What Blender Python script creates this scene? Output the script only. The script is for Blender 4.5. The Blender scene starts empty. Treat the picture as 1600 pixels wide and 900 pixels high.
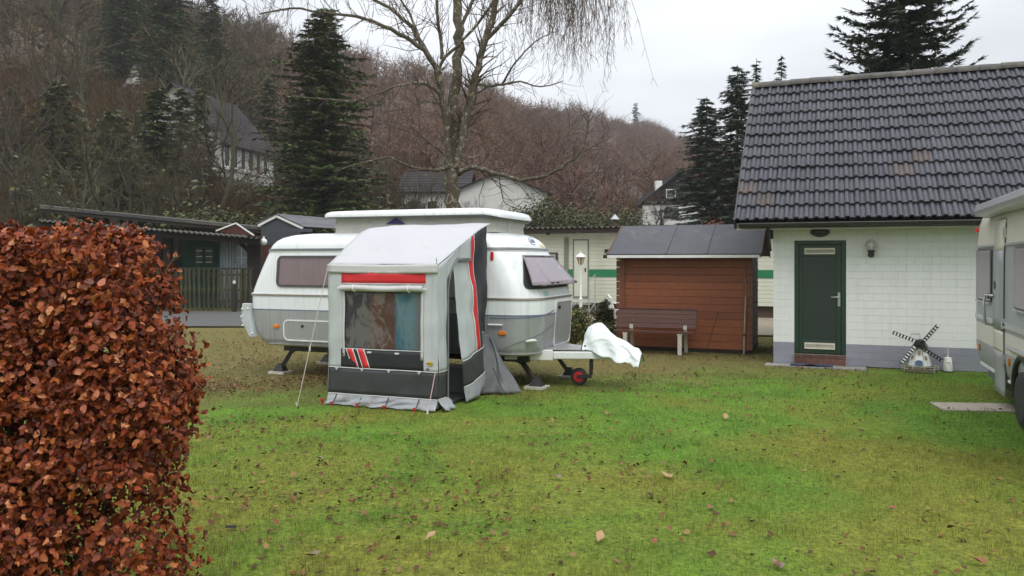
import bpy, bmesh, math, random
import numpy as np
from mathutils import Vector, Matrix, noise

R = math.radians
SC = bpy.context.scene
COL = SC.collection
F_PX, CAM_H, HORIZON = 1260.0, 1.8, 408.0          # focal length in photo pixels, eye height, horizon row
TH = R(21.5)                                        # the plots all lie on one skewed grid
EX = Vector((math.cos(TH), -math.sin(TH), 0)); EY = Vector((math.sin(TH), math.cos(TH), 0))

# ------------------------------------------------------------------ camera, sky, sun, exposure
cam = bpy.data.objects.new('camera', bpy.data.cameras.new('camera'))
COL.objects.link(cam)
cam.location = (0, 0, CAM_H); cam.rotation_euler = (R(90), 0, 0)
cam.data.sensor_width = 36; cam.data.lens = 36 * F_PX / 1600
cam.data.shift_y = -(450 - HORIZON) / 1600
cam.data.clip_start = 0.1; cam.data.clip_end = 6000
SC.camera = cam

SUN_EL, SUN_AZ = R(52), R(165)                      # azimuth from +Y, clockwise
world = bpy.data.worlds.new('World'); SC.world = world; world.use_nodes = True
wn = world.node_tree; wn.nodes.clear()
def wnode(t, **kw):
    n = wn.nodes.new(t)
    for k, v in kw.items(): setattr(n, k, v)
    return n
sky = wnode('ShaderNodeTexSky', sky_type='NISHITA', sun_disc=False)
sky.sun_elevation = SUN_EL; sky.sun_rotation = SUN_AZ
tc = wnode('ShaderNodeTexCoord'); sep = wnode('ShaderNodeSeparateXYZ')
wn.links.new(tc.outputs['Generated'], sep.inputs[0])
mp = wnode('ShaderNodeMapping'); mp.inputs['Scale'].default_value = (1, 1, 3.2)
wn.links.new(tc.outputs['Generated'], mp.inputs[0])
nz = wnode('ShaderNodeTexNoise'); nz.inputs['Scale'].default_value = 2.1; nz.inputs['Detail'].default_value = 5
wn.links.new(mp.outputs[0], nz.inputs['Vector'])
grad = wnode('ShaderNodeMapRange')                  # overcast dome, brighter towards the zenith
grad.inputs['From Min'].default_value = 0.0; grad.inputs['From Max'].default_value = 1.0
grad.inputs['To Min'].default_value = 0.56; grad.inputs['To Max'].default_value = 1.75
wn.links.new(sep.outputs['Z'], grad.inputs['Value'])
cl = wnode('ShaderNodeMapRange')
cl.inputs['From Min'].default_value = 0.3; cl.inputs['From Max'].default_value = 0.7
cl.inputs['To Min'].default_value = 0.80; cl.inputs['To Max'].default_value = 1.20
wn.links.new(nz.outputs['Fac'], cl.inputs['Value'])
mul = wnode('ShaderNodeMath', operation='MULTIPLY')
wn.links.new(grad.outputs[0], mul.inputs[0]); wn.links.new(cl.outputs[0], mul.inputs[1])
tint = wnode('ShaderNodeVectorMath', operation='SCALE')
tint.inputs[0].default_value = (0.955, 0.985, 1.04)
wn.links.new(mul.outputs[0], tint.inputs['Scale'])
bg1 = wnode('ShaderNodeBackground'); wn.links.new(tint.outputs[0], bg1.inputs['Color']); bg1.inputs['Strength'].default_value = 1.0
bg2 = wnode('ShaderNodeBackground'); wn.links.new(sky.outputs[0], bg2.inputs['Color']); bg2.inputs['Strength'].default_value = 0.06
mixw = wnode('ShaderNodeMixShader'); mixw.inputs[0].default_value = 0.12
wn.links.new(bg1.outputs[0], mixw.inputs[1]); wn.links.new(bg2.outputs[0], mixw.inputs[2])
wo = wnode('ShaderNodeOutputWorld'); wn.links.new(mixw.outputs[0], wo.inputs['Surface'])

sun = bpy.data.objects.new('sun', bpy.data.lights.new('sun', 'SUN')); COL.objects.link(sun)
sun.data.energy = 1.2; sun.data.angle = R(30); sun.data.color = (1.0, 0.97, 0.93)
sdir = Vector((math.sin(SUN_AZ) * math.cos(SUN_EL), math.cos(SUN_AZ) * math.cos(SUN_EL), math.sin(SUN_EL)))
sun.rotation_euler = (-sdir).to_track_quat('-Z', 'Y').to_euler()

SC.view_settings.view_transform = 'Standard'; SC.view_settings.look = 'None'
SC.view_settings.exposure = 0.36; SC.view_settings.gamma = 1.0
SC.render.engine = 'CYCLES'
SC.cycles.max_bounces = 6; SC.cycles.volume_bounces = 1; SC.cycles.transparent_max_bounces = 12
SC.cycles.use_denoising = True

# ------------------------------------------------------------------ helpers
def P(px, py, Y):
    return Vector(((px - 800) / F_PX * Y, Y, CAM_H - (py - HORIZON) / F_PX * Y))
def GY(py): return CAM_H * F_PX / (py - HORIZON)
def lerp(a, b, t): return a + (b - a) * t

class MB:
    """collects shapes; build() links them as one mesh object"""
    def __init__(s): s.v = []; s.f = []
    def add(s, vs, fs):
        o = len(s.v); s.v.extend(tuple(p) for p in vs); s.f.extend(tuple(o + i for i in f) for f in fs); return s
    def box(s, x0, x1, y0, y1, z0, z1):
        return s.add([(x0,y0,z0),(x1,y0,z0),(x1,y1,z0),(x0,y1,z0),(x0,y0,z1),(x1,y0,z1),(x1,y1,z1),(x0,y1,z1)],
                     [(0,3,2,1),(4,5,6,7),(0,1,5,4),(1,2,6,5),(2,3,7,6),(3,0,4,7)])
    def beam(s, p, q, w, h, up=(0,0,1)):
        p = Vector(p); q = Vector(q); d = (q - p).normalized(); up = Vector(up)
        a = d.cross(up)
        if a.length < 1e-4: a = d.cross(Vector((1,0,0)))
        a.normalize(); b = a.cross(d)
        vs = []
        for c in (p, q):
            for i, j in ((-1,-1),(1,-1),(1,1),(-1,1)): vs.append(c + a*(i*w/2) + b*(j*h/2))
        return s.add(vs, [(0,3,2,1),(4,5,6,7),(0,1,5,4),(1,2,6,5),(2,3,7,6),(3,0,4,7)])
    def tube(s, pts, r, n=8, cap=True):
        pts = [Vector(p) for p in pts]; m = len(pts)
        rs = [r]*m if isinstance(r, (int, float)) else list(r)
        vs = []; prev = None
        for i, p in enumerate(pts):
            d = pts[min(i+1,m-1)] - pts[max(i-1,0)]
            if d.length < 1e-9: d = Vector((0,0,1))
            d.normalize()
            if prev is None:
                a = d.orthogonal().normalized()
            else:
                a = prev - d * prev.dot(d)
                a = a.normalized() if a.length > 1e-5 else d.orthogonal().normalized()
            prev = a; b = d.cross(a)
            for k in range(n):
                t = 2*math.pi*k/n
                vs.append(p + (a*math.cos(t) + b*math.sin(t))*rs[i])
        fs = [(i*n+k, i*n+(k+1)%n, (i+1)*n+(k+1)%n, (i+1)*n+k) for i in range(m-1) for k in range(n)]
        if cap: fs += [tuple(range(n))[::-1], tuple((m-1)*n+k for k in range(n))]
        return s.add(vs, fs)
    def prism(s, poly, vec):
        n = len(poly); vec = Vector(vec); vs = [Vector(p) for p in poly]; vs += [p + vec for p in vs]
        return s.add(vs, [tuple(range(n))[::-1], tuple(range(n, 2*n))] + [(i,(i+1)%n,n+(i+1)%n,n+i) for i in range(n)])
    def lathe(s, prof, n=16, c=(0,0,0), ax='z'):
        vs = []
        for r, h in prof:
            for k in range(n):
                t = 2*math.pi*k/n; u, w = r*math.cos(t), r*math.sin(t)
                p = (u,w,h) if ax == 'z' else ((u,h,w) if ax == 'y' else (h,u,w))
                vs.append((p[0]+c[0], p[1]+c[1], p[2]+c[2]))
        m = len(prof)
        fs = [(i*n+k, i*n+(k+1)%n, (i+1)*n+(k+1)%n, (i+1)*n+k) for i in range(m-1) for k in range(n)]
        fs += [tuple(range(n))[::-1], tuple((m-1)*n+k for k in range(n))]
        return s.add(vs, fs)
    def grid(s, fn, nu, nv):
        vs = [fn(i/nu, j/nv) for j in range(nv+1) for i in range(nu+1)]
        return s.add(vs, [(j*(nu+1)+i, j*(nu+1)+i+1, (j+1)*(nu+1)+i+1, (j+1)*(nu+1)+i) for j in range(nv) for i in range(nu)])
    def mesh(s, name, mat=None, smooth=None, normals=True):
        me = bpy.data.meshes.new(name); me.from_pydata(s.v, [], s.f)
        if normals:
            bm = bmesh.new(); bm.from_mesh(me)
            bmesh.ops.recalc_face_normals(bm, faces=bm.faces[:]); bm.to_mesh(me); bm.free()
        if smooth:
            me.polygons.foreach_set('use_smooth', [True]*len(me.polygons))
            if smooth < 180: me.set_sharp_from_angle(angle=R(smooth))
        if mat: me.materials.append(mat)
        me.update(); return me
    def build(s, name, mat, parent=None, smooth=None, bevel=0, solid=0, normals=True, sub=0):
        o = bpy.data.objects.new(name, s.mesh(name, mat, smooth, normals)); COL.objects.link(o)
        if parent: o.parent = parent
        if solid:
            m = o.modifiers.new('solid', 'SOLIDIFY'); m.thickness = solid; m.offset = 0
        if bevel:
            m = o.modifiers.new('bevel', 'BEVEL'); m.width = bevel; m.segments = 2; m.limit_method = 'ANGLE'; m.angle_limit = R(40)
        return o

def tag(o, label=None, cat=None, group=None, kind=None):
    if label: o['label'] = label
    if cat: o['category'] = cat
    if group: o['group'] = group
    if kind: o['kind'] = kind
    return o
def thing(name, label, cat, loc=(0,0,0), rz=0, group=None):
    o = bpy.data.objects.new(name, None); COL.objects.link(o); o.empty_display_size = 0.2
    o.location = loc; o.rotation_euler = (0,0,rz); return tag(o, label, cat, group)
def copy_tree(o, parent=None):
    c = o.copy(); COL.objects.link(c)
    if parent: c.parent = parent
    for ch in list(o.children): copy_tree(ch, c)
    return c
def piece(name, me, parent, loc=(0,0,0), rot=(0,0,0), scale=(1,1,1)):
    o = bpy.data.objects.new(name, me); COL.objects.link(o); o.parent = parent
    o.location = loc; o.rotation_euler = rot; o.scale = scale; return o
def one(name, mb, mat, label, cat, group=None, **kw):
    return tag(mb.build(name, mat, **kw), label, cat, group)
def rrect(x0, x1, z0, z1, r, n=4):
    """rounded rectangle outline as (x, z) pairs"""
    out = []
    for cx, cz, a0 in ((x1-r,z0+r,-90),(x1-r,z1-r,0),(x0+r,z1-r,90),(x0+r,z0+r,180)):
        for k in range(n+1):
            a = R(a0 + 90*k/n); out.append((cx + r*math.cos(a), cz + r*math.sin(a)))
    return out

def inst_mesh(name, bv, bf, M, T, mat, rnd=None, parent=None, smooth=False):
    """many copies of one small shape as ONE mesh (for uncountable stuff)"""
    bv = np.asarray(bv, float); bf = np.asarray(bf, int); N = len(T); k = bf.shape[1]
    V = np.einsum('nij,vj->nvi', M, bv) + T[:, None, :]
    Fi = bf[None] + (np.arange(N) * len(bv))[:, None, None]
    me = bpy.data.meshes.new(name)
    me.vertices.add(N*len(bv)); me.vertices.foreach_set('co', V.reshape(-1).astype(np.float32))
    nf = N*len(bf); me.loops.add(nf*k); me.loops.foreach_set('vertex_index', Fi.reshape(-1).astype(np.int32))
    me.polygons.add(nf); me.polygons.foreach_set('loop_start', np.arange(0, nf*k, k, dtype=np.int32))
    if smooth: me.polygons.foreach_set('use_smooth', np.ones(nf, dtype=bool))
    me.update(calc_edges=True)
    at = me.attributes.new('rnd', 'FLOAT', 'POINT')
    if rnd is None: rnd = np.random.default_rng(1).random(N)
    at.data.foreach_set('value', np.repeat(rnd, len(bv)).astype(np.float32))
    me.materials.append(mat)
    o = bpy.data.objects.new(name, me); COL.objects.link(o)
    if parent: o.parent = parent
    return o
def inst_multi(name, sets, mat, parent=None):
    """several base shapes scattered into one mesh (triangles only)"""
    Vs, Fs, Rs, o = [], [], [], 0
    for bv, bf, M, T, rnd in sets:
        bv = np.asarray(bv, float); bf = np.asarray(bf, int); N = len(T)
        Vs.append((np.einsum('nij,vj->nvi', M, bv) + T[:, None, :]).reshape(-1, 3))
        Fs.append((bf[None] + (np.arange(N)*len(bv))[:, None, None]).reshape(-1, 3) + o); Rs.append(np.repeat(rnd, len(bv))); o += N*len(bv)
    V = np.concatenate(Vs); Fi = np.concatenate(Fs)
    ob = inst_mesh(name, V, Fi, np.eye(3)[None], np.zeros((1, 3)), mat, np.zeros(1), parent)
    ob.data.attributes['rnd'].data.foreach_set('value', np.concatenate(Rs).astype(np.float32)); return ob
def rot_mats(rz, rx=None, ry=None):
    rz = np.asarray(rz); n = len(rz)
    def z(a): c, s, o, i = np.cos(a), np.sin(a), np.zeros(n), np.ones(n); return np.stack([c,-s,o,s,c,o,o,o,i], -1).reshape(n,3,3)
    def x(a): c, s, o, i = np.cos(a), np.sin(a), np.zeros(n), np.ones(n); return np.stack([i,o,o,o,c,-s,o,s,c], -1).reshape(n,3,3)
    def y(a): c, s, o, i = np.cos(a), np.sin(a), np.zeros(n), np.ones(n); return np.stack([c,o,s,o,i,o,-s,o,c], -1).reshape(n,3,3)
    m = z(rz)
    if rx is not None: m = m @ x(np.asarray(rx))
    if ry is not None: m = m @ y(np.asarray(ry))
    return m

# ------------------------------------------------------------------ materials
MATS = {}
def nd(nt, t, **kw):
    n = nt.nodes.new(t)
    for k, v in kw.items(): setattr(n, k, v)
    return n
def mixc(nt, fac, a, b):
    m = nd(nt, 'ShaderNodeMix', data_type='RGBA')
    for s, v in ((m.inputs[0], fac), (m.inputs[6], a), (m.inputs[7], b)):
        if isinstance(v, (int, float)): s.default_value = v
        elif isinstance(v, tuple): s.default_value = (*v, 1) if len(v) == 3 else v
        else: nt.links.new(v, s)
    return m.outputs[2]
def noise_n(nt, vec, scale, detail=4, rough=0.55, dist=0):
    n = nd(nt, 'ShaderNodeTexNoise'); n.inputs['Scale'].default_value = scale
    n.inputs['Detail'].default_value = detail; n.inputs['Roughness'].default_value = rough; n.inputs['Distortion'].default_value = dist
    nt.links.new(vec, n.inputs['Vector']); return n.outputs['Fac']
def ramp(nt, fac, lo, hi):
    m = nd(nt, 'ShaderNodeMapRange'); m.inputs['From Min'].default_value = lo; m.inputs['From Max'].default_value = hi
    nt.links.new(fac, m.inputs['Value']); return m.outputs[0]
def newmat(name):
    m = bpy.data.materials.new(name); m.use_nodes = True; nt = m.node_tree
    b = nt.nodes['Principled BSDF']; MATS[name] = m
    return m, nt, b
def objvec(nt, stretch=None, world=False):
    t = nd(nt, 'ShaderNodeNewGeometry' if world else 'ShaderNodeTexCoord'); out_ = t.outputs['Position' if world else 'Object']
    if not stretch: return out_
    mp_ = nd(nt, 'ShaderNodeMapping'); mp_.inputs['Scale'].default_value = stretch
    nt.links.new(out_, mp_.inputs[0]); return mp_.outputs[0]
def pm(name, c1, c2=None, scale=6, rough=0.6, bump=0.0, bscale=None, metal=0.0, stretch=None, spec=0.5, dirt=None, dscale=1.3, dlo=0.55, dhi=0.75, rnd=0.0, bdist=0.01, coat=0.0, streak=None, world=False):
    """general procedural surface: two tones in noise, optional dirt blotches, bump and a per-object tone"""
    m, nt, b = newmat(name); v = objvec(nt, stretch, world)
    c2 = c2 or tuple(x*0.82 for x in c1)
    f = noise_n(nt, v, scale, 6, 0.6)
    col = mixc(nt, ramp(nt, f, 0.3, 0.7), c1, c2)
    if dirt:
        g = noise_n(nt, v, dscale, 6, 0.65, 0.6); col = mixc(nt, ramp(nt, g, dlo, dhi), col, dirt)
    if streak:
        g2 = noise_n(nt, objvec(nt, (7, 7, 0.45), world), 2.0, 5, 0.6); r2 = ramp(nt, g2, 0.50, 0.85); col = mixc(nt, r2, col, streak)
    if rnd:
        oi = nd(nt, 'ShaderNodeObjectInfo'); h = nd(nt, 'ShaderNodeHueSaturation')
        mr = nd(nt, 'ShaderNodeMapRange'); mr.inputs['To Min'].default_value = 1-rnd; mr.inputs['To Max'].default_value = 1+rnd
        nt.links.new(oi.outputs['Random'], mr.inputs['Value']); nt.links.new(mr.outputs[0], h.inputs['Value'])
        nt.links.new(col, h.inputs['Color']); col = h.outputs[0]
    nt.links.new(col, b.inputs['Base Color'])
    b.inputs['Roughness'].default_value = rough; b.inputs['Metallic'].default_value = metal
    b.inputs['Specular IOR Level'].default_value = spec
    if coat: b.inputs['Coat Weight'].default_value = coat; b.inputs['Coat Roughness'].default_value = 0.12
    if bump:
        n2 = noise_n(nt, v, bscale or scale*4, 5, 0.6); bp = nd(nt, 'ShaderNodeBump')
        bp.inputs['Strength'].default_value = bump; bp.inputs['Distance'].default_value = bdist
        nt.links.new(n2, bp.inputs['Height']); nt.links.new(bp.outputs[0], b.inputs['Normal'])
    return m
def attrmat(name, stops, rough=0.6, spec=0.3, trans=0.0, patch=None):
    """colour from the per-leaf 'rnd' attribute through a colour ramp"""
    m, nt, b = newmat(name)
    a = nd(nt, 'ShaderNodeAttribute', attribute_name='rnd'); cr = nd(nt, 'ShaderNodeValToRGB')
    while len(cr.color_ramp.elements) < len(stops): cr.color_ramp.elements.new(0.5)
    for e, (p, c) in zip(cr.color_ramp.elements, stops): e.position = p; e.color = (*c, 1)
    nt.links.new(a.outputs['Fac'], cr.inputs[0]); col = cr.outputs[0]
    if patch:
        f = noise_n(nt, objvec(nt), patch[0], 3); col = mixc(nt, ramp(nt, f, 0.4, 0.65), col, patch[1])
    nt.links.new(col, b.inputs['Base Color'])
    b.inputs['Roughness'].default_value = rough; b.inputs['Specular IOR Level'].default_value = spec
    if trans:
        tr = nd(nt, 'ShaderNodeBsdfTranslucent'); nt.links.new(col, tr.inputs['Color'])
        mx = nd(nt, 'ShaderNodeMixShader'); mx.inputs[0].default_value = trans
        nt.links.new(b.outputs[0], mx.inputs[1]); nt.links.new(tr.outputs[0], mx.inputs[2])
        nt.links.new(mx.outputs[0], nt.nodes['Material Output'].inputs['Surface'])
    return m
def glassmat(name, tintc, alpha=0.35, rough=0.05):
    """thin tinted pane: part of the light passes straight through"""
    m, nt, b = newmat(name)
    b.inputs['Base Color'].default_value = (*tintc, 1); b.inputs['Roughness'].default_value = rough
    b.inputs['Specular IOR Level'].default_value = 0.8
    tr = nd(nt, 'ShaderNodeBsdfTransparent'); tr.inputs[0].default_value = (*[min(1, 0.82 + x*0.25) for x in tintc], 1)
    mx = nd(nt, 'ShaderNodeMixShader'); mx.inputs[0].default_value = alpha
    nt.links.new(tr.outputs[0], mx.inputs[1]); nt.links.new(b.outputs[0], mx.inputs[2])
    nt.links.new(mx.outputs[0], nt.nodes['Material Output'].inputs['Surface'])
    return m

def lawn_color(nt):
    v = objvec(nt)
    big = noise_n(nt, v, 0.42, 3, 0.55, 0.4); mid = noise_n(nt, v, 1.7, 4, 0.6); fine = noise_n(nt, v, 9, 4, 0.6)
    green = mixc(nt, ramp(nt, mid, 0.35, 0.65), (0.128, 0.238, 0.030), (0.090, 0.172, 0.024))
    moss = mixc(nt, ramp(nt, fine, 0.35, 0.65), (0.222, 0.232, 0.040), (0.155, 0.172, 0.030))
    straw = mixc(nt, ramp(nt, fine, 0.35, 0.65), (0.20, 0.15, 0.062), (0.125, 0.10, 0.042))
    sp = nd(nt, 'ShaderNodeSeparateXYZ'); nt.links.new(v, sp.inputs[0])
    my = nd(nt, 'ShaderNodeMapRange'); my.inputs['From Min'].default_value = 9.5; my.inputs['From Max'].default_value = 5.0; my.inputs['To Max'].default_value = 0.12; nt.links.new(sp.outputs['Y'], my.inputs['Value'])
    bm_ = nd(nt, 'ShaderNodeMath', operation='ADD'); nt.links.new(big, bm_.inputs[0]); nt.links.new(my.outputs[0], bm_.inputs[1])
    c = mixc(nt, ramp(nt, bm_.outputs[0], 0.46, 0.66), green, moss)
    # worn, littered strip around the caravan, shed and house; fresh green in the middle of the plot
    add = nd(nt, 'ShaderNodeMath', operation='MULTIPLY_ADD'); nt.links.new(sp.outputs['X'], add.inputs[0])
    add.inputs[1].default_value = -0.33; nt.links.new(sp.outputs['Y'], add.inputs[2])
    wob = nd(nt, 'ShaderNodeMath', operation='MULTIPLY_ADD'); nt.links.new(mid, wob.inputs[0]); wob.inputs[1].default_value = 4.0
    nt.links.new(add.outputs[0], wob.inputs[2])
    far = ramp(nt, wob.outputs[0], 12.3, 14.9)
    fm = nd(nt, 'ShaderNodeMath', operation='MULTIPLY'); nt.links.new(far, fm.inputs[0]); fm.inputs[1].default_value = 0.85
    c = mixc(nt, fm.outputs[0], c, straw)
    sk_ = noise_n(nt, v, 24, 5, 0.7); hv = nd(nt, 'ShaderNodeHueSaturation'); mv = nd(nt, 'ShaderNodeMapRange'); mv.inputs['From Min'].default_value = 0.3; mv.inputs['From Max'].default_value = 0.7; mv.inputs['To Min'].default_value = 0.62; mv.inputs['To Max'].default_value = 1.4
    nt.links.new(sk_, mv.inputs['Value']); nt.links.new(mv.outputs[0], hv.inputs['Value']); nt.links.new(c, hv.inputs['Color']); c = hv.outputs[0]
    pt = noise_n(nt, v, 2.6, 5, 0.65, 0.8)
    c = mixc(nt, ramp(nt, pt, 0.63, 0.76), c, straw)
    return c, v
# lawn
m, nt, b = newmat('lawn'); c, v = lawn_color(nt)
soil = noise_n(nt, v, 30, 4, 0.7)
c = mixc(nt, ramp(nt, soil, 0.5, 0.75), c, (0.055, 0.05, 0.022))
nt.links.new(c, b.inputs['Base Color']); b.inputs['Roughness'].default_value = 0.95; b.inputs['Specular IOR Level'].default_value = 0.1
bp = nd(nt, 'ShaderNodeBump'); bp.inputs['Strength'].default_value = 0.8; bp.inputs['Distance'].default_value = 0.02
nt.links.new(noise_n(nt, v, 55, 4, 0.7), bp.inputs['Height']); nt.links.new(bp.outputs[0], b.inputs['Normal'])
m, nt, b = newmat('grass_blade'); c, v = lawn_color(nt)
a = nd(nt, 'ShaderNodeAttribute', attribute_name='rnd'); h = nd(nt, 'ShaderNodeHueSaturation')
mr = nd(nt, 'ShaderNodeMapRange'); mr.inputs['To Min'].default_value = 0.7; mr.inputs['To Max'].default_value = 1.45
nt.links.new(a.outputs['Fac'], mr.inputs['Value']); nt.links.new(mr.outputs[0], h.inputs['Value']); nt.links.new(c, h.inputs['Color'])
nt.links.new(h.outputs[0], b.inputs['Base Color']); b.inputs['Roughness'].default_value = 0.6; b.inputs['Specular IOR Level'].default_value = 0.25
tr = nd(nt, 'ShaderNodeBsdfTranslucent'); nt.links.new(h.outputs[0], tr.inputs[0])
mx = nd(nt, 'ShaderNodeMixShader'); mx.inputs[0].default_value = 0.3
nt.links.new(b.outputs[0], mx.inputs[1]); nt.links.new(tr.outputs[0], mx.inputs[2]); nt.links.new(mx.outputs[0], nt.nodes['Material Output'].inputs['Surface'])

pm('asphalt', (0.12,0.12,0.118), (0.09,0.09,0.088), 20, 0.95, 0.4, 80, spec=0.1, dirt=(0.11,0.09,0.05))
pm('gravel', (0.30,0.26,0.19), (0.2,0.17,0.12), 14, 0.9, 0.6, 60)
pm('concrete', (0.33,0.32,0.29), (0.23,0.22,0.20), 9, 0.85, 0.3, 40, dirt=(0.16,0.16,0.10))
pm('slab', (0.42,0.36,0.29), (0.32,0.28,0.23), 7, 0.85, 0.3, 40, dirt=(0.28,0.2,0.11), dscale=3)
pm('hill_floor', (0.085,0.056,0.038), (0.05,0.036,0.024), 0.25, 0.95, 0.6, 1.2, dirt=(0.075,0.075,0.035), dscale=0.05)
pm('white_masonry', (0.72,0.735,0.71), (0.68,0.695,0.675), 2.2, 0.75, 0.25, 45, world=True, streak=(0.61,0.62,0.58), rnd=0.010, dirt=(0.60,0.61,0.585), dscale=4, dlo=0.6, dhi=0.85)
pm('mortar_white', (0.70,0.715,0.69), (0.66,0.675,0.655), 6, 0.9, 0.3, 60)
pm('plinth_grey', (0.27,0.275,0.32), (0.235,0.24,0.28), 3, 0.75, 0.25, 45, rnd=0.02, world=True, dirt=(0.19,0.19,0.18), dscale=5, dlo=0.6, dhi=0.85)
pm('mortar_grey', (0.25,0.255,0.295), (0.22,0.225,0.26), 6, 0.9)
pm('roof_tile', (0.050,0.050,0.063), (0.036,0.036,0.046), 5, 0.38, 0.3, 60, rnd=0.16, world=True, dirt=(0.066,0.062,0.066), dscale=1.6, dlo=0.52, dhi=0.85, spec=0.5)
pm('roof_tile_rust', (0.10,0.066,0.05), (0.05,0.05,0.058), 3, 0.55, 0.3, 60, rnd=0.15)
pm('ridge_tile', (0.095,0.085,0.078), (0.065,0.063,0.066), 5, 0.7, 0.4, 40, rnd=0.25, world=True, dirt=(0.17,0.15,0.09), dscale=4, dlo=0.5, dhi=0.7)
pm('underlay', (0.02,0.02,0.022), None, 5, 0.9)
pm('gutter_dark', (0.028,0.026,0.026), (0.045,0.043,0.04), 5, 0.45)
pm('soffit', (0.5,0.49,0.43), None, 5, 0.7)
pm('door_green', (0.016,0.042,0.025), (0.013,0.034,0.02), 3, 0.38, spec=0.5)
pm('door_panel', (0.022,0.034,0.028), (0.016,0.027,0.022), 1.5, 0.32, spec=0.5)
pm('letter_cream', (0.66,0.63,0.52), (0.55,0.52,0.42), 9, 0.5)
pm('metal_grey', (0.45,0.46,0.47), (0.36,0.37,0.38), 8, 0.35, metal=0.6)
pm('step_brick', (0.145,0.058,0.040), (0.10,0.042,0.032), 12, 0.6, 0.3, 60, rnd=0.25)
pm('joint_pale', (0.36,0.34,0.31), None, 10, 0.9)
pm('black_plastic', (0.012,0.012,0.013), (0.02,0.02,0.02), 8, 0.45)
pm('black_sign', (0.018,0.017,0.016), (0.028,0.026,0.024), 9, 0.4)
pm('sign_letter', (0.10,0.095,0.085), None, 9, 0.5)
pm('mat_blue', (0.05,0.06,0.095), (0.035,0.04,0.065), 25, 0.95, 0.6, 150)
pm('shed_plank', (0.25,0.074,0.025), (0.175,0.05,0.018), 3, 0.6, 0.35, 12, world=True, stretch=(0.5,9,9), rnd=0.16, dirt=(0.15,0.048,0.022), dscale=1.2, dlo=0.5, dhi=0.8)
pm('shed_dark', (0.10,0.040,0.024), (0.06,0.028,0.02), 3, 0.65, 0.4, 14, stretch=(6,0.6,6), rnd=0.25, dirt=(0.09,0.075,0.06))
pm('shed_trim', (0.16,0.058,0.03), (0.11,0.04,0.024), 4, 0.6, 0.3, 14, stretch=(9,9,0.6))
pm('felt', (0.066,0.068,0.078), (0.048,0.05,0.058), 4, 0.6, 0.4, 90, dirt=(0.12,0.12,0.13), dscale=2)
pm('white_trim', (0.72,0.71,0.68), (0.6,0.59,0.56), 7, 0.55)
pm('bench_wood', (0.10,0.038,0.025), (0.066,0.028,0.02), 3, 0.6, 0.4, 16, stretch=(0.7,9,9), rnd=0.2)
pm('bench_leg', (0.55,0.52,0.45), (0.42,0.39,0.33), 9, 0.8, 0.4, 40, dirt=(0.3,0.29,0.2), dscale=6)
pm('pole_wood', (0.30,0.25,0.17), (0.2,0.17,0.12), 6, 0.8, stretch=(4,4,0.5))
pm('caravan_white', (0.74,0.77,0.77), (0.71,0.74,0.75), 1.2, 0.3, dirt=(0.70,0.72,0.70), dscale=1.4, dlo=0.55, dhi=0.95, coat=0.25, streak=(0.52,0.54,0.50))
pm('caravan_silver', (0.40,0.41,0.42), (0.36,0.37,0.38), 1.5, 0.35, metal=0.35, dirt=(0.33,0.34,0.33), dscale=1.6, dlo=0.5, dhi=0.9, streak=(0.25,0.26,0.24))
pm('caravan_grey_dark', (0.16,0.165,0.17), (0.13,0.135,0.14), 6, 0.45)
pm('trim_bronze', (0.30,0.25,0.225), (0.24,0.2,0.18), 10, 0.35, metal=0.5)
pm('trim_blue', (0.16,0.19,0.29), (0.14,0.17,0.26), 8, 0.4)
pm('trim_white', (0.74,0.75,0.73), (0.64,0.65,0.63), 8, 0.45)
pm('rubber', (0.02,0.02,0.021), (0.03,0.03,0.03), 12, 0.7, 0.2, 60)
pm('window_frame', (0.075,0.068,0.068), (0.055,0.05,0.05), 8, 0.4)
pm('curtain_mauve', (0.60,0.47,0.48), (0.50,0.38,0.40), 5, 0.85)
pm('orange_lens', (0.75,0.20,0.01), None, 20, 0.2)
pm('red_lens', (0.55,0.03,0.02), None, 20, 0.2)
pm('canvas_beige', (0.47,0.46,0.42), (0.40,0.39,0.36), 3, 0.9, 0.3, 14, dirt=(0.30,0.30,0.28), dscale=2.5)
pm('blue_cloth', (0.035,0.04,0.14), (0.03,0.033,0.10), 5, 0.8)
pm('tarp_white', (0.76,0.80,0.79), (0.70,0.75,0.74), 3, 0.45, 0.3, 7, bdist=0.03, dirt=(0.6,0.65,0.63), dscale=2)
pm('black_steel', (0.018,0.018,0.018), (0.035,0.03,0.026), 9, 0.55, dirt=(0.06,0.035,0.02), dscale=8)
pm('red_hub', (0.62,0.02,0.03), None, 9, 0.4)
pm('awn_roof', (0.47,0.475,0.485), (0.44,0.445,0.46), 1.5, 0.7, 0.12, 9, dirt=(0.41,0.41,0.41), dscale=1.8)
pm('awn_grey', (0.47,0.495,0.50), (0.43,0.455,0.46), 1.8, 0.75, 0.25, 6, stretch=(3,3,0.5), bdist=0.02, streak=(0.34,0.36,0.355))
pm('awn_pale', (0.54,0.54,0.525), (0.49,0.49,0.475), 2, 0.75, 0.2, 7)
pm('awn_red', (0.62,0.022,0.028), (0.55,0.02,0.026), 3, 0.6)
pm('awn_black', (0.012,0.012,0.016), (0.02,0.02,0.026), 4, 0.6, 0.2, 12)
pm('awn_char', (0.042,0.046,0.048), (0.033,0.036,0.038), 2.5, 0.55, 0.2, 9, dirt=(0.06,0.063,0.06), dscale=3)
pm('awn_skirt', (0.33,0.345,0.36), (0.27,0.285,0.30), 3, 0.4, 0.35, 9, bdist=0.02, dirt=(0.2,0.2,0.17), dscale=5)
pm('awn_dark_flap', (0.15,0.155,0.16), (0.11,0.115,0.12), 3, 0.5, 0.35, 9, bdist=0.02)
pm('piping_white', (0.72,0.72,0.70), None, 8, 0.6)
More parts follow.
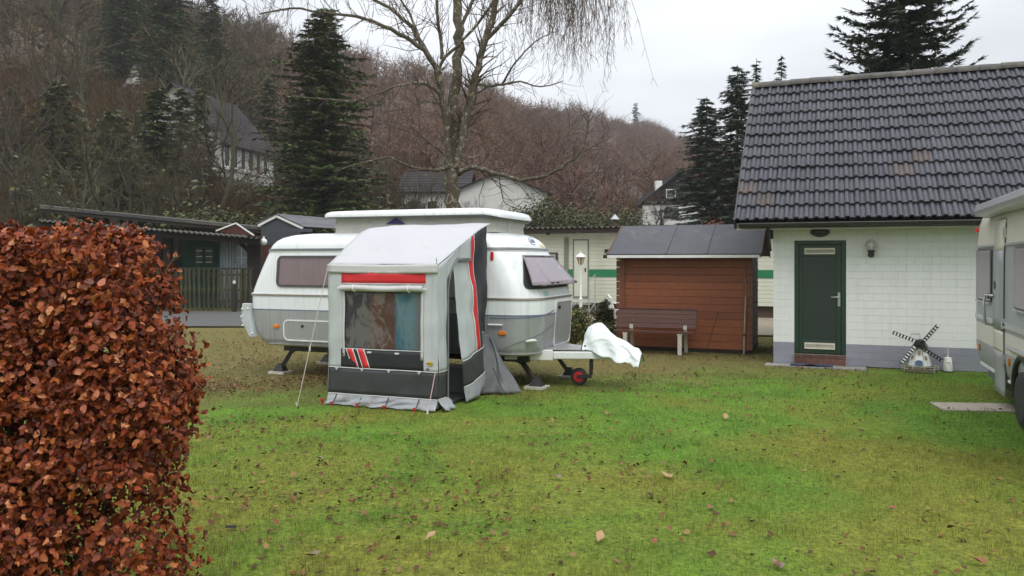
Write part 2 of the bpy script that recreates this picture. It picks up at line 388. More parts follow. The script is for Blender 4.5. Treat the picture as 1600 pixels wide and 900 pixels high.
pm('rope', (0.55,0.52,0.45), (0.4,0.37,0.3), 40, 0.9)
pm('peg_red', (0.55,0.03,0.03), None, 9, 0.5)
pm('yellow_tag', (0.72,0.46,0.02), None, 9, 0.6)
pm('green_sticker', (0.32,0.55,0.47), (0.5,0.66,0.6), 30, 0.5)
pm('yellow_sticker', (0.80,0.55,0.16), (0.72,0.6,0.35), 25, 0.5)
pm('decal_blue', (0.10,0.12,0.24), None, 9, 0.5)
pm('cream_gel', (0.62,0.59,0.50), (0.58,0.55,0.47), 1.3, 0.4, dirt=(0.5,0.47,0.38), dscale=1.5, dlo=0.55, dhi=0.9)
pm('grey_gel', (0.33,0.345,0.34), (0.30,0.315,0.31), 1.5, 0.45)
pm('alu', (0.55,0.56,0.57), (0.45,0.46,0.47), 6, 0.35, metal=0.6, stretch=(1,1,8))
pm('mobile_cream', (0.60,0.61,0.50), (0.55,0.56,0.46), 0.9, 0.6, rnd=0.03, dirt=(0.47,0.47,0.36), dscale=0.8, dlo=0.5, dhi=0.85)
pm('mobile_green', (0.012,0.19,0.075), None, 5, 0.5)
pm('frame_grey_green', (0.2,0.22,0.17), (0.15,0.17,0.13), 5, 0.6)
pm('rust_roof', (0.075,0.075,0.076), (0.05,0.049,0.048), 3, 0.85, 0.2, 20, spec=0.2, dirt=(0.11,0.10,0.07), dscale=1.2, dlo=0.45, dhi=0.6)
pm('dark_wood', (0.026,0.016,0.012), (0.016,0.011,0.009), 4, 0.8, 0.4, 12, stretch=(6,6,0.7), rnd=0.25)
pm('fence_wood', (0.040,0.035,0.018), (0.022,0.02,0.012), 4, 0.9, 0.4, 12, stretch=(6,6,0.8), rnd=0.3, dirt=(0.085,0.10,0.03), dscale=4, dlo=0.5, dhi=0.7)
pm('red_wood', (0.085,0.02,0.015), (0.06,0.016,0.012), 4, 0.75, stretch=(5,5,0.7), rnd=0.15)
pm('brown_wall', (0.10,0.06,0.045), (0.07,0.045,0.034), 3, 0.8)
pm('green_canvas', (0.012,0.075,0.045), (0.01,0.05,0.032), 3, 0.7)
pm('lamp_glass', (0.70,0.70,0.66), (0.62,0.62,0.58), 5, 0.15)
pm('lantern_pane', (0.30,0.22,0.12), (0.24,0.17,0.09), 6, 0.2)
pm('white_paint', (0.78,0.78,0.75), (0.72,0.72,0.69), 6, 0.5)
pm('house_white', (0.60,0.60,0.565), (0.5,0.5,0.465), 0.6, 0.85)
pm('house_roof', (0.045,0.038,0.040), (0.032,0.027,0.029), 2, 0.9, rnd=0.15, spec=0.15)
pm('house_dark', (0.016,0.014,0.013), (0.022,0.019,0.018), 2, 0.9, spec=0.15)
pm('far_window', (0.045,0.05,0.05), (0.06,0.065,0.065), 1, 0.2)
pm('bark_grey', (0.12,0.105,0.06), (0.062,0.052,0.03), 4, 0.9, 0.8, 14, dirt=(0.13,0.15,0.075), dscale=2, dlo=0.5, dhi=0.7)
pm('bark_dark', (0.04,0.032,0.022), (0.022,0.018,0.013), 4, 0.9, 0.8, 14, dirt=(0.085,0.095,0.045), dscale=1.5, dlo=0.5, dhi=0.7)
pm('twig_brown', (0.082,0.047,0.025), (0.055,0.033,0.019), 2, 0.85)
pm('twig_olive', (0.075,0.062,0.024), (0.05,0.040,0.017), 2, 0.85)
m, nt, b = newmat('birch_bark'); v = objvec(nt, (1,1,0.75))
f1 = noise_n(nt, v, 9, 7, 0.7, 0.9); f2 = noise_n(nt, v, 3.5, 5); f3 = noise_n(nt, v, 16, 4)
c = mixc(nt, ramp(nt, f1, 0.53, 0.64), (0.068,0.056,0.038), (0.34,0.30,0.22))
c = mixc(nt, ramp(nt, f2, 0.54, 0.72), c, (0.085,0.088,0.042))
c = mixc(nt, ramp(nt, f3, 0.62, 0.7), c, (0.04,0.035,0.028))
nt.links.new(c, b.inputs['Base Color']); b.inputs['Roughness'].default_value = 0.9
bp = nd(nt, 'ShaderNodeBump'); bp.inputs['Strength'].default_value = 0.7; bp.inputs['Distance'].default_value = 0.03
nt.links.new(f3, bp.inputs['Height']); nt.links.new(bp.outputs[0], b.inputs['Normal'])

attrmat('beech_leaf', [(0,(0.048,0.009,0.003)),(0.3,(0.155,0.026,0.006)),(0.6,(0.30,0.058,0.011)),(0.85,(0.46,0.14,0.04)),(1,(0.55,0.26,0.12))], 0.55, 0.35, 0.15)
m, nt, b = newmat('beech_leaf_single'); oi = nd(nt, 'ShaderNodeObjectInfo'); cr = nd(nt, 'ShaderNodeValToRGB')
for k in range(2): cr.color_ramp.elements.new(0.5)
for e, (p_, c_) in zip(cr.color_ramp.elements, [(0,(0.09,0.015,0.005)),(0.4,(0.20,0.036,0.009)),(0.75,(0.34,0.085,0.024)),(1,(0.50,0.21,0.09))]): e.position = p_; e.color = (*c_, 1)
nt.links.new(oi.outputs['Random'], cr.inputs[0]); nt.links.new(cr.outputs[0], b.inputs['Base Color'])
b.inputs['Roughness'].default_value = 0.52
attrmat('litter', [(0,(0.04,0.026,0.017)),(0.4,(0.095,0.05,0.028)),(0.65,(0.15,0.062,0.028)),(0.85,(0.21,0.12,0.07)),(1,(0.32,0.19,0.075))], 0.75, 0.15)
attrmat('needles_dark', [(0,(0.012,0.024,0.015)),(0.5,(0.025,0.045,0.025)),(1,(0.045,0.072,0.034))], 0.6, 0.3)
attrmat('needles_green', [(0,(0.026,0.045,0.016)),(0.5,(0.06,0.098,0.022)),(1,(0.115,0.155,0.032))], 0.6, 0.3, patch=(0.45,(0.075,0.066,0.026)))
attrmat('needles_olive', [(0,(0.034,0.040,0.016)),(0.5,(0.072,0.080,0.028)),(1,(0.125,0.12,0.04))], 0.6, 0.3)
attrmat('shrub_leaf', [(0,(0.03,0.05,0.014)),(0.5,(0.085,0.10,0.022)),(1,(0.19,0.155,0.03))], 0.5, 0.4, 0.15)
attrmat('red_leaf', [(0,(0.09,0.022,0.012)),(0.5,(0.17,0.045,0.022)),(1,(0.26,0.09,0.045))], 0.6, 0.3)
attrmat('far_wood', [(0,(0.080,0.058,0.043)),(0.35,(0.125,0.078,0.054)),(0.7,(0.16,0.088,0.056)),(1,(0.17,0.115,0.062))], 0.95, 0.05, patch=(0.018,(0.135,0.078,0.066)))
attrmat('brush', [(0,(0.03,0.019,0.009)),(0.5,(0.075,0.043,0.019)),(1,(0.12,0.068,0.026))], 0.9, 0.1)
attrmat('ivy', [(0,(0.024,0.042,0.010)),(0.5,(0.055,0.08,0.016)),(1,(0.11,0.12,0.024))], 0.5, 0.4)
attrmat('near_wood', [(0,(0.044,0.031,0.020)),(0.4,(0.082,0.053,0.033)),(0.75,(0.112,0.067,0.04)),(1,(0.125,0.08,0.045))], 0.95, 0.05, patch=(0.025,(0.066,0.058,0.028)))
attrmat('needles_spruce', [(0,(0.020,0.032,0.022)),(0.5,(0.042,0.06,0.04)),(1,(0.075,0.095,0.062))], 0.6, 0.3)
glassmat('pane_tint', (0.22,0.18,0.185), 0.22, 0.06)
glassmat('pane_mauve', (0.40,0.34,0.38), 0.55, 0.12)
glassmat('pane_clear', (0.5,0.52,0.55), 0.35, 0.05)
# clouded plastic awning window with washed-out cloths hanging behind it
m, nt, b = newmat('window_cloth'); v = objvec(nt); sp = nd(nt, 'ShaderNodeSeparateXYZ'); nt.links.new(v, sp.inputs[0])
vs = objvec(nt, (1,1,0.45)); n1 = noise_n(nt, vs, 5, 8, 0.7, 1.2); n2 = noise_n(nt, vs, 13, 6, 0.7, 0.5)
wx = nd(nt, 'ShaderNodeMath', operation='MULTIPLY_ADD'); nt.links.new(n2, wx.inputs[0]); wx.inputs[1].default_value = 0.05; nt.links.new(sp.outputs['X'], wx.inputs[2])
g = mixc(nt, ramp(nt, n1, 0.45, 0.54), (0.30,0.28,0.27), (0.045,0.045,0.06))
br = mixc(nt, ramp(nt, n1, 0.46, 0.52), (0.37,0.29,0.255), (0.19,0.075,0.05))
bl = mixc(nt, ramp(nt, n1, 0.50, 0.60), (0.24,0.43,0.50), (0.07,0.27,0.38))
c = mixc(nt, ramp(nt, wx.outputs[0], 0.625, 0.66), g, br); c = mixc(nt, ramp(nt, wx.outputs[0], 0.965, 1.01), c, bl)
c = mixc(nt, ramp(nt, wx.outputs[0], 1.22, 1.30), c, (0.26,0.30,0.32))
c = mixc(nt, ramp(nt, n2, 0.60, 0.75), c, (0.24,0.24,0.23))
nt.links.new(c, b.inputs['Base Color']); b.inputs['Roughness'].default_value = 0.35
bp = nd(nt, 'ShaderNodeBump'); bp.inputs['Strength'].default_value = 0.25; bp.inputs['Distance'].default_value = 0.01
nt.links.new(n2, bp.inputs['Height']); nt.links.new(bp.outputs[0], b.inputs['Normal'])
# striped tent wall (blue-grey and white stripes woven in)
m, nt, b = newmat('striped_canvas'); v = objvec(nt); w_ = nd(nt, 'ShaderNodeTexWave', wave_type='BANDS', bands_direction='X'); w_.inputs['Scale'].default_value = 2.8
nt.links.new(v, w_.inputs['Vector']); c = mixc(nt, ramp(nt, w_.outputs['Fac'], 0.4, 0.6), (0.52,0.55,0.58), (0.24,0.29,0.36))
nt.links.new(c, b.inputs['Base Color']); b.inputs['Roughness'].default_value = 0.8
M_ = MATS

# ================================================================== the setting
def axis_steps(a, b, fine, coarse_to):
    s = list(np.arange(a, b + 1e-6, fine)); out = []
    d = fine
    x = a
    while x > -coarse_to: d *= 1.35; x -= d; out.insert(0, x)
    d = fine; x = s[-1]
    while x < coarse_to: d *= 1.35; x += d; s.append(x)
    return out + s
def ground_z(x, y):
    f = max(0, min(1, (y - 3) / 4)) * max(0, min(1, (34 - y) / 10))
    return f * 0.022 * noise.noise((x*0.45, y*0.45, 3.1)) if abs(x) < 30 else 0.0
xs = axis_steps(-14, 14, 0.5, 1500); ys = axis_steps(-2, 30, 0.5, 1500)
g = MB(); nx = len(xs)
g.v = [(x, y, ground_z(x, y) - 0.012) for y in ys for x in xs]
g.f = [(j*nx+i, j*nx+i+1, (j+1)*nx+i+1, (j+1)*nx+i) for j in range(len(ys)-1) for i in range(nx-1)]
tag(g.build('ground', M_['lawn'], smooth=180), 'mossy green lawn littered with dead leaves', None, None, 'structure')

rd = MB(); rd.grid(lambda u, v: (lerp(-60, -3.6, u), lerp(21.6, 28.3, v) + 0.35*math.sin(u*9), 0.03), 60, 4)
tag(rd.build('road', M_['asphalt']), 'narrow grey asphalt lane behind the lawn', None, None, 'structure')
gp = MB(); gp.grid(lambda u, v: (lerp(-1.5, 8.5, u), lerp(21.2, 27.6, v) - 2.6*u, 0.034), 20, 8)
tag(gp.build('gravel_path', M_['gravel']), 'pale gravel in front of the mobile home', None, None, 'structure')

# hillside: columns of (Y, z) profiles, from the foot of the bank to the crest
PROF = {
 -500: [(30,-.4),(40,2.5),(60,10),(90,23),(140,46),(200,66),(300,78)],
  0:   [(31,-.4),(42,2.3),(60,8.5),(90,20.5),(140,42),(200,62),(300,74)],
  200: [(33,-.4),(44,2.0),(60,7.8),(90,19.0),(140,39),(200,61),(300,84)],
  350: [(35,-.4),(46,2.2),(62,8.0),(75,10.0),(100,18.0),(140,35),(200,56),(300,74)],
  500: [(37,-.4),(48,1.6),(65,4.6),(90,10.5),(140,29),(200,50),(300,54)],
  620: [(40,-.4),(52,1.8),(70,5.0),(95,10.0),(145,27),(215,51),(310,52)],
  720: [(42,-.4),(56,2.2),(75,5.0),(100,10.0),(150,25),(230,49.5),(320,50)],
  850: [(46,-.4),(60,2.0),(80,5.0),(110,10.5),(165,24),(262,45),(340,46)],
  900: [(48,-.4),(62,2.2),(85,5.4),(130,13),(200,27),(330,60),(430,62)],
  1000:[(50,-.4),(64,2.4),(85,5.6),(140,13),(240,33),(420,70),(520,72)],
  1080:[(50,-.4),(64,2.4),(85,5.6),(150,14),(260,34),(450,65),(560,66)],
  1200:[(50,-.4),(64,2.2),(90,5.6),(160,13),(280,30),(460,52),(560,53)],
  1400:[(52,-.4),(66,2.0),(95,5.0),(170,11),(290,24),(460,40),(560,41)],
  2100:[(52,-.4),(66,2.0),(95,5.0),(170,10),(290,20),(460,34),(560,35)],
}
PK = sorted(PROF)
def prof_z(c, Y):
    c = max(PK[0], min(PK[-1], c))
    for i in range(len(PK)-1):
        if PK[i] <= c <= PK[i+1]: break
    t = (c - PK[i]) / (PK[i+1] - PK[i])
    def zz(k):
        p = PROF[k]
        return float(np.interp(Y, [q[0] for q in p], [q[1] for q in p]))
    t = t*t*(3-2*t)
    return lerp(zz(PK[i]), zz(PK[i+1]), t)
def hill_z(x, y):
    if y < 25: return -0.4
    z = prof_z(800 + F_PX*x/y, y)
    return z + (0.6*noise.noise((x*0.05, y*0.05, 0)) * min(1, max(0, (y-40)/40)) if y > 40 else 0)
hl = MB(); cs = np.linspace(-500, 2100, 150); ts = np.linspace(0, 1, 90)
Ys = [30 * (560/30)**t for t in ts]
hl.v = [((c-800)/F_PX*Y, Y, hill_z((c-800)/F_PX*Y, Y)) for Y in Ys for c in cs]
hl.f = [(j*150+i, j*150+i+1, (j+1)*150+i+1, (j+1)*150+i) for j in range(89) for i in range(149)]
tag(hl.build('hillside', M_['hill_floor'], smooth=180), 'steep wooded hillside covered in brown leaf litter', None, None, 'structure')

# ================================================================== white outbuilding
BO = Vector((4.62, 14.26, 0))
house = thing('outbuilding', 'white painted masonry outbuilding with dark tiled roof and green door', 'building', BO, -TH)
WL, DEP, EAVE, RIDGE, OV, OVL = 6.2, 5.96, 2.50, 5.50, 0.47, 0.61
DX0, DX1, DZ0, DZ1 = 0.35, 1.19, 0.19, 2.16
BR0, BR1 = 0.0, 4.0
wall = MB()
yy = 0.02
wall.box(0.02, DX0, yy, 0.3, 0.0, 2.62); wall.box(DX0, DX1, yy, 0.3, DZ1, 2.62); wall.box(DX1, WL, yy, 0.3, 0.0, 2.62)
wall.prism([(0.0,0.31,0),(0.0,DEP,0),(0.0,DEP,2.62),(0.0,DEP/2,5.25),(0.0,0.31,2.62)], (0.28,0,0))
wall.prism([(WL,0.31,0),(WL,DEP,0),(WL,DEP,2.62),(WL,DEP/2,5.25),(WL,0.31,2.62)], (-0.28,0,0))
wall.box(0.29, WL-0.29, DEP-0.28, DEP, 0, 2.62)
wl = wall.build('wall', M_['mortar_white'], house)
BH, BLN = 0.125, 0.25
brick_cache = {}
def brick_mesh(L, mat, key):
    k = (round(L,3), key)
    if k not in brick_cache:
        mb = MB(); w, h_, d = L-0.0006, BH-0.0022, 0.03; e = 0.0014
        fr = [(0.0006,0,e),(w-0.0006,0,e),(w-0.0006,0,h_-e),(0.0006,0,h_-e)]; bk = [(0,e,0),(w,e,0),(w,e,h_),(0,e,h_)]; bb = [(0,d,0),(w,d,0),(w,d,h_),(0,d,h_)]
        mb.add(fr+bk+bb, [(0,1,2,3)] + [(i,(i+1)%4,4+(i+1)%4,4+i) for i in range(4)] + [(4+i,4+(i+1)%4,8+(i+1)%4,8+i) for i in range(4)])
        brick_cache[k] = mb.mesh('brick', mat)
    return brick_cache[k]
rg = random.Random(4)
for r in range(20):
    z = r*BH
    x = 0.0 if r % 2 == 0 else -BLN/2
    while x < BR1:
        a_, b_ = max(x, BR0), min(x+BLN, BR1)
        if z + BH > DZ0 - 0.08 and z < DZ1 - 0.02:
            if a_ < DX0 < b_: b_ = DX0
            if a_ < DX1 < b_: a_ = DX1
            if a_ >= DX0 - 1e-6 and b_ <= DX1 + 1e-6: x += BLN; continue
        if r < 2 and a_ >= DX0-0.001 and b_ <= DX1+0.001: x += BLN; continue
        if r < 2 and a_ < DX0 < b_: b_ = DX0
        if r < 2 and a_ < DX1 < b_: a_ = DX1
        L = b_ - a_
        if L > 0.03:
            mt = M_['plinth_grey'] if z < 0.36 else M_['white_masonry']
            o = piece('brick', brick_mesh(L, mt, mt.name), wl, (a_+0.0015, 0.012 + rg.uniform(-0.0006, 0.0006), z+0.0011))
        x += BLN
wl2 = MB().box(BR1, WL, 0.006, 0.018, 0.4, 2.6).build('wall_render', M_['white_masonry'], house)
MB().box(BR1, WL, 0.004, 0.018, 0.0, 0.398).build('plinth', M_['plinth_grey'], house)
# step of brown clinker tiles under the door
st = MB().box(DX0-0.01, DX1+0.01, -0.03, 0.3, 0.0, DZ0-0.012).build('door_step', M_['joint_pale'], house)
bw = (DX1-DX0)/4
sb = {}
for r, (z, h_, off) in enumerate(((0.006,0.108,0.0),(0.122,0.058,0.5))):
    x = DX0 - (bw*off if r else 0)
    while x < DX1 - 0.01:
        a_, b_ = max(x, DX0), min(x+bw, DX1); L = round(b_-a_-0.008, 4)
        if L > 0.03:
            if (L, r) not in sb: sb[(L, r)] = MB().box(0, L, 0, 0.03, 0, h_).mesh('brick', M_['step_brick'])
            piece('brick', sb[(L, r)], st, (a_+0.004, -0.046, z))
        x += bw
# door
dr = MB(); fw = 0.075
dr.box(DX0+0.002, DX0+fw, 0.03, 0.12, DZ0, DZ1-0.002); dr.box(DX1-fw, DX1-0.002, 0.03, 0.12, DZ0, DZ1-0.002); dr.box(DX0+fw, DX1-fw, 0.03, 0.12, DZ1-0.07, DZ1-0.002)
door = dr.build('door', M_['door_green'], house, bevel=0.006)
lx0, lx1, lz0, lz1 = DX0+fw+0.003, DX1-fw-0.003, DZ0+0.006, DZ1-0.075
lf = MB(); ins = 0.07
lf.box(lx0, lx0+ins-0.02, 0.045, 0.10, lz0, lz1); lf.box(lx1-ins, lx1, 0.045, 0.10, lz0, lz1)
lf.box(lx0+ins-0.02, lx1-ins, 0.045, 0.10, lz0, lz0+0.22); lf.box(lx0+ins-0.02, lx1-ins, 0.045, 0.10, lz1-0.20, lz1)
lf.build('leaf', M_['door_green'], door, bevel=0.005)
MB().box(lx0+ins-0.02, lx1-ins, 0.062, 0.09, lz0+0.22, lz1-0.20).build('panel', M_['door_panel'], door)
for z0 in (lz1-0.165, lz0+0.075):
    vt = MB(); vx0, vx1 = lx0+0.09, lx1-0.10
    vt.box(vx0, vx1, 0.028, 0.044, z0, z0+0.025); vt.box(vx0, vx1, 0.028, 0.044, z0+0.08, z0+0.108)
    vt.box(vx0, vx0+0.018, 0.028, 0.044, z0+0.025, z0+0.08); vt.box(vx1-0.018, vx1, 0.028, 0.044, z0+0.025, z0+0.08)
    for k in range(3): vt.beam((vx0+0.018, 0.036, z0+0.034+k*0.018), (vx1-0.018, 0.036, z0+0.034+k*0.018), 0.015, 0.005, (0,-0.6,1))
    vt.build('vent_plate', M_['letter_cream'], door)
hd = MB(); hx = lx1-0.035
hd.box(hx-0.02, hx+0.02, 0.03, 0.044, 1.02, 1.26)
hd.tube([(hx, 0.03, 1.18), (hx, -0.015, 1.18), (hx-0.012, -0.022, 1.18), (hx-0.13, -0.022, 1.178)], 0.010, 8)
hd.tube([(hx, 0.034, 1.07), (hx, 0.018, 1.07)], 0.012, 10)
hd.build('handle', M_['metal_grey'], door, smooth=40)
# roof: slabs, then tiles laid one by one on the front slope
pit = math.atan2(RIDGE-EAVE, DEP/2+OV); SL = math.hypot(RIDGE-EAVE, DEP/2+OV)
rf = MB()
x0, x1 = -OVL, WL+OVL
for sgn in (0, 1):
    f_ = (lambda y: y) if sgn == 0 else (lambda y: DEP - y)
    rf.prism([(x0+0.02,f_(-OV+0.03),EAVE-0.05),(x0+0.02,f_(DEP/2),RIDGE-0.08),(x0+0.02,f_(DEP/2),RIDGE-0.24),(x0+0.02,f_(-OV+0.03),EAVE-0.14)], (x1-x0-0.04,0,0))
roof = rf.build('roof', M_['underlay'], house)
TW, ROWS = 0.32, 12
EXP = SL/ROWS
def tile_mesh(name, mat, nroll=2, back=False):
    prof = []
    for k in range(nroll):
        o = k*0.16
        for t in range(7):
            a = math.pi*t/6; prof.append((o + 0.004 + 0.092*t/6, 0.006 + 0.040*math.sin(a)**0.8))
        prof += [(o+0.104, 0.004), (o+0.110, 0.013), (o+0.146, 0.013), (o+0.152, 0.004)]
    prof.append((nroll*0.16, 0.004))
    Lt = EXP + 0.07; vs = []
    n = len(prof)
    for (y, dz) in ((0.0, 0.046), (0.012, 0.052), (Lt, 0.0)):
        for px_, h_ in prof: vs.append((px_, y, h_ + dz))
    for px_, h_ in prof: vs.append((px_, 0.002, h_ + 0.046 - 0.034))
    fs = [(i, i+1, n+i+1, n+i) for i in range(n-1)] + [(n+i, n+i+1, 2*n+i+1, 2*n+i) for i in range(n-1)] + [(i+1, i, 3*n+i, 3*n+i+1) for i in range(n-1)]
    mb = MB(); mb.add(vs, fs); return mb.mesh(name, mat, smooth=35, normals=False)
tm = tile_mesh('tile', M_['roof_tile']); tr_ = tile_mesh('tile', M_['roof_tile_rust'])
ncol = int((x1-x0)/TW)
rust = {(9,0),(10,1),(7,9),(8,8)}
for r in range(ROWS):
    for c_ in range(ncol):
        s_ = r*EXP - 0.03
        y = -OV + s_*math.cos(pit); z = EAVE + s_*math.sin(pit)
        up = Vector((0, -math.sin(pit), math.cos(pit)))
        pos = Vector((x0 + c_*TW, y, z)) + up*(0.0 + rg.uniform(-0.004, 0.006))
        piece('tile', tr_ if (ROWS-1-r, c_) in rust else tm, roof, pos, (pit + rg.uniform(-0.010,0.010), rg.uniform(-0.012,0.012), rg.uniform(-0.010,0.010)))
# back slope: one profiled sheet joined (not in view from the lawn)
bs = MB()
bs.grid(lambda u, v: (lerp(x0, x1, u), DEP+OV - v*(DEP/2+OV), EAVE + v*(RIDGE-EAVE) + 0.01 + 0.02*abs(math.sin(u*ncol*2*math.pi))), 240, 2)
bs.build('back_slope', M_['roof_tile'], house)
rdg = MB(); pr = [(0.14*math.cos(R(a)), 0.11*math.sin(R(a))) for a in range(-15, 196, 21)]
for (xa, sc_) in ((0.0,1.0),(0.40,0.88)): pass
n = len(pr); vs = [(0, p_[0], p_[1]) for p_ in pr] + [(0.42, p_[0]*0.9, p_[1]*0.9) for p_ in pr] + [(0, p_[0]*0.8, p_[1]*0.8) for p_ in pr]
rdg.add(vs, [(i, i+1, n+i+1, n+i) for i in range(n-1)] + [(i+1, i, 2*n+i, 2*n+i+1) for i in range(n-1)])
rme = rdg.mesh('ridge_tile', M_['ridge_tile'], smooth=50, normals=False)
x = x0
while x < x1-0.1:
    piece('ridge_tile', rme, roof, (x, DEP/2, RIDGE+0.015+rg.uniform(-0.006,0.006)), (0, rg.uniform(-0.01,0.01), 0)); x += 0.385
vb = MB()
vb.beam((x0+0.0, -OV, EAVE-0.06), (x0+0.0, DEP/2, RIDGE-0.09), 0.03, 0.2); vb.beam((x0+0.0, DEP+OV, EAVE-0.06), (x0+0.0, DEP/2, RIDGE-0.09), 0.03, 0.2)
vb.build('barge_board', M_['gutter_dark'], house)
so = MB().box(x0+0.03, x1-0.03, -OV+0.05, 0.0, 2.44, 2.458).box(x0+0.03, x1-0.03, -OV+0.03, -OV+0.05, 2.34, 2.458)
so.build('soffit', M_['soffit'], house)
gt = MB()
gx0, gx1 = x0+0.08, x1
prg = [(-OV-0.045+0.058*math.cos(R(a)), 2.437+0.058*math.sin(R(a))) for a in range(180, 361, 20)]
pin = [(-OV-0.045+0.052*math.cos(R(a)), 2.439+0.052*math.sin(R(a))) for a in range(360, 179, -20)]
gt.prism([(gx0, y, z) for y, z in prg+pin], (gx1-gx0, 0, 0))
gt.tube([(gx0, -OV-0.107, 2.439), (gx1, -OV-0.107, 2.439)], 0.010, 6)
gut = gt.build('gutter', M_['gutter_dark'], house)
bk_ = MB(); bk_.beam((0,-OV-0.11,2.444),(0,-OV+0.06,2.454),0.025,0.006); bk_.tube([(0,-OV-0.045+0.063*math.cos(R(a)), 2.437+0.063*math.sin(R(a))) for a in range(180,361,30)], 0.007, 5)
bme = bk_.mesh('bracket', M_['gutter_dark'])
for k in range(9): piece('bracket', bme, gut, (gx0+0.35+k*0.8, 0, 0))
dp = MB(); dp.tube([(-0.05, -OV-0.02, 2.40), (-0.06, -OV+0.08, 2.30), (-0.075, 0.10, 2.12), (-0.075, 0.34, 2.0)], 0.03, 10)
dp.build('downpipe', M_['gutter_dark'], house, smooth=50)

def at_house(x, y, z): return BO + EX*x + EY*y + Vector((0,0,z))
lamp = thing('wall_lamp', 'clear globe wall lamp on black base beside the green door', 'lamp', at_house(1.58, 0.012, 1.92), -TH)
lb = MB(); lb.lathe([(0.0,-0.012),(0.05,-0.012),(0.05,0.0),(0.0,0.0)], 14, (0,-0.004,-0.01), 'y')
lb.tube([(0,0,-0.01),(0,-0.07,-0.02),(0,-0.10,0.0),(0,-0.10,0.03)], [0.022,0.026,0.034,0.036], 10); lb.lathe([(0.03,0.02),(0.058,0.028),(0.058,0.06),(0.045,0.066)], 16, (0,-0.10,0))
lb.build('bracket', M_['black_plastic'], lamp, smooth=40)
gl = MB(); gl.lathe([(0.045,0.06)]+[(0.10*math.cos(R(a)), 0.15+0.10*math.sin(R(a))) for a in range(-62, 91, 8)], 24, (0,-0.10,0))
gl.build('globe', glassmat('globe_glass', (0.55,0.54,0.5), 0.32, 0.05), lamp, smooth=60)
MB().lathe([(0.012,0.06),(0.014,0.10),(0.028,0.14),(0.026,0.17),(0.008,0.19)], 12, (0,-0.10,0)).build('bulb', M_['white_paint'], lamp, smooth=60)
sg = thing('oval_plaque', 'dark oval plaque on white wall above the green door', 'sign', at_house(0.77, 0.006, 2.305), -TH)
pl = MB(); pl.prism([(0.16*math.cos(2*math.pi*k/32), 0, 0.088*math.sin(2*math.pi*k/32)) for k in range(32)], (0,-0.018,0)); pl.build('plate', M_['black_sign'], sg, bevel=0.004)
rm = MB(); rm.tube([(0.142*math.cos(2*math.pi*k/32), -0.021, 0.072*math.sin(2*math.pi*k/32)) for k in range(33)], 0.003, 5, False); rm.build('raised_rim', M_['sign_letter'], sg)
emb = MB()
for k in range(5): emb.box(-0.07+k*0.03, -0.05+k*0.03, -0.024, -0.0185, -0.02-0.006*(k%2), 0.02)
emb.build('raised_marks', M_['sign_letter'], sg)
pad = MB().grid(lambda u, v: (lerp(-0.12, 1.5, u), lerp(-0.40, -0.055, v), -0.008), 6, 2)
po = pad.build('concrete_pad', M_['concrete'], solid=0.03); po.location = BO; po.rotation_euler = (0,0,-TH); tag(po, 'grey concrete pad in front of the green door', None, None, 'structure')
dm = MB(); dm.grid(lambda u, v: (lerp(0.30, 0.98, u), lerp(-0.37, -0.09, v) + 0.03*u, 0.020 + 0.022*math.exp(-((u-0.5)/0.2)**2)*(1-v)*1.3 + 0.005*math.sin(u*17+v*3)), 24, 10)
o = one('doormat', dm, M_['mat_blue'], 'rumpled dark blue doormat lying before the green door', 'doormat', solid=0.014); o.location = BO; o.rotation_euler = (0,0,-TH)

# garden windmill
wm = thing('garden_windmill', 'small white garden windmill with striped sails against the white wall', 'windmill', at_house(2.30, -0.24, 0), -TH - R(10))
tw = MB(); n8 = 8
def octa(r, z): return [(r*math.cos(R(22.5+45*k)), r*math.sin(R(22.5+45*k)), z) for k in range(8)]
vs = octa(0.185, 0.10) + octa(0.10, 0.40); tw.add(vs, [tuple(range(8))[::-1], tuple(range(8,16))] + [(i,(i+1)%8,8+(i+1)%8,8+i) for i in range(8)])
tower = tw.build('tower', M_['white_paint'], wm)
eg = MB()
for k in range(8): eg.beam(octa(0.187,0.10)[k], octa(0.102,0.40)[k], 0.007, 0.007)
eg.build('corner_strips', M_['metal_grey'], tower)
for (ang, z, w, h_) in ((-90, 0.31, 0.045, 0.065), (-135, 0.23, 0.035, 0.06), (-45, 0.23, 0.035, 0.06)):
    rr = lerp(0.185, 0.10, (z-0.10)/0.30)*math.cos(R(22.5)) + 0.003
    d = Vector((math.cos(R(ang)), math.sin(R(ang)), 0)); s_ = Vector((-d.y, d.x, 0)); up = Vector((0,0,1)) - d*0.26
    c0 = d*rr + Vector((0,0,z)); wv = MB(); wv.prism([c0 - s_*w/2 - up*h_/2, c0 + s_*w/2 - up*h_/2, c0 + s_*w/2 + up*h_/2, c0 - s_*w/2 + up*h_/2], d*0.008); wv.build('window', M_['lantern_pane'], tower)
d0 = MB(); rr = 0.16
pts = [(-0.055,-0.172,0.105),(0.055,-0.172,0.105),(0.055,-0.155,0.16)] + [(0.055*math.cos(R(a)), -0.152+0.0*a, 0.16+0.035*math.sin(R(a))) for a in range(20,161,20)] + [(-0.055,-0.155,0.16)]
d0.prism(pts, (0,-0.012,0)); d0.build('door', pm('mill_blue', (0.06,0.12,0.22), None, 9, 0.5), tower)
cp = MB(); cp.add([(-0.125,-0.13,0.385),(0.125,-0.13,0.385),(0.125,0.13,0.385),(-0.125,0.13,0.385),(-0.055,-0.12,0.50),(0.055,-0.12,0.50),(0.055,0.10,0.50),(-0.055,0.10,0.50),(0,-0.11,0.525),(0,0.09,0.525)],
    [(0,3,2,1),(0,1,5,8,4),(2,3,7,9,6),(1,2,6,5),(3,0,4,7),(4,8,9,7),(8,5,6,9)])
cp.build('cap', M_['black_plastic'], wm, bevel=0.006)
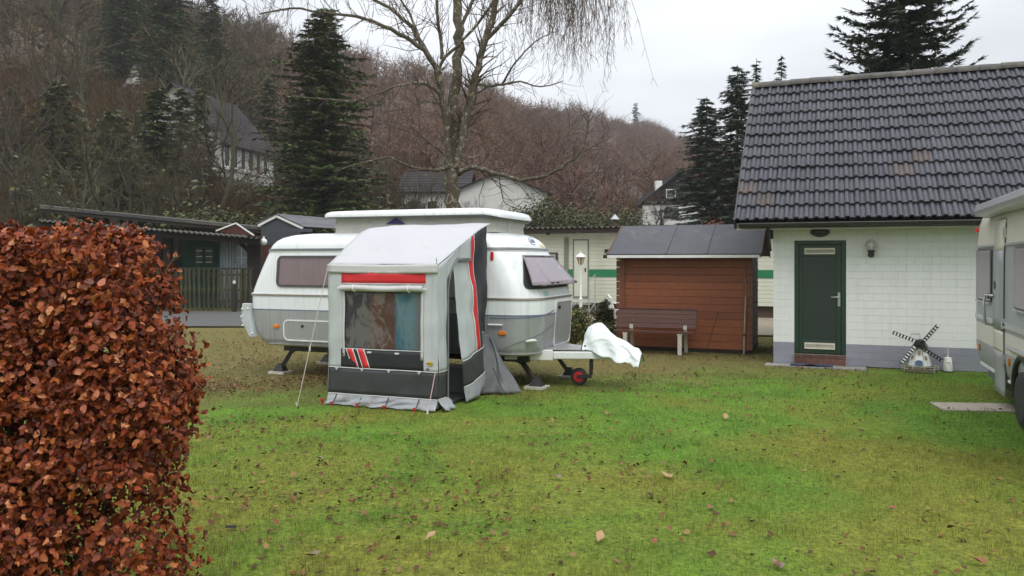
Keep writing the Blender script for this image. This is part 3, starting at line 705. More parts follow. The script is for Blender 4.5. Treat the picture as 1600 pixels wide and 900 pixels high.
ax_c = Vector((0, -0.155, 0.455))
MB().tube([(0,-0.11,0.455),(0,-0.175,0.455)], 0.016, 10).build('axle', M_['black_steel'], wm)
tips = [(-31, 12), (20, 26), (32, -21), (-19, -27)]
for i, (dx_, dz_) in enumerate(tips):
    d = Vector((dx_, 0, dz_)).normalized(); s_ = Vector((0,1,0)).cross(d); Lb = 0.42
    sl = MB(); sl.beam(ax_c, ax_c + d*Lb, 0.014, 0.012, (0,1,0)); sl.beam(ax_c + s_*0.05 + d*0.06, ax_c + d*Lb + s_*0.05, 0.008, 0.01, (0,1,0))
    arm = sl.build('sail', M_['black_plastic'], wm)
    if i in (0,3): MB().prism([ax_c + d*0.05 + Vector((0,-0.004,0)), ax_c + d*Lb + Vector((0,-0.004,0)), ax_c + d*Lb + s_*0.054 + Vector((0,-0.004,0)), ax_c + d*0.05 + s_*0.054 + Vector((0,-0.004,0))], (0,0.006,0)).build('sail_board', M_['black_plastic'], arm)
    sl2 = MB()
    for k in range(7):
        t = 0.07 + k*0.05; sl2.prism([ax_c + d*t - s_*0.002 + Vector((0,-0.010,0)), ax_c + d*(t+0.026) - s_*0.002 + Vector((0,-0.010,0)), ax_c + d*(t+0.026) + s_*0.05 + Vector((0,-0.010,0)), ax_c + d*t + s_*0.05 + Vector((0,-0.010,0))], (0,-0.006,0))
    sl2.build('slats', M_['white_paint'] if i in (0,3) else M_['black_plastic'], arm)
fe = MB()
for k in range(10):
    a = 2*math.pi*k/10; q = Vector((0.27*math.cos(a), 0.21*math.sin(a), 0)); fe.tube([q, q+Vector((0,0,0.11))], 0.008, 5)
for z in (0.05, 0.09): fe.tube([(0.27*math.cos(2*math.pi*k/10), 0.21*math.sin(2*math.pi*k/10), z) for k in range(11)], 0.006, 5, False)
fe.build('little_fence', M_['bench_leg'], wm)
MB().lathe([(0.0,0.0),(0.25,0.0),(0.235,0.05),(0.20,0.10),(0.0,0.10)], 12).build('base', pm('mill_base', (0.13,0.11,0.07), (0.08,0.075,0.04), 9, 0.9, 0.5, 30), wm)
wv = MB(); wv.tube([(-0.14,0.05,0.50),(-0.13,0.05,0.60),(0.0,0.05,0.605),(0.0,0.05,0.50)], 0.004, 5); wv.tube([(-0.13,0.05,0.60),(0.0,0.05,0.605)], 0.008, 5); wv.build('wire_handle', M_['trim_bronze'], wm)
# white brush holder
bh = thing('white_brush_holder', 'white plastic brush holder with upright handle beside the garden windmill', 'brush holder', at_house(2.72, -0.13, 0), -TH)
bb = MB(); bb.lathe([(0.068,0.005),(0.072,0.02),(0.066,0.12),(0.054,0.215),(0.050,0.23),(0.044,0.232)], 16); bb.build('holder', M_['white_paint'], bh, smooth=45)
rr_ = MB(); rr_.tube([(x_, -0.066+0.0001*k, z_) for k, (x_, z_) in enumerate(rrect(-0.036, 0.036, 0.045, 0.165, 0.03) + [rrect(-0.036,0.036,0.045,0.165,0.03)[0]])], 0.006, 6, False); rr_.build('moulded_ring', M_['trim_white'], bh)
MB().tube([(0,0,0.22),(0,0,0.40),(0,0,0.405)], [0.010,0.009,0.014], 8).build('brush_handle', M_['white_paint'], bh, smooth=50)
MB().lathe([(0.0,0.0),(0.08,0.0),(0.08,0.012),(0.0,0.012)], 16).build('base', M_['black_plastic'], bh)
# ================================================================== wooden shed and bench
SO = Vector((4.60, 15.60, 0)) - EX*2.59                       # left front corner
shed = thing('garden_shed', 'reddish brown log plank garden shed with grey felt roof', 'shed', SO, -TH)
SLN, SDP, SEV, SRG = 2.59, 2.0, 2.02, 2.56
PH = 0.146
pk = MB(); e = 0.005
pk.add([(0,0.0,e),(SLN-0.02,0.0,e),(SLN-0.02,0.0,PH-e-0.003),(0,0.0,PH-e-0.003),(0,e,0),(SLN-0.02,e,0),(SLN-0.02,e,PH-0.003),(0,e,PH-0.003),(0,0.035,0),(SLN-0.02,0.035,0),(SLN-0.02,0.035,PH-0.003),(0,0.035,PH-0.003)],
       [(0,1,2,3),(0,4,5,1),(1,5,6,2),(2,6,7,3),(3,7,4,0),(4,8,9,5),(5,9,10,6),(6,10,11,7),(7,11,8,4),(8,11,10,9)])
pme = pk.mesh('plank', M_['shed_plank'])
core = MB().box(0.03, SLN-0.03, 0.034, SDP-0.03, 0.0, SEV-0.02)
core.prism([(0.034,0.03,SEV-0.02),(0.034,SDP-0.03,SEV-0.02),(0.034,SDP/2,SRG-0.06)], (SLN-0.068,0,0))
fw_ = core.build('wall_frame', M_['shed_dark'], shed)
for k in range(13):
    piece('plank', pme, fw_, (0.01, 0.0 + rg.uniform(-0.002,0.002), 0.07+k*PH))
    if k in (0,): continue
ends = MB()
ep = MB(); ep.add([(0.03,0,0),(0.035,0,0),(0.035,SDP,0),(0.03,SDP,0)], [(0,1,2,3)])
def end_plank(y0, y1, z0, z1):
    return MB().box(0, 0.03, y0, y1, z0, z1)
for k in range(13):
    m_ = end_plank(0.0, SDP, 0.004, PH-0.004).mesh('plank', M_['shed_dark']) if k == 0 else m_
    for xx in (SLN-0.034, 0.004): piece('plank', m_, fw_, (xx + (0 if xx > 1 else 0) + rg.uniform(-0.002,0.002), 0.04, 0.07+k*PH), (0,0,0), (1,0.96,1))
for k in range(3):
    z0 = SEV-0.02+k*PH; w_ = max(0.05, (2.50-(z0+PH+0.05))/0.56*(SDP/2) - 0.04)
    for xx in (SLN-0.03, 0.0):
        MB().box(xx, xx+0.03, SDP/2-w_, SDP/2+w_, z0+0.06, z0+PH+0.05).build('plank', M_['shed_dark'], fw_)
for xx in (0.075, SLN-0.12):
    MB().box(xx, xx+0.055, -0.028, -0.003, 0.05, SEV-0.06).build('corner_batten', M_['shed_trim'], shed, bevel=0.004)
le = MB()
for k in range(13): le.box(SLN-0.02, SLN+0.05, 0.002+0.003*(k%2), 0.042, 0.075+k*PH, 0.07+(k+1)*PH-0.006)
le.build('log_ends', M_['shed_trim'], shed)
le2 = MB()
for k in range(13): le2.box(-0.05, 0.008, 0.002+0.003*(k%2), 0.042, 0.075+k*PH, 0.07+(k+1)*PH-0.006)
le2.build('log_ends', M_['shed_trim'], shed)
sv = 0.28; sp_ = math.atan2(SRG-SEV, SDP/2)
rs = MB()
for f_ in ((lambda y: y), (lambda y: SDP-y)):
    ye = f_(-sv); ze = SEV - sv*math.tan(sp_)*0.55
    rs.prism([(-0.17,ye,ze+0.0),(-0.17,f_(SDP/2),SRG),(-0.17,f_(SDP/2),SRG-0.035),(-0.17,ye,ze-0.035)], (SLN+0.40,0,0))
sroof = rs.build('roof', M_['felt'], shed)
ze = SEV - sv*math.tan(sp_)*0.55
for xx in (0.93, 1.72):
    MB().prism([(xx+0.05,-sv-0.006,ze+0.001),(xx+0.05,SDP/2,SRG+0.001),(xx+0.05,SDP/2,SRG+0.014),(xx+0.05,-sv-0.006,ze+0.014)], (0.045,0,0)).build('felt_seam', M_['gutter_dark'] if xx < 1 else M_['felt'], sroof)
MB().box(-0.17, SLN+0.23, -sv-0.012, -sv+0.02, ze-0.012, ze+0.006).build('drip_edge', M_['black_plastic'], sroof)
MB().box(-0.165, SLN+0.20, -sv-0.022, -sv-0.002, ze-0.072, ze-0.016).build('fascia', M_['white_trim'], shed)
for xx in (-0.185, SLN+0.215):
    for f_ in ((lambda y: y), (lambda y: SDP-y)):
        MB().prism([(xx,f_(-sv),ze-0.07),(xx,f_(SDP/2),SRG-0.06),(xx,f_(SDP/2),SRG+0.012),(xx,f_(-sv),ze+0.012)], (0.02,0,0)).build('barge_board', M_['shed_trim'], shed)
MB().box(0.0, SLN, 0.02, SDP-0.02, 0.0, 0.06).build('base_frame', M_['dark_wood'], shed)
MB().box(-0.26, -0.17, -0.26, -0.18, ze-0.08, ze-0.01).build('gutter_stub', M_['dark_wood'], shed)
def at_shed(x, y, z): return SO + EX*x + EY*y + Vector((0,0,z))
po = thing('wooden_pole', 'thin pale wooden pole leaning upright against the shed corner', 'pole', at_shed(2.49, -0.12, 0), -TH)
MB().tube([(0,0,0),(0.01,0.02,0.45),(0.03,0.075,1.12)], [0.019,0.018,0.016], 8).build('shaft', M_['pole_wood'], po, smooth=50)
MB().tube([(0.001,0.0,0.36),(0.004,0.012,0.40)], 0.026, 8).build('black_clamp', M_['black_plastic'], po)
MB().tube([(0.03,0.075,1.11),(0.035,0.085,1.28),(0.02,0.095,1.48)], 0.006, 5).build('tip_wire', M_['pole_wood'], po)
lw = MB().tube([(0,0,0.0),(0.12,0.10,0.5),(0.20,0.23,0.80)], 0.006, 5)
o = one('thin_stick', lw, M_['dark_wood'], 'thin dark stick leaning against the shed planks right of the bench', 'stick'); o.location = at_shed(1.80, -0.26, 0); o.rotation_euler = (0,0,-TH)

bench = thing('park_bench', 'weathered dark brown slatted bench with pale legs before the shed', 'bench', at_shed(0.08, -0.72, 0), -TH)
BW = 1.55
slm = MB().box(0, BW, -0.012, 0.012, -0.033, 0.033).mesh('slat', M_['bench_wood'])
for k, (y, z, tilt) in enumerate(((0.40,0.80,-0.25),(0.375,0.71,-0.25),(0.35,0.62,-0.25),(0.325,0.53,-0.25))):
    piece('backrest_slat', slm, bench, (0, y, z), (tilt, 0, 0), (1, 1, 1.25))
MB().box(0, BW, 0.385, 0.43, 0.845, 0.868).build('top_rail', M_['bench_wood'], bench, bevel=0.004)
for k in range(4): piece('seat_slat', slm, bench, (0, 0.02+k*0.085, 0.435-0.006*k), (R(90), 0, 0), (1, 1.3, 1.1))
for xx in (0.19, BW-0.30):
    lg = MB(); lg.box(xx, xx+0.075, -0.03, 0.03, 0.0, 0.40); lg.build('leg', M_['bench_leg'], bench, bevel=0.008)
    lg = MB(); lg.beam((xx+0.09, 0.42, 0.0), (xx+0.09, 0.34, 0.46), 0.06, 0.06, (0,1,0)); lg.beam((xx+0.09,0.35,0.44),(xx+0.09,0.455,0.84),0.05,0.03,(0,1,0)); lg.build('leg', M_['bench_leg'], bench, bevel=0.006)
    MB().box(xx-0.01, xx+0.085, -0.03, 0.33, 0.385, 0.408).build('seat_bearer', M_['bench_leg'], bench)
    MB().box(xx+0.055, xx+0.125, 0.285, 0.30, 0.47, 0.55).build('back_plate', M_['bench_leg'], bench)

# ================================================================== touring caravan
CC = Vector((-1.68, 12.87, 0))
van = thing('touring_caravan', 'white and silver touring caravan with raised pop-up roof and tilted front window', 'caravan', CC, -TH)
LEV = [  # z, rear x, front x, half width, corner radius rear, front
 (0.47,-1.92,2.39,0.86,0.12,0.31),(0.5,-2.02,2.45,0.95,0.16,0.36),(0.56,-2.14,2.49,0.985,0.18,0.4),(0.7,-2.24,2.52,0.995,0.2,0.42),(0.9,-2.29,2.54,1,0.2,0.44),(1.05,-2.31,2.55,1,0.2,0.44),(1.27,-2.32,2.55,1,0.2,0.46),(1.45,-2.26,2.47,0.99,0.22,0.48),(1.65,-2.185,2.373,0.975,0.24,0.5),(1.85,-2.105,2.27,0.955,0.26,0.51),(2,-2.04,2.17,0.94,0.28,0.52),(2.06,-2.005,2.135,0.93,0.29,0.52),(2.12,-1.95,2.07,0.9,0.3,0.52),(2.17,-1.87,1.99,0.85,0.3,0.52),(2.21,-1.74,1.87,0.76,0.3,0.5),(2.235,-1.54,1.67,0.62,0.28,0.46),(2.25,-1.14,1.27,0.4,0.2,0.36)]
def lev(z):
    zs = [l[0] for l in LEV]; return [float(np.interp(z, zs, [l[k] for l in LEV])) for k in range(1, 6)]
def ring(z, off=0.0, n=7):
    xr, xf, hw, rr, rf_ = lev(z); xr -= off; xf += off; hw += off; pts = []
    for cx, cy, r, a0 in ((xf-rf_, -hw+rf_, rf_, -90), (xf-rf_, hw-rf_, rf_, 0), (xr+rr, hw-rr, rr, 90), (xr+rr, -hw+rr, rr, 180)):
        for k in range(n+1):
            a = R(a0 + 90*k/n); pts.append((cx + r*math.cos(a), cy + r*math.sin(a), z))
    return pts
def front_path(u, z, off=0.0):
    """point on the skin: u metres along the near side, round the front corner, across the front"""
    xr, xf, hw, rr, rf_ = lev(z)
    xs_ = xf - rf_
    if u <= xs_: return Vector((u, -hw-off, z)), Vector((0,-1,0))
    arc = rf_*math.pi/2
    if u <= xs_ + arc:
        a = -math.pi/2 + (u-xs_)/rf_; d = Vector((math.cos(a), math.sin(a), 0))
        return Vector((xs_, -hw+rf_, z)) + d*(rf_+off), d
    return Vector((xf+off, -hw+rf_+(u-xs_-arc), z)), Vector((1,0,0))
def loft(zs, off=0.0, cap_lo=False, cap_hi=False):
    mb = MB(); rings = [ring(z, off) for z in zs]; n = len(rings[0])
    for r_ in rings: mb.v += r_
    mb.f = [(i*n+k, i*n+(k+1)%n, (i+1)*n+(k+1)%n, (i+1)*n+k) for i in range(len(zs)-1) for k in range(n)]
    if cap_lo: mb.f.append(tuple(range(n))[::-1])
    if cap_hi: mb.f.append(tuple((len(zs)-1)*n+k for k in range(n)))
    return mb
def zr(a, b, n): return [lerp(a, b, k/n) for k in range(n+1)]
loft([0.47,0.48,0.50,0.53,0.56]+zr(0.60,1.045,6), 0, True).build('lower_body', M_['caravan_silver'], van, smooth=50)
loft(zr(1.045,1.98,9)).build('upper_body', M_['caravan_white'], van, smooth=50)
loft([1.98,2.02,2.06,2.09,2.12,2.145,2.17,2.19,2.21,2.235,2.25], 0.006, False, True).build('roof', M_['caravan_white'], van, smooth=60)
def band(z0, z1, off, name, mat, parent=van):
    mb = MB(); A = ring(z0, 0.0); B = ring(z0, off); C_ = ring(z1, off); D_ = ring(z1, 0.0); n = len(A)
    mb.v = A+B+C_+D_
    mb.f = [(j*n+k, j*n+(k+1)%n, (j+1)*n+(k+1)%n, (j+1)*n+k) for j in range(3) for k in range(n)]
    return mb.build(name, mat, parent, smooth=40)
band(1.962, 1.995, 0.018, 'gutter_trim', M_['caravan_grey_dark'])
band(1.945, 1.962, 0.008, 'gutter_trim', M_['trim_white'])
band(1.262, 1.285, 0.016, 'waist_trim', M_['trim_bronze']); band(1.285, 1.30, 0.010, 'waist_trim', M_['trim_white'])
band(1.038, 1.052, 0.005, 'colour_line', M_['trim_blue'])
band(0.470, 0.505, 0.022, 'bumper_trim', M_['trim_white'])
# roof bulge round the pop-up and the pop-up itself
RX0, RX1, RW = -1.12, 1.90, 0.78
cv = MB()
def canv(u, z, off=0):
    pts = rrect(RX0+0.14+off, RX1-0.10-off, -RW+0.12+off, RW-0.12-off, 0.15); return [(x, y, z) for x, y in pts]
levs = [(2.22,0.0),(2.30,0.012),(2.36,-0.008),(2.42,0.015),(2.50,0.0)]
rows = [canv(0, z, o_) for z, o_ in levs]; n = len(rows[0]); 
for r_ in rows: cv.v += r_
cv.f = [(i*n+k, i*n+(k+1)%n, (i+1)*n+(k+1)%n, (i+1)*n+k) for i in range(4) for k in range(n)]
cv.build('pop_up_canvas', M_['canvas_beige'], van, smooth=50)
tl = MB()
def toplid(off, z): return [(x, y, z) for x, y in rrect(RX0+off, RX1-off*2.0, -RW+off, RW-off, 0.22)]
rows = [toplid(0.02,2.475), toplid(0.0,2.482), toplid(0.0,2.515), toplid(0.02,2.548), toplid(0.06,2.568), toplid(0.16,2.58)]; n = len(rows[0])
for i, r_ in enumerate(rows):
    for (x, y, z) in r_:
        drop = 0.055*max(0, (x-(RX1-0.4))/0.4)**2 if i < 3 else 0.03*max(0, (x-(RX1-0.4))/0.4)**2
        tl.v.append((x, y, z-drop))
tl.f = [(i*n+k, i*n+(k+1)%n, (i+1)*n+(k+1)%n, (i+1)*n+k) for i in range(5) for k in range(n)] + [tuple(range(n))[::-1], tuple(5*n+k for k in range(n))]
pop = tl.build('pop_up_roof', M_['caravan_white'], van, smooth=50)
band_ = MB(); rows = [toplid(0.014,2.462), toplid(0.014,2.474)]; n = len(rows[0]); band_.v = rows[0]+rows[1]
band_.v = [(x, y, z-0.055*max(0,(x-(RX1-0.4))/0.4)**2) for x, y, z in band_.v]
band_.f = [(k,(k+1)%n,n+(k+1)%n,n+k) for k in range(n)] + [tuple(range(n))[::-1], tuple(range(n,2*n))]
band_.build('roof_seal', M_['caravan_grey_dark'], pop)
bt = MB(); bt.prism([(0.02,-RW+0.098,2.36),(0.36,-RW+0.098,2.36),(0.19,-RW+0.098,2.45)], (0,-0.012,0)); bt.build('vent_flap', M_['blue_cloth'], van)
# side window with curtain
def skin_panel(name, x0, x1, z0, z1, r, off, mat, parent, th=0.0, hollow=0.0, pleat=0.0, nseg=5):
    """rounded panel following the sloping side of the body"""
    def pt(x, z, o_): 
        p, n_ = front_path(x, z, o_); return p
    out = rrect(x0, x1, z0, z1, r, nseg); mb = MB(); n = len(out)
    if hollow:
        inn = rrect(x0+hollow, x1-hollow, z0+hollow, z1-hollow, max(0.01, r-hollow), nseg)
        A = [pt(x,z,0.001) for x,z in out]; B = [pt(x,z,off) for x,z in out]; C_ = [pt(x,z,off) for x,z in inn]; D_ = [pt(x,z,0.001) for x,z in inn]
        mb.v = [tuple(p) for p in A+B+C_+D_]
        mb.f = [(j*n+k, j*n+(k+1)%n, (j+1)*n+(k+1)%n, (j+1)*n+k) for j in range(3) for k in range(n)]
    elif pleat:
        nu = 90
        mb.grid(lambda u, v: pt(lerp(x0,x1,u), lerp(z0,z1,v), off + pleat*math.sin(u*62+0.8*math.sin(u*23)) ), nu, 6)
    else:
        A = [pt(x,z,off-max(th,0.002)) for x,z in out]; B = [pt(x,z,off) for x,z in out]
        mb.v = [tuple(p) for p in A+B]; mb.f = [tuple(range(n))[::-1], tuple(range(n,2*n))] + [(k,(k+1)%n,n+(k+1)%n,n+k) for k in range(n)]
    return mb.build(name, mat, parent, smooth=40)
def px2x(px, z, side=-1.0):
    """local x on the near side whose picture column is px"""
    lo, hi = -2.6, 2.6
    for _ in range(40):
        mid = (lo+hi)/2; w_ = CC + EX*mid + EY*(-lev(z)[2])
        if 800 + F_PX*w_.x/w_.y < px: lo = mid
        else: hi = mid
    return mid
wx0 = px2x(433, 1.65); wx1 = wx0 + 1.30
win = skin_panel('window', wx0, wx1, 1.40, 1.885, 0.09, 0.020, M_['window_frame'], van, hollow=0.035)
skin_panel('curtain', wx0+0.05, wx1-0.05, 1.435, 1.85, 0, 0.007, M_['curtain_mauve'], win, pleat=0.0035)
skin_panel('backing', wx0+0.02, wx1-0.02, 1.42, 1.868, 0.07, 0.003, M_['window_frame'], win)
skin_panel('pane', wx0+0.03, wx1-0.03, 1.43, 1.855, 0.06, 0.017, M_['pane_tint'], win)
# service hatch
hx0 = px2x(443, 0.8)
ht = skin_panel('service_hatch', hx0, hx0+1.0, 0.565, 0.895, 0.09, 0.014, M_['trim_white'], van, hollow=0.022)
skin_panel('hatch_door', hx0+0.022, hx0+0.978, 0.587, 0.873, 0.07, 0.008, M_['caravan_silver'], ht)
p0, _ = front_path(hx0+0.36, 0.80, 0.008)
MB().lathe([(0.0,0),(0.022,0),(0.020,-0.02),(0.0,-0.022)], 12, p0, 'y').build('lock', M_['black_plastic'], ht, smooth=40)
for dx in (0.10, 0.34): 
    p0, _ = front_path(hx0+dx, 0.573, 0.012); MB().box(p0.x, p0.x+0.08, p0.y-0.010, p0.y+0.005, p0.z-0.008, p0.z+0.006).build('hinge', M_['trim_white'], ht)
def skin_lump(name, u, z, w, h_, d, mat, bev=0.01):
    p, n_ = front_path(u, z, 0.0); s_ = Vector((-n_.y, n_.x, 0)); mb = MB()
    o2 = [(x, zz) for x, zz in rrect(-w/2, w/2, -h_/2, h_/2, min(w,h_)*0.3, 3)]
    mb.prism([p + s_*a + Vector((0,0,b_)) - n_*0.01 for a, b_ in o2], n_*(d+0.01))
    return mb.build(name, mat, van, bevel=bev)
ur = px2x(432, 0.78); skin_lump('side_marker', ur, 0.785, 0.10, 0.055, 0.025, M_['orange_lens'])
# near-side front marker, grab handle, clearance lamp (on the curve of the corner)
xs0 = lev(0.8)[1] - lev(0.8)[4]
def px2u(px, z):
    lo, hi = 0.0, 4.2
    for _ in range(40):
        mid = (lo+hi)/2; q, _n = front_path(mid, z); w_ = CC + EX*q.x + EY*q.y
        if 800 + F_PX*w_.x/w_.y < px: lo = mid
        else: hi = mid
    return mid
skin_lump('side_marker', px2u(785,0.80), 0.80, 0.11, 0.055, 0.025, M_['orange_lens'])
cl_ = skin_lump('clearance_lamp', px2u(769,1.87), 1.87, 0.045, 0.12, 0.03, M_['red_lens']); 
u0 = px2u(764,0.93); gh = MB(); pts = [front_path(u0+0.05*k, 0.915, 0.03)[0] for k in range(5)]
gh.tube(pts, 0.014, 8); gh.tube([pts[-1], front_path(u0+0.2, 0.915, -0.01)[0]], 0.012, 6); gh.build('grab_rail', M_['trim_white'], van, smooth=50)
u0 = px2u(829,0.68); hb = MB(); pts = [front_path(u0-0.08+0.04*k, 0.69+0.012*math.sin(math.pi*k/4), 0.025+0.03*math.sin(math.pi*k/4))[0] for k in range(5)]
hb.tube(pts, [0.012,0.02,0.022,0.02,0.012], 8); hb.build('manoeuvre_handle', M_['trim_white'], van, smooth=50)
# printed lines on the silver front: rising blue line and dark swoosh
def strip(pts_uz, w, off, name, mat, parent=van):
    mb = MB(); vs = []
    for k, (u, z) in enumerate(pts_uz):
        for sgn in (-0.5, 0.5): vs.append(tuple(front_path(u, z + sgn*w, off)[0]))
    m_ = len(pts_uz); mb.add(vs, [(2*i, 2*i+1, 2*i+3, 2*i+2) for i in range(m_-1)]); return mb.build(name, mat, parent, normals=False)
ua, ub = px2u(765, 1.02), px2u(866, 1.1)
strip([(lerp(ua,ub,t), 1.005 + 0.085*t**2.2) for t in np.linspace(0,1,14)], 0.016, 0.006, 'printed_line', M_['trim_blue'])
ua, ub = px2u(786, 0.53), px2u(866, 0.9)
strip([(lerp(ua,ub,t), 0.535 + 0.36*t**0.62) for t in np.linspace(0,1,20)], 0.010, 0.005, 'printed_swoosh', M_['caravan_grey_dark'])
# front gas locker
xr, xf, hw, rr, rf_ = lev(0.8)
gl0, gl1 = px2u(866,0.8), px2u(866,0.8) + 0.78
gk = MB(); out = rrect(gl0, gl1, 0.53, 1.225, 0.07); inn = rrect(gl0+0.03, gl1-0.03, 0.56, 1.195, 0.05); n = len(out)
gk.v = [tuple(front_path(u,z,o_)[0]) for lst, o_ in ((out,0.0),(out,0.018),(inn,0.018),(inn,0.0)) for u, z in lst]
gk.f = [(j*n+k, j*n+(k+1)%n, (j+1)*n+(k+1)%n, (j+1)*n+k) for j in range(3) for k in range(n)]
gas = gk.build('gas_locker', M_['trim_white'], van, smooth=40)
gd = MB(); gd.grid(lambda u, v: front_path(lerp(gl0+0.025, gl1-0.025, u), lerp(0.555, 1.2, v), 0.010)[0], 16, 8); gd.build('locker_door', M_['caravan_silver'], gas, smooth=60)
p0, n_ = front_path(gl0+0.14, 1.12, 0.012); MB().lathe([(0,0),(0.03,0),(0.024,0.025),(0,0.028)], 12, p0, 'x').build('lock', M_['black_plastic'], gas)
strip([(px2u(850,1.33)+t*0.19, 1.345) for t in np.linspace(0,1,5)], 0.065, 0.004, 'sticker', M_['green_sticker'])
strip([(px2u(844,2.03)+t*0.16, 2.035) for t in np.linspace(0,1,5)], 0.045, 0.014, 'sticker', M_['yellow_sticker'])
# logo on the roof shoulder: lettering in an oval ring
def roof_pt(u, v):
    """u along the shoulder, v height fraction"""
    z = lerp(2.03, 2.165, v); return front_path(u, z, 0.010)[0]
uc = px2u(832, 2.08)
mbt = MB(); mbt.tube([roof_pt(uc-0.015+0.125*math.cos(a), 0.55+0.42*math.sin(a)) for a in np.linspace(0.55, 2*math.pi-0.9, 30)], 0.004, 5)
lo = mbt.build('logo_ring', M_['decal_blue'], van)
GL = {'E': [[(1,0),(0,0),(0,1),(1,1)],[(0,.5),(.8,.5)]], 'R': [[(0,0),(0,1),(.8,1),(1,.75),(.8,.5),(0,.5)],[(.5,.5),(1,0)]], 'I': [[(0.5,0),(.5,1)]],
      'B': [[(0,0),(0,1),(.8,1),(1,.75),(.8,.52),(0,.52)],[(.8,.52),(1,.25),(.8,0),(0,0)]], 'A': [[(0,0),(.5,1),(1,0)],[(.2,.35),(.8,.35)]]}
for k, ch in enumerate('ERIBA'):
    mbt = MB(); 
    for stx in GL[ch]: mbt.tube([roof_pt(uc-0.088+k*0.037+x_*0.026, 0.36+0.36*z_) for x_, z_ in stx], 0.0036, 5)
    mbt.build('lettering', M_['decal_blue'], lo)
# front window: opening in the sloping nose and the pane pushed out on its stays
fz0, fz1 = 1.41, 1.885
fu0 = px2u(816, 1.88); fwid = 2.0*(0.94-0.46) + 0.46*math.pi - 0.46*math.pi/2*0.0
span = 2*( (lev(1.7)[1]-lev(1.7)[4] + lev(1.7)[4]*math.pi/2 + lev(1.7)[2]-lev(1.7)[4]) - fu0 ) * 0.985
op = MB(); out = rrect(fu0, fu0+span, fz0, fz1, 0.10); inn = rrect(fu0+0.03, fu0+span-0.03, fz0+0.03, fz1-0.03, 0.08); n = len(out)
def fpt(u, z, o_):
    # mirror the path for the far half of the nose
    mid = fu0 + span/2
    if u <= mid: return front_path(u, z, o_)[0]
    p = front_path(2*mid-u, z, o_)[0]; return Vector((p.x, -p.y, p.z))
def dens(lst):
    res = []
    for i in range(len(lst)):
        a, b_ = lst[i], lst[(i+1)%len(lst)]; k_ = max(1, int(math.hypot(a[0]-b_[0], a[1]-b_[1])/0.08))
        res += [(lerp(a[0],b_[0],t/k_), lerp(a[1],b_[1],t/k_)) for t in range(k_)]
    return res
out = dens(rrect(fu0, fu0+span, fz0, fz1, 0.10)); inn = [(min(max(u, fu0+0.03), fu0+span-0.03), min(max(z, fz0+0.03), fz1-0.03)) for u, z in out]; n = len(out)
op.v = [tuple(fpt(u,z,o_)) for lst, o_ in ((out,0.0),(out,0.014),(inn,0.014),(inn,0.002)) for u, z in lst]
op.f = [(j*n+k, j*n+(k+1)%n, (j+1)*n+(k+1)%n, (j+1)*n+k) for j in range(3) for k in range(n)]
fwin = op.build('front_window', M_['rubber'], van, smooth=40)
dk = MB(); dk.grid(lambda u, v: fpt(lerp(fu0+0.025, fu0+span-0.025, u), lerp(fz0+0.025, fz1-0.025, v), 0.004), 40, 6); dk.build('dark_interior', M_['black_plastic'], fwin)
def outpt(u, v, extra=0.0):
    p = fpt(lerp(fu0-0.005, fu0+span+0.005, u), lerp(fz1, fz0, v), 0.02); k_ = 0.15*v**1.0
    hinge_drop = Vector((k_ + extra, 0, 0.05*v)); return p + hinge_drop
pn = MB(); pn.grid(lambda u, v: outpt(u, v*0.97), 40, 8); pane = pn.build('pane', M_['pane_mauve'], fwin, smooth=60, solid=0.006)
ed = MB(); ed.tube([outpt(0, v*0.97) for v in np.linspace(0,1,6)] + [outpt(u, 0.97) for u in np.linspace(0,1,30)] + [outpt(1, v*0.97) for v in np.linspace(1,0,6)], 0.011, 6); ed.build('pane_edge', pm('pane_rim', (0.25,0.21,0.22), None, 9, 0.35), fwin, smooth=50)
tb = MB(); tb.tube([outpt(u, 0.03, 0.004) for u in np.linspace(0.0,1,30)], 0.014, 6); tb.build('hinge_rail', M_['caravan_grey_dark'], fwin, smooth=50)
for u in (0.10, 0.90):
    MB().tube([fpt(fu0+span*u, 1.55, 0.0), outpt(u, 0.86)], 0.009, 6).build('stay', M_['metal_grey'], fwin)
for u in (0.25, 0.4, 0.75): 
    q = outpt(u, 0.93); MB().box(q.x-0.01, q.x+0.02, q.y-0.04, q.y+0.04, q.z-0.012, q.z+0.012).build('catch', M_['black_plastic'], fwin)
q = fpt(fu0+span*0.30, 1.47, 0.01); MB().box(q.x-0.005, q.x+0.012, q.y-0.07, q.y+0.11, 1.445, 1.50).build('paper', M_['white_paint'], fwin)
# rear light panel
rl = MB(); rl.prism([(-2.40,-1.02,1.13),(-2.27,-1.02,1.13),(-2.22,-1.02,0.86),(-2.16,-1.02,0.60),(-2.26,-1.02,0.60),(-2.42,-1.02,0.86)], (0,0.10,0)); rlo = rl.build('rear_light_panel', pm('panel_pale', (0.50,0.54,0.54), None, 6, 0.45), van, bevel=0.012)
for (x, z) in ((-2.39,1.04),(-2.405,0.92),(-2.38,0.78),(-2.28,1.05),(-2.19,0.66)):
    MB().lathe([(0.0,-0.02),(0.014,-0.016),(0.018,0.0),(0.0,0.002)], 10, (x,-1.022,z), 'y').build('screw_cap', M_['trim_white'], rlo, smooth=50)
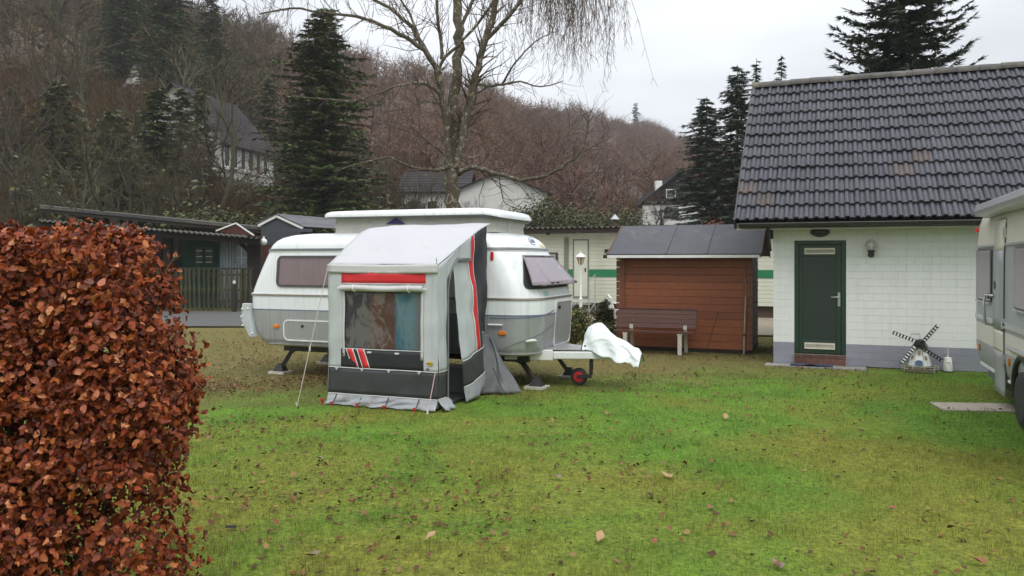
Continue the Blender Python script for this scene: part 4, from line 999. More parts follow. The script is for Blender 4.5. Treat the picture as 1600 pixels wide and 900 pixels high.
# chassis, drawbar, legs, wheels
ch = MB(); ch.box(-1.9, 2.3, -0.62, -0.54, 0.36, 0.48); ch.box(-1.9, 2.3, 0.54, 0.62, 0.36, 0.48)
for x in (-1.5, 0, 1.6): ch.box(x, x+0.08, -0.54, 0.54, 0.38, 0.47)
ch.box(-0.6,0.6,-0.95,0.95,0.30,0.47)
ch.build('chassis', M_['black_steel'], van)
drw = MB()
for sgn in (-1, 1):
    drw.beam((1.95, sgn*0.66, 0.47), (2.6, sgn*0.42, 0.455), 0.05, 0.15); drw.beam((2.6, sgn*0.42, 0.455), (3.4, sgn*0.06, 0.45), 0.06, 0.105)
drw.build('drawbar', M_['trim_white'], van, bevel=0.012)
MB().prism([(2.2,-0.56,0.535),(3.35,-0.09,0.515),(3.35,0.09,0.515),(2.2,0.56,0.535)], (0,0,0.012)).build('drawbar_cover', M_['caravan_silver'], van)
MB().tube([(3.2,0,0.46),(3.62,0,0.47),(3.70,0,0.46)], [0.04,0.035,0.05], 10).build('coupling', M_['black_steel'], van, smooth=50)
MB().tube([(2.2,-0.2,0.40),(3.2,0.02,0.40)], 0.010, 6).build('brake_rod', M_['black_steel'], van)
jw = MB(); jw.tube([(2.98,-0.11,0.25),(2.98,-0.11,0.74)], 0.028, 8); jw.box(2.94,3.02,-0.15,-0.05,0.40,0.52); jw.beam((2.98,-0.11,0.16),(2.98,-0.11,0.36),0.05,0.03); jw.beam((2.78,-0.17,0.13),(3.0,-0.17,0.15),0.02,0.05); jw.beam((2.98,-0.17,0.12),(2.98,-0.17,0.34),0.04,0.02)
jo = jw.build('jockey_stand', M_['black_steel'], van); jo.location.x = 0.10
whl = MB(); whl.lathe([(0.06,-0.03),(0.10,-0.034),(0.122,-0.022),(0.128,0),(0.122,0.022),(0.10,0.034),(0.06,0.03)], 20, (2.80,-0.12,0.128), 'y'); whl.build('tyre', M_['rubber'], jo, smooth=50)
hb_ = MB(); hb_.lathe([(0.0,-0.050),(0.028,-0.048),(0.03,-0.040),(0.074,-0.038),(0.076,0.03),(0.0,0.03)], 16, (2.80,-0.12,0.128), 'y'); hb_.build('rim', M_['red_hub'], jo, smooth=40)
for (x, y, dx, dy) in ((2.08,-0.50,0.34,-0.10),(2.25,0.50,0.28,0.10),(-1.72,-0.55,-0.22,-0.10),(-1.72,0.55,-0.22,0.10)):
    lg = MB(); lg.beam((x,y,0.46),(x+dx,y+dy,0.06),0.055,0.06); lg.beam((x-dx*0.7,y,0.44),(x+dx*0.35,y+dy*0.3,0.32),0.03,0.03)
    lg.add([(x+dx-0.10,y+dy-0.08,0.035),(x+dx+0.10,y+dy-0.08,0.035),(x+dx+0.10,y+dy+0.08,0.035),(x+dx-0.10,y+dy+0.08,0.035),(x+dx-0.03,y+dy-0.03,0.16),(x+dx+0.03,y+dy-0.03,0.16),(x+dx+0.03,y+dy+0.03,0.16),(x+dx-0.03,y+dy+0.03,0.16)],
           [(0,3,2,1),(4,5,6,7),(0,1,5,4),(1,2,6,5),(2,3,7,6),(3,0,4,7)])
    lgo = lg.build('corner_steady', M_['black_steel'], van)
    MB().box(x+dx-0.15,x+dx+0.15,y+dy-0.13,y+dy+0.13,-0.005,0.034).build('foot_board', M_['bench_leg'], lgo)
for sgn in (-1, 1):
    w_ = MB(); w_.lathe([(0.19,-0.075),(0.25,-0.08),(0.295,-0.06),(0.305,0),(0.295,0.06),(0.25,0.08),(0.19,0.075)], 28, (-0.1, sgn*0.86, 0.305), 'y'); wo_ = w_.build('wheel', M_['rubber'], van, smooth=40)
    MB().lathe([(0.0,-0.05),(0.05,-0.05),(0.10,-0.03),(0.19,-0.06),(0.195,0.06),(0.10,0.03),(0.0,0.05)], 24, (-0.1, sgn*0.86, 0.305), 'y').build('rim', M_['metal_grey'], wo_, smooth=30)
# hitch cover: white sheet thrown over the jockey stand and coupling
hc = MB()
def cover_pt(u, v):
    # u: nose (1) to caravan side (0); v: around from near skirt (0) over the ridge (0.5) to the far skirt (1)
    x = lerp(2.98, 3.80, u)
    ridge = float(np.interp(u, [0,0.05,0.15,0.28,0.42,0.6,0.8,0.93,1.0], [0.74,0.83,0.88,0.88,0.81,0.68,0.58,0.53,0.46]))
    low = float(np.interp(u, [0,0.35,0.62,0.75,0.9,1.0], [0.52,0.44,0.36,0.37,0.28,0.33])) + 0.010*math.sin(u*17)
    wd = lerp(0.17, 0.12, u)
    a = abs(v-0.5)*2; s_ = -1 if v < 0.5 else 1
    z = lerp(ridge, low, a**1.25); y = s_*wd*(a**0.6)*(1.0+0.25*a) + 0.02*math.sin(u*17+v*5)*(a)
    crease = 0.030*noise.noise((u*4, v*5, 2.0)) + 0.055*abs(noise.noise((u*2.5+v*3, v*2.5-u, 7.0))) + 0.022*abs(noise.noise((u*7-v*4, v*6+u*2, 3.0)))
    return (x + 0.03*noise.noise((v*4,u*2,1)), y - 0.05 + crease, z + crease)
hc.grid(cover_pt, 70, 60)
o = one('hitch_cover', hc, M_['tarp_white'], 'crumpled white tarpaulin cover draped over the caravan hitch', 'cover', smooth=180, solid=0.004); o.location = CC; o.rotation_euler = (0,0,-TH)
hm = MB(); hm.tube([cover_pt(0.0, v) for v in np.linspace(0,1,30)], 0.007, 5); hm.tube([cover_pt(1.0, v) for v in np.linspace(0,1,30)], 0.006, 5)
hmo = hm.build('hem', M_['black_plastic'], o)
q = cover_pt(0.05, 0.06); MB().lathe([(0.0,-0.012),(0.014,-0.012),(0.016,0),(0,0)], 10, q, 'y').build('eyelet', M_['decal_blue'], o)

# ================================================================== awning tent
AO = CC + EX*0.36 - EY*2.68
aw = thing('awning_tent', 'grey porch awning with red and black trim attached to the caravan', 'awning', AO, -TH)
AW, AD, Z0, Z1 = 1.55, 1.62, 1.76, 2.32
def wr(a, b_, k=1.0): return k*(0.020*noise.noise((a*2.3, b_*2.3, 5.5)) + 0.009*noise.noise((a*7, b_*7, 1.5)))
def roof_z(u, s_): 
    l_ = float(np.interp(s_, [0,0.48,0.60,1.0], [Z0,2.20,2.255,Z1])); r_ = float(np.interp(s_, [0,0.56,0.68,1.0], [Z0,2.10,2.18,Z1]))
    return lerp(l_, r_, u) - 0.02*math.sin(math.pi*u)*math.sin(math.pi*s_)
rfm = MB(); rfm.grid(lambda u, v: (lerp(0.0, AW, u), v*AD - 0.015, roof_z(u, v) + wr(u*AW, v*AD, 0.6)), 26, 25)
rfm.build('roof_panel', M_['awn_roof'], aw, smooth=180, solid=0.004)
val = MB(); val.grid(lambda u, v: (lerp(-0.004, AW+0.004, u), -0.022 + wr(u, v)*0.5, lerp(Z0+0.003, Z0-0.105, v) - 0.008*math.sin(math.pi*u)), 20, 4); val.build('valance', M_['awn_pale'], aw, smooth=180, solid=0.004)
FX0, FX1, FZ0, FZ1 = 0.24, 1.33, 0.695, 1.42
def fy(x, z): return wr(x, z, 0.9) - 0.01*math.sin(math.pi*x/AW)
def flat_panel(x0, x1, z0, z1, off, name, mat, n1=8, n2=8, parent=aw, skew=0.0):
    mb = MB(); mb.grid(lambda u, v: (lerp(x0, x1, u) + skew*(1-v), fy(lerp(x0,x1,u), lerp(z0,z1,v)) - off, lerp(z0, z1, v)), n1, n2); return mb.build(name, mat, parent, smooth=180, solid=0.003)
fp = flat_panel(0.0, FX0, 0.46, Z0-0.02, 0, 'front_panel', M_['awn_grey'], 6, 30)
flat_panel(FX1, AW, 0.46, Z0-0.02, 0, 'front_panel', M_['awn_grey'], 6, 30)
flat_panel(FX0, FX1, FZ1, Z0-0.02, 0, 'front_panel', M_['awn_grey'], 16, 8)
flat_panel(FX0, FX1, 0.46, FZ0, 0, 'front_panel', M_['awn_grey'], 16, 6)
wo2 = flat_panel(FX0+0.0, FX1-0.0, FZ0, FZ1, -0.006, 'window', M_['window_cloth'], 30, 20)
flat_panel(FX0, FX1, FZ0, FZ1, 0.004, 'clear_sheet', glassmat('clear_sheet', (0.12,0.12,0.12), 0.10, 0.15), 30, 20, wo2)
flat_panel(0.195, 1.375, 1.525, 1.66, 0.006, 'red_band', M_['awn_red'], 16, 3)
for (za, zb) in ((1.66,1.668),(1.517,1.525)): flat_panel(0.19, 1.38, za, zb, 0.008, 'piping', M_['piping_white'], 16, 1)
rb = MB(); rng_b = random.Random(2)
pts = [(lerp(0.20,1.36,t), -0.035, 1.462 + 0.006*math.sin(t*9)) for t in np.linspace(0,1,30)]
rb.tube(pts, [0.036+0.006*noise.noise((k*0.6,0,0)) for k in range(30)], 12); rbo = rb.build('rolled_blind', M_['awn_pale'], aw, smooth=70)
for xx in (0.20, 1.36): MB().tube([(xx-0.045,-0.035,1.46),(xx+0.05,-0.035,1.46)], 0.009, 6).build('blind_rod', M_['white_paint'], rbo)
for xx in (0.40, 1.17):
    MB().tube([(xx+0.042*math.cos(R(a))*0.3, -0.035-0.044*math.cos(R(a-90)), 1.462+0.044*math.sin(R(a-90))) for a in range(0,361,30)], 0.006, 5).build('tie', M_['piping_white'], rbo)
flat_panel(0.185, 1.355, 0.468, 0.70, 0.006, 'black_panel', M_['awn_black'], 16, 5)
for xx in (0.275, 0.435):
    flat_panel(xx+0.0, xx+0.085, 0.472, 0.705, 0.0105, 'red_stripe', M_['awn_red'], 2, 5, skew=0.085)
    flat_panel(xx-0.012, xx+0.0, 0.472, 0.705, 0.011, 'stripe_edge', M_['piping_white'], 1, 5, skew=0.085); flat_panel(xx+0.085, xx+0.097, 0.472, 0.705, 0.011, 'stripe_edge', M_['piping_white'], 1, 5, skew=0.085)
flat_panel(0.22, 1.33, 0.700, 0.709, 0.010, 'piping', M_['piping_white'], 16, 1)
for xx in (0.58, 0.97): MB().box(xx, xx+0.055, -0.03, -0.012, 0.660, 0.678).build('toggle', M_['piping_white'], aw)
for xx in (0.228, 1.335): flat_panel(xx-0.018, xx+0.018, 0.60, 1.44, 0.007, 'window_border', M_['awn_pale'], 1, 16)
yt = MB(); yt.prism([(1.415,-0.026,0.585),(1.47,-0.026,0.595),(1.485,-0.026,0.565),(1.47,-0.026,0.545),(1.41,-0.026,0.55)], (0,0.008,0)); yto = yt.build('yellow_tag', M_['yellow_tag'], aw)
MB().tube([(1.40,-0.032,0.572),(1.50,-0.032,0.566)], 0.004, 5).build('tag_line', M_['black_plastic'], yto)
MB().box(1.40, 1.43, -0.024, -0.012, 0.502, 0.507).box(1.40, 1.44, -0.024, -0.012, 0.488, 0.493).build('small_print', M_['black_plastic'], aw)
# charcoal band and silver mud flap round the front and the short return
def base_y(x, z): return fy(x, z)
cb = flat_panel(-0.002, AW+0.002, 0.135, 0.462, 0.003, 'charcoal_band', M_['awn_char'], 24, 6)
flat_panel(0.0, AW, 0.458, 0.468, 0.010, 'piping', M_['piping_white'], 24, 1); flat_panel(0.0, AW, 0.128, 0.139, 0.010, 'piping', M_['piping_white'], 24, 1)
mf = MB(); mf.grid(lambda u, v: (lerp(0.0, AW, u) + 0.02*noise.noise((u*9,v*2,0))*v, fy(lerp(0,AW,u),0.13) - 0.004 - 0.05*v**1.4 - 0.09*v*noise.noise((u*9+v*2.5, v*2, 3)) - 0.03*v*abs(math.sin(u*13+1.5*v)), lerp(0.132, 0.006, v) + 0.010*math.sin(u*20)*v*(1-v)), 60, 8)
mfo = mf.build('mud_flap', M_['awn_skirt'], aw, smooth=180, solid=0.003)
for k, xx in enumerate((0.13, 0.50, 0.88, 1.30)):
    MB().tube([(xx, -0.015, 0.125), (xx, -0.075, 0.055), (xx, -0.12, 0.02)], 0.006, 5).build('peg_loop', M_['black_plastic'], mfo)
    MB().tube([(xx, -0.13, -0.01), (xx, -0.135, 0.035)], 0.012, 6).box(xx-0.018, xx+0.018, -0.15, -0.125, 0.03, 0.045).build('peg', M_['peg_red'], aw)
    MB().prism([(xx-0.03,-0.022,0.462),(xx+0.03,-0.022,0.462),(xx,-0.022,0.425)], (0,0.01,0)).build('reinforcing_patch', M_['awn_grey'], aw)
MB().tube([(-0.06,-0.05,-0.01),(-0.065,-0.06,0.05)], 0.016, 6).box(-0.085,-0.04,-0.075,-0.045,0.04,0.058).build('peg', M_['peg_red'], aw)
# right side: fixed return, doorway, loose door flap, black strip
def side_panel(s0, s1, z0f, z1f, off, name, mat, n1=6, n2=24, disp=None, parent=aw, sol=0.003):
    mb = MB()
    def fn(u, v):
        s_ = lerp(s0, s1, u); z = lerp(z0f(u), z1f(u), v); x = AW + off + wr(s_, z, 0.9)
        if disp: dx_, ds_ = disp(u, v); x += dx_; s_ += ds_
        return (x, s_, z)
    mb.grid(fn, n1, n2); return mb.build(name, mat, parent, smooth=180, solid=sol)
rz_ = lambda s_: roof_z(1.0, s_/AD)
C0 = lambda z: (lambda u: z)
side_panel(0.0, 0.24, C0(0.46), lambda u: rz_(0.24*u)-0.01, 0, 'side_panel', M_['awn_grey'])
side_panel(0.0, 0.24, C0(0.135), C0(0.462), 0.003, 'charcoal_band', M_['awn_char'], 6, 6); side_panel(0.0, 0.24, C0(0.458), C0(0.468), 0.008, 'piping', M_['piping_white'], 6, 1); side_panel(0.0, 0.24, C0(0.128), C0(0.139), 0.008, 'piping', M_['piping_white'], 6, 1)
side_panel(-0.02, 0.25, C0(0.006), C0(0.132), 0.02, 'mud_flap', M_['awn_skirt'], 14, 6, lambda u, v: (0.09*(1-v)*(1+0.6*noise.noise((u*6,v*2,4))), 0.05*(1-v)*u))
# the header over the doorway and the triangle up to the roof
DZT = 1.80
side_panel(0.24, 0.62, lambda u: lerp(1.62, 1.83, min(1, u*1.3))-0.05*(1-u)**3, lambda u: rz_(0.24+0.38*u)-0.01, 0, 'side_panel', M_['awn_grey'], 10, 6)
side_panel(0.62, 0.96, C0(1.80), lambda u: rz_(0.62+0.34*u)-0.01, 0, 'side_panel', M_['awn_grey'], 8, 6)
zip_pts = [(AW+0.012, 0.245, 0.05), (AW+0.012, 0.25, 1.45)] + [(AW+0.012, 0.62-0.36*math.cos(R(a)), 1.45+0.38*math.sin(R(a))) for a in range(10, 91, 10)] + [(AW+0.012, 0.93, 1.835)]
MB().tube(zip_pts, 0.011, 6).build('zip_edge', M_['caravan_grey_dark'], aw, smooth=50)
# loose flap: grey, then red stripe and black strip; charcoal hem and silver skirt blown forward
def flap_disp(u, v):
    k_ = (1-v)
    return 0.10*k_**1.5*(1-u) + 0.05*k_*math.sin(u*5), 0.17*k_**1.3*(1-u*0.35) + 0.07*k_*math.sin(u*3.0)*k_
def hemlow(a, b_): return lambda u: lerp(a, b_, u)
FL0, FL1 = 0.47, 1.50
def flap(u0, u1, z0f, z1f, off, name, mat, n1, n2):
    mb = MB()
    def fn(u, v):
        uu = lerp(u0, u1, u); s_ = lerp(FL0, FL1, uu); zt = min(1.80, 1.80) if uu < 0.48 else rz_(s_)-0.012
        z = lerp(z0f(uu), z1f(uu, zt), v); vv = max(0, min(1, z/1.80)); dx_, ds_ = flap_disp(uu, vv)
        x = AW - 0.02 + off + wr(s_, z, 1.6) + 0.02*math.sin(uu*11 + z*1.2)*(1-vv) + dx_
        return (x, s_ + ds_, z)
    mb.grid(fn, n1, n2); return mb.build(name, mat, aw, smooth=180, solid=0.003)
hem1 = lambda uu: lerp(0.53, 0.70, uu); hem0 = lambda uu: lerp(0.20, 0.36, uu); hemb = lambda uu: lerp(0.00, 0.14, uu) + 0.015*math.sin(uu*14)
top = lambda uu, zt: zt
flap(0.0, 0.44, hem1, top, 0, 'door_flap', M_['awn_grey'], 10, 26)
flap(0.44, 0.47, hem1, top, 0.004, 'piping', M_['piping_white'], 2, 26)
flap(0.465, 0.565, hem1, top, 0.006, 'red_stripe', M_['awn_red'], 3, 26)
flap(0.56, 0.58, hem1, top, 0.004, 'piping', M_['piping_white'], 2, 26)
flap(0.57, 1.0, hem1, top, 0, 'black_strip', M_['awn_black'], 10, 26)
flap(0.0, 1.0, hem0, lambda uu, zt: hem1(uu)+0.004, 0.006, 'charcoal_band', M_['awn_char'], 20, 6)
flap(0.0, 1.0, lambda uu: hem1(uu)-0.004, lambda uu, zt: hem1(uu)+0.010, 0.012, 'piping', M_['piping_white'], 20, 1)
flap(0.0, 1.0, lambda uu: hem0(uu)-0.006, lambda uu, zt: hem0(uu)+0.007, 0.012, 'piping', M_['piping_white'], 20, 1)
flap(0.0, 1.0, hemb, lambda uu, zt: hem0(uu)+0.002, 0.004, 'mud_flap', M_['awn_skirt'], 30, 6)
# dark wheel-side apron against the caravan
ap = MB(); ap.grid(lambda u, v: (AW - 0.05 + (0.10+0.42*v**1.15)*u + 0.010*math.sin(v*9+u*7), lerp(1.36, 1.56, u) - 0.10*v*(1-u) + 0.028*math.sin(u*11+v*4) + 0.03*noise.noise((u*4,v*4,6)), lerp(lerp(0.86,0.74,u), 0.01, v)), 24, 24); ap.build('apron', M_['awn_dark_flap'], aw, smooth=180, solid=0.003)
MB().tube([(AW+0.14,1.36,0.36),(AW+0.26,1.36,0.10),(AW+0.33,1.36,0.02)], 0.006, 5).build('strap', M_['black_plastic'], aw)
# left side, floor inside, poles
ls = MB(); ls.grid(lambda u, v: (0.0 + wr(u,v), u*AD, lerp(0.02, roof_z(0.0, u)-0.01, v)), 12, 16); ls.build('side_panel', M_['awn_grey'], aw, smooth=180, solid=0.003)
MB().box(0.05, AW-0.05, 0.06, AD-0.1, 0.012, 0.03).build('groundsheet', M_['awn_char'], aw)
MB().box(AW-0.75, AW-0.10, AD-0.45, AD-0.08, 0.03, 0.36).build('step_box', M_['awn_dark_flap'], aw)
pls = MB()
for xx in (0.03, AW-0.03): pls.tube([(xx,0.04,0.02),(xx,0.04,Z0-0.03)], 0.012, 8); pls.tube([(xx,0.04,Z0-0.03),(xx,AD-0.06,Z1-0.05)], 0.010, 8)
pls.tube([(0.03,0.04,Z0-0.03),(AW-0.03,0.04,Z0-0.03)], 0.010, 8); pls.build('poles', M_['metal_grey'], aw)
rp = MB(); a0, a1 = Vector((0.0,-0.01,Z0)), Vector((-0.24,-0.33,0.0)); rp.tube([a0, a1], 0.0055, 5)
gr = rp.build('guy_rope', M_['rope'], aw); m_ = a0.lerp(a1, 0.60); MB().tube([m_ + Vector((0,0,0.03)), m_ - Vector((0,0,0.03))], 0.010, 6).build('rope_slider', M_['piping_white'], gr); MB().tube([a1+Vector((0,0,-0.01)), a1+Vector((-0.008,-0.01,0.04))], 0.012, 6).build('ground_peg', M_['rope'], gr)
rp = MB(); rp.tube([(AW-0.03,-0.02,0.46),(AW-0.045,-0.19,0.0)], 0.005, 5); gr = rp.build('guy_rope', pm('rope_pink', (0.6,0.42,0.40), None, 30, 0.9), aw); MB().tube([(AW-0.045,-0.19,-0.01),(AW-0.045,-0.19,0.05)], 0.012, 6).build('ground_peg', M_['piping_white'], gr)
MB().tube([(AW-0.02,0.0,Z0-0.005),(AW-0.02,-0.01,Z0+0.075)], 0.006, 5).build('pole_spike', M_['metal_grey'], aw)

# ================================================================== neighbouring caravan at the right edge
NO = Vector((5.61, 8.93, 0))
nv = thing('neighbour_caravan', 'cream and grey caravan cut off by the right picture edge', 'caravan', NO, -TH)
NP = [(0.10,0.34),(0.03,0.42),(0.0,0.62),(0.0,1.2),(0.005,1.9),(0.03,2.3),(0.08,2.46),(0.18,2.54),(0.5,2.60),(1.1,2.62)]   # section: x inset, z
YF, YN = 2.86, -3.4
def nx_(z): return float(np.interp(z, [q[1] for q in NP], [q[0] for q in NP]))
def nend(z): return float(np.interp(z, [0.34,0.6,1.0,1.5,2.2,2.46,2.62], [-0.10,-0.015,0.0,-0.01,-0.06,-0.13,-0.35]))
def nsect(z0, z1, name, mat, n=6, parent=nv):
    mb = MB(); zs = zr(z0, z1, n)
    for z in zs:
        x = nx_(z); xw = 2.2 - x; ye = YF + nend(z); r = 0.09
        pts = [(x, YN), (x, ye-r)] + [(x+r-r*math.cos(R(a)), ye-r+r*math.sin(R(a))) for a in range(15, 91, 15)] + [(xw-r+r*math.sin(R(a)), ye-r+r*math.cos(R(a))) for a in range(0, 91, 15)] + [(xw, YN)]
        mb.v += [(p[0], p[1], z) for p in pts]; k_ = len(pts)
    mb.f = [(i*k_+j, i*k_+(j+1)%k_, (i+1)*k_+(j+1)%k_, (i+1)*k_+j) for i in range(n) for j in range(k_)]
    mb.f += [tuple(range(k_)), tuple(n*k_+j for j in range(k_))]
    return mb.build(name, mat, parent, smooth=35)
nsect(0.34, 0.70, 'lower_body', M_['grey_gel'], 6); nsect(0.7005, 0.95, 'cream_band', M_['cream_gel'], 3); nsect(0.9505, 2.0, 'window_band', M_['grey_gel'], 6); nsect(2.0005, 2.60, 'upper_body', M_['cream_gel'], 12)
def nbox(y0, y1, z0, z1, d0, d1, name, mat, parent=nv, bevel=0.0):
    x = min(nx_(z0), nx_(z1)); return MB().box(x-d1, x-d0, y0, y1, z0, z1).build(name, mat, parent, bevel=bevel)
DY0, DY1 = 0.77, 1.40
for (ya, yb) in ((YN, -0.02), (0.02, DY0-0.01), (DY1+0.01, YF-0.14)):
    if yb - ya > 0.3 or ya > 0:
        nbox(ya if ya != 0.02 else -0.02, yb, 1.0, 1.07, 0.0, 0.022, 'side_rail', M_['alu'], bevel=0.006)
        nbox(ya if ya != 0.02 else -0.02, yb, 1.985, 2.015, 0.0, 0.018, 'window_rail', M_['alu'], bevel=0.004)
nbox(DY1+0.01, YF-0.2, 0.355, 0.385, -0.06, 0.03, 'skirt_trim', M_['trim_white']); nbox(0.40, DY0-0.01, 0.355, 0.385, -0.06, 0.03, 'skirt_trim', M_['trim_white'])
nbox(0.1, YF-0.35, 0.20, 0.352, -0.10, -0.02, 'skirt', M_['caravan_grey_dark'])
# door
def outline_tube(y0, y1, z0, z1, r, off, rad, name, mat, parent):
    out = rrect(y0, y1, z0, z1, r, 4); out.append(out[0]); dd = []
    for i in range(len(out)-1):
        for t in range(6): dd.append((lerp(out[i][0],out[i+1][0],t/6), lerp(out[i][1],out[i+1][1],t/6)))
    dd.append(out[0])
    return MB().tube([(nx_(z)-off, y, z) for y, z in dd], rad, 5, False).build(name, mat, parent)
ndoor = outline_tube(DY0, DY1, 0.16, 2.32, 0.12, 0.006, 0.008, 'door', M_['window_frame'], nv)
dpn = MB(); 
for (za, zb, mt, nm) in ((0.17,0.70,'grey_gel','lower_panel'),(0.70,0.95,'cream_gel','cream_panel'),(0.95,1.93,'grey_gel','middle_panel'),(1.93,2.31,'cream_gel','upper_panel')):
    mb = MB(); mb.grid(lambda u, v: (nx_(max(0.5, lerp(za,zb,v)))-0.012, lerp(DY0+0.012, DY1-0.012, u), lerp(za,zb,v)), 2, 6); mb.build(nm, M_[mt], ndoor, solid=0.014, smooth=40)
for z in (0.62, 1.05, 2.14): nbox(DY0-0.02, DY0+0.03, z-0.06, z+0.06, 0.0, 0.03, 'hinge', M_['alu'], ndoor)
MB().tube([(nx_(1.2)-0.02,DY1-0.06,1.36),(nx_(1.2)-0.10,DY1+0.02,1.37),(nx_(1.2)-0.12,DY1+0.0,1.28),(nx_(1.2)-0.11,DY1+0.0,1.08),(nx_(1.2)-0.09,DY1+0.03,1.0),(nx_(1.0)-0.01,DY1+0.06,0.995)], 0.017, 8).build('grab_handle', M_['alu'], nv, smooth=50)
MB().lathe([(0.0,-0.012),(0.05,-0.012),(0.05,0.0)], 12, (nx_(1.5)-0.014, DY1-0.12, 1.5), 'x').build('lock', M_['black_plastic'], ndoor)
nbox(0.66, 0.74, 1.03, 1.06, 0.0, 0.03, 'catch', M_['black_plastic'])
# windows
for (y0, y1, z0, z1) in ((1.56, 2.62, 1.28, 1.95), (-1.3, 0.16, 1.28, 1.95)):
    w_ = outline_tube(y0, y1, z0, z1, 0.05, 0.012, 0.014, 'window', M_['window_frame'], nv)
    nbox(y0, y1, z0, z1, 0.001, 0.004, 'blind', pm('blind_pale%d' % int(y0*10), (0.45,0.40,0.41), None, 4, 0.8), w_)
    nbox(y0+0.01, y1-0.01, z0+0.005, z1-0.005, 0.022, 0.028, 'pane', M_['pane_mauve'], w_)
    nbox(y0+0.06, y0+0.16, z0+0.03, z0+0.10, 0.028, 0.04, 'catch', M_['black_plastic'], w_)
    nbox(y0+0.02, y1-0.02, z0-0.035, z0-0.015, 0.0, 0.04, 'sill', M_['alu'], w_)
for (y, z) in ((2.45, 0.56), (0.46, 0.58)): nbox(y, y+0.06, z, z+0.09, 0.0, 0.02, 'side_marker', M_['orange_lens'], bevel=0.006)
MB().lathe([(0.0,-0.03),(0.03,-0.025),(0.035,0.02),(0,0.02)], 10, (0.02, YF-0.06, 2.24), 'y').build('end_marker', M_['red_lens'], nv)
cz = MB(); cz.prism([(-0.13, 1.98, 2.40), (-0.15,1.98,2.46), (-0.12,1.98,2.545), (-0.02,1.98,2.57), (0.10,1.98,2.52), (0.05,1.98,2.38)], (0, -5.3, 0)); czo = cz.build('awning_cassette', M_['alu'], nv, bevel=0.01)
MB().prism([(-0.135, 1.982, 2.395), (-0.155,1.982,2.46), (-0.125,1.982,2.55), (-0.02,1.982,2.575), (0.06,1.982,2.53), (0.05,1.982,2.375)], (0, 0.03, 0)).build('end_cap', M_['caravan_grey_dark'], czo)
# wheel arch and wheel
wc = (0.12, -0.27, 0.31)
arc_ = MB(); arc_.tube([(nx_(0.5)-0.03, wc[1]+0.44*math.cos(R(a)), 0.34+0.42*math.sin(R(a))) for a in range(0, 181, 12)], 0.035, 8); arc_.build('wheel_arch', M_['black_plastic'], nv, smooth=60)
MB().tube([(nx_(0.7)-0.03, 0.42, 0.80), (nx_(0.7)-0.03, -1.0, 0.80)], 0.025, 8).build('arch_trim', M_['alu'], nv)
dw = MB(); dw.prism([(nx_(0.5)-0.008, wc[1]+0.42*math.cos(R(a)), 0.34+0.42*math.sin(R(a))) for a in range(0, 181, 12)], (0.02,0,0)); dw.build('arch_inside', M_['black_plastic'], nv)
ww = MB(); ww.lathe([(0.20,-0.09),(0.255,-0.095),(0.295,-0.075),(0.305,0),(0.295,0.075),(0.255,0.09),(0.20,0.085)], 32, (0.05, wc[1], 0.305), 'x'); wwo = ww.build('wheel', M_['rubber'], nv, smooth=40)
ri = MB(); ri.lathe([(0.0,-0.075),(0.045,-0.075),(0.06,-0.06),(0.12,-0.055),(0.165,-0.075),(0.195,-0.085),(0.202,-0.08),(0.202,0.06),(0.0,0.06)], 32, (0.05, wc[1], 0.305), 'x'); rio = ri.build('rim', pm('wheel_pale', (0.62,0.63,0.62), None, 9, 0.4, metal=0.2), wwo, smooth=30)
for k in range(10):
    a = 2*math.pi*k/10; MB().lathe([(0.0,0.0),(0.016,0.0),(0.016,0.01)], 8, (0.05-0.082+0.012, wc[1]+0.145*math.cos(a), 0.305+0.145*math.sin(a)), 'x').build('rim_hole', M_['black_plastic'], wwo)
MB().beam((0.35, 1.2, 0.34), (0.35, 1.35, 0.03), 0.05, 0.05).box(0.25,0.45,1.28,1.44,0.0,0.03).build('corner_steady', M_['black_steel'], nv)
psl = MB(); psl.grid(lambda u, v: (lerp(5.20, 6.15, u) + 0.12*v, lerp(9.72, 10.28, v) - 0.10*u, -0.014), 4, 4)
one('paving_slab', psl, M_['slab'], 'flat beige paving slab sunk in the grass beside the right caravan', 'paving slab', solid=0.04)
# ================================================================== mobile home with green stripe
MO = Vector((1.11, 28.0, 0))
mh = thing('mobile_home', 'cream mobile home with green stripe behind the shed', 'mobile home', MO, -TH)
MX0, MX1, MB_, MT = -2.2, 9.5, 0.38, 2.66
MB().box(MX0+0.02, MX1-0.02, 0.02, 3.0, MB_, MT).build('core', M_['mobile_cream'], mh)
nb = 18; bh_ = (MT-MB_)/nb
mcl = MB().add([(MX0,0.0,0.006),(MX1,0.0,0.006),(MX1,0.006,bh_),(MX0,0.006,bh_),(MX0,0.019,0.0),(MX1,0.019,0.0),(MX1,0.019,bh_),(MX0,0.019,bh_)],[(0,1,2,3),(0,4,5,1),(3,2,6,7),(1,5,6,2),(0,3,7,4)]).mesh('cladding_board', M_['mobile_cream'])
for k in range(nb): piece('cladding_board', mcl, mh, (0,0,MB_+k*bh_))
MB().box(MX0-0.01, MX1+0.01, -0.012, -0.003, 1.265, 1.515).build('green_stripe', M_['mobile_green'], mh)
MB().box(MX0-0.05, MX1+0.05, -0.10, 0.05, MT, MT+0.09).build('fascia', M_['white_trim'], mh)
mr_ = MB(); mr_.grid(lambda u, v: (lerp(MX0-0.3, MX1+0.3, u), lerp(-0.45, 3.4, v), 2.93 + 0.10*v + 0.028*math.sin(u*(MX1-MX0+0.6)*2*math.pi/0.19)), 480, 2)
mr_.build('corrugated_roof', M_['rust_roof'], mh, smooth=180, solid=0.008)
MB().box(MX0-0.2, MX1+0.2, -0.40, -0.34, 2.76, 2.90).build('roof_beam', M_['dark_wood'], mh)
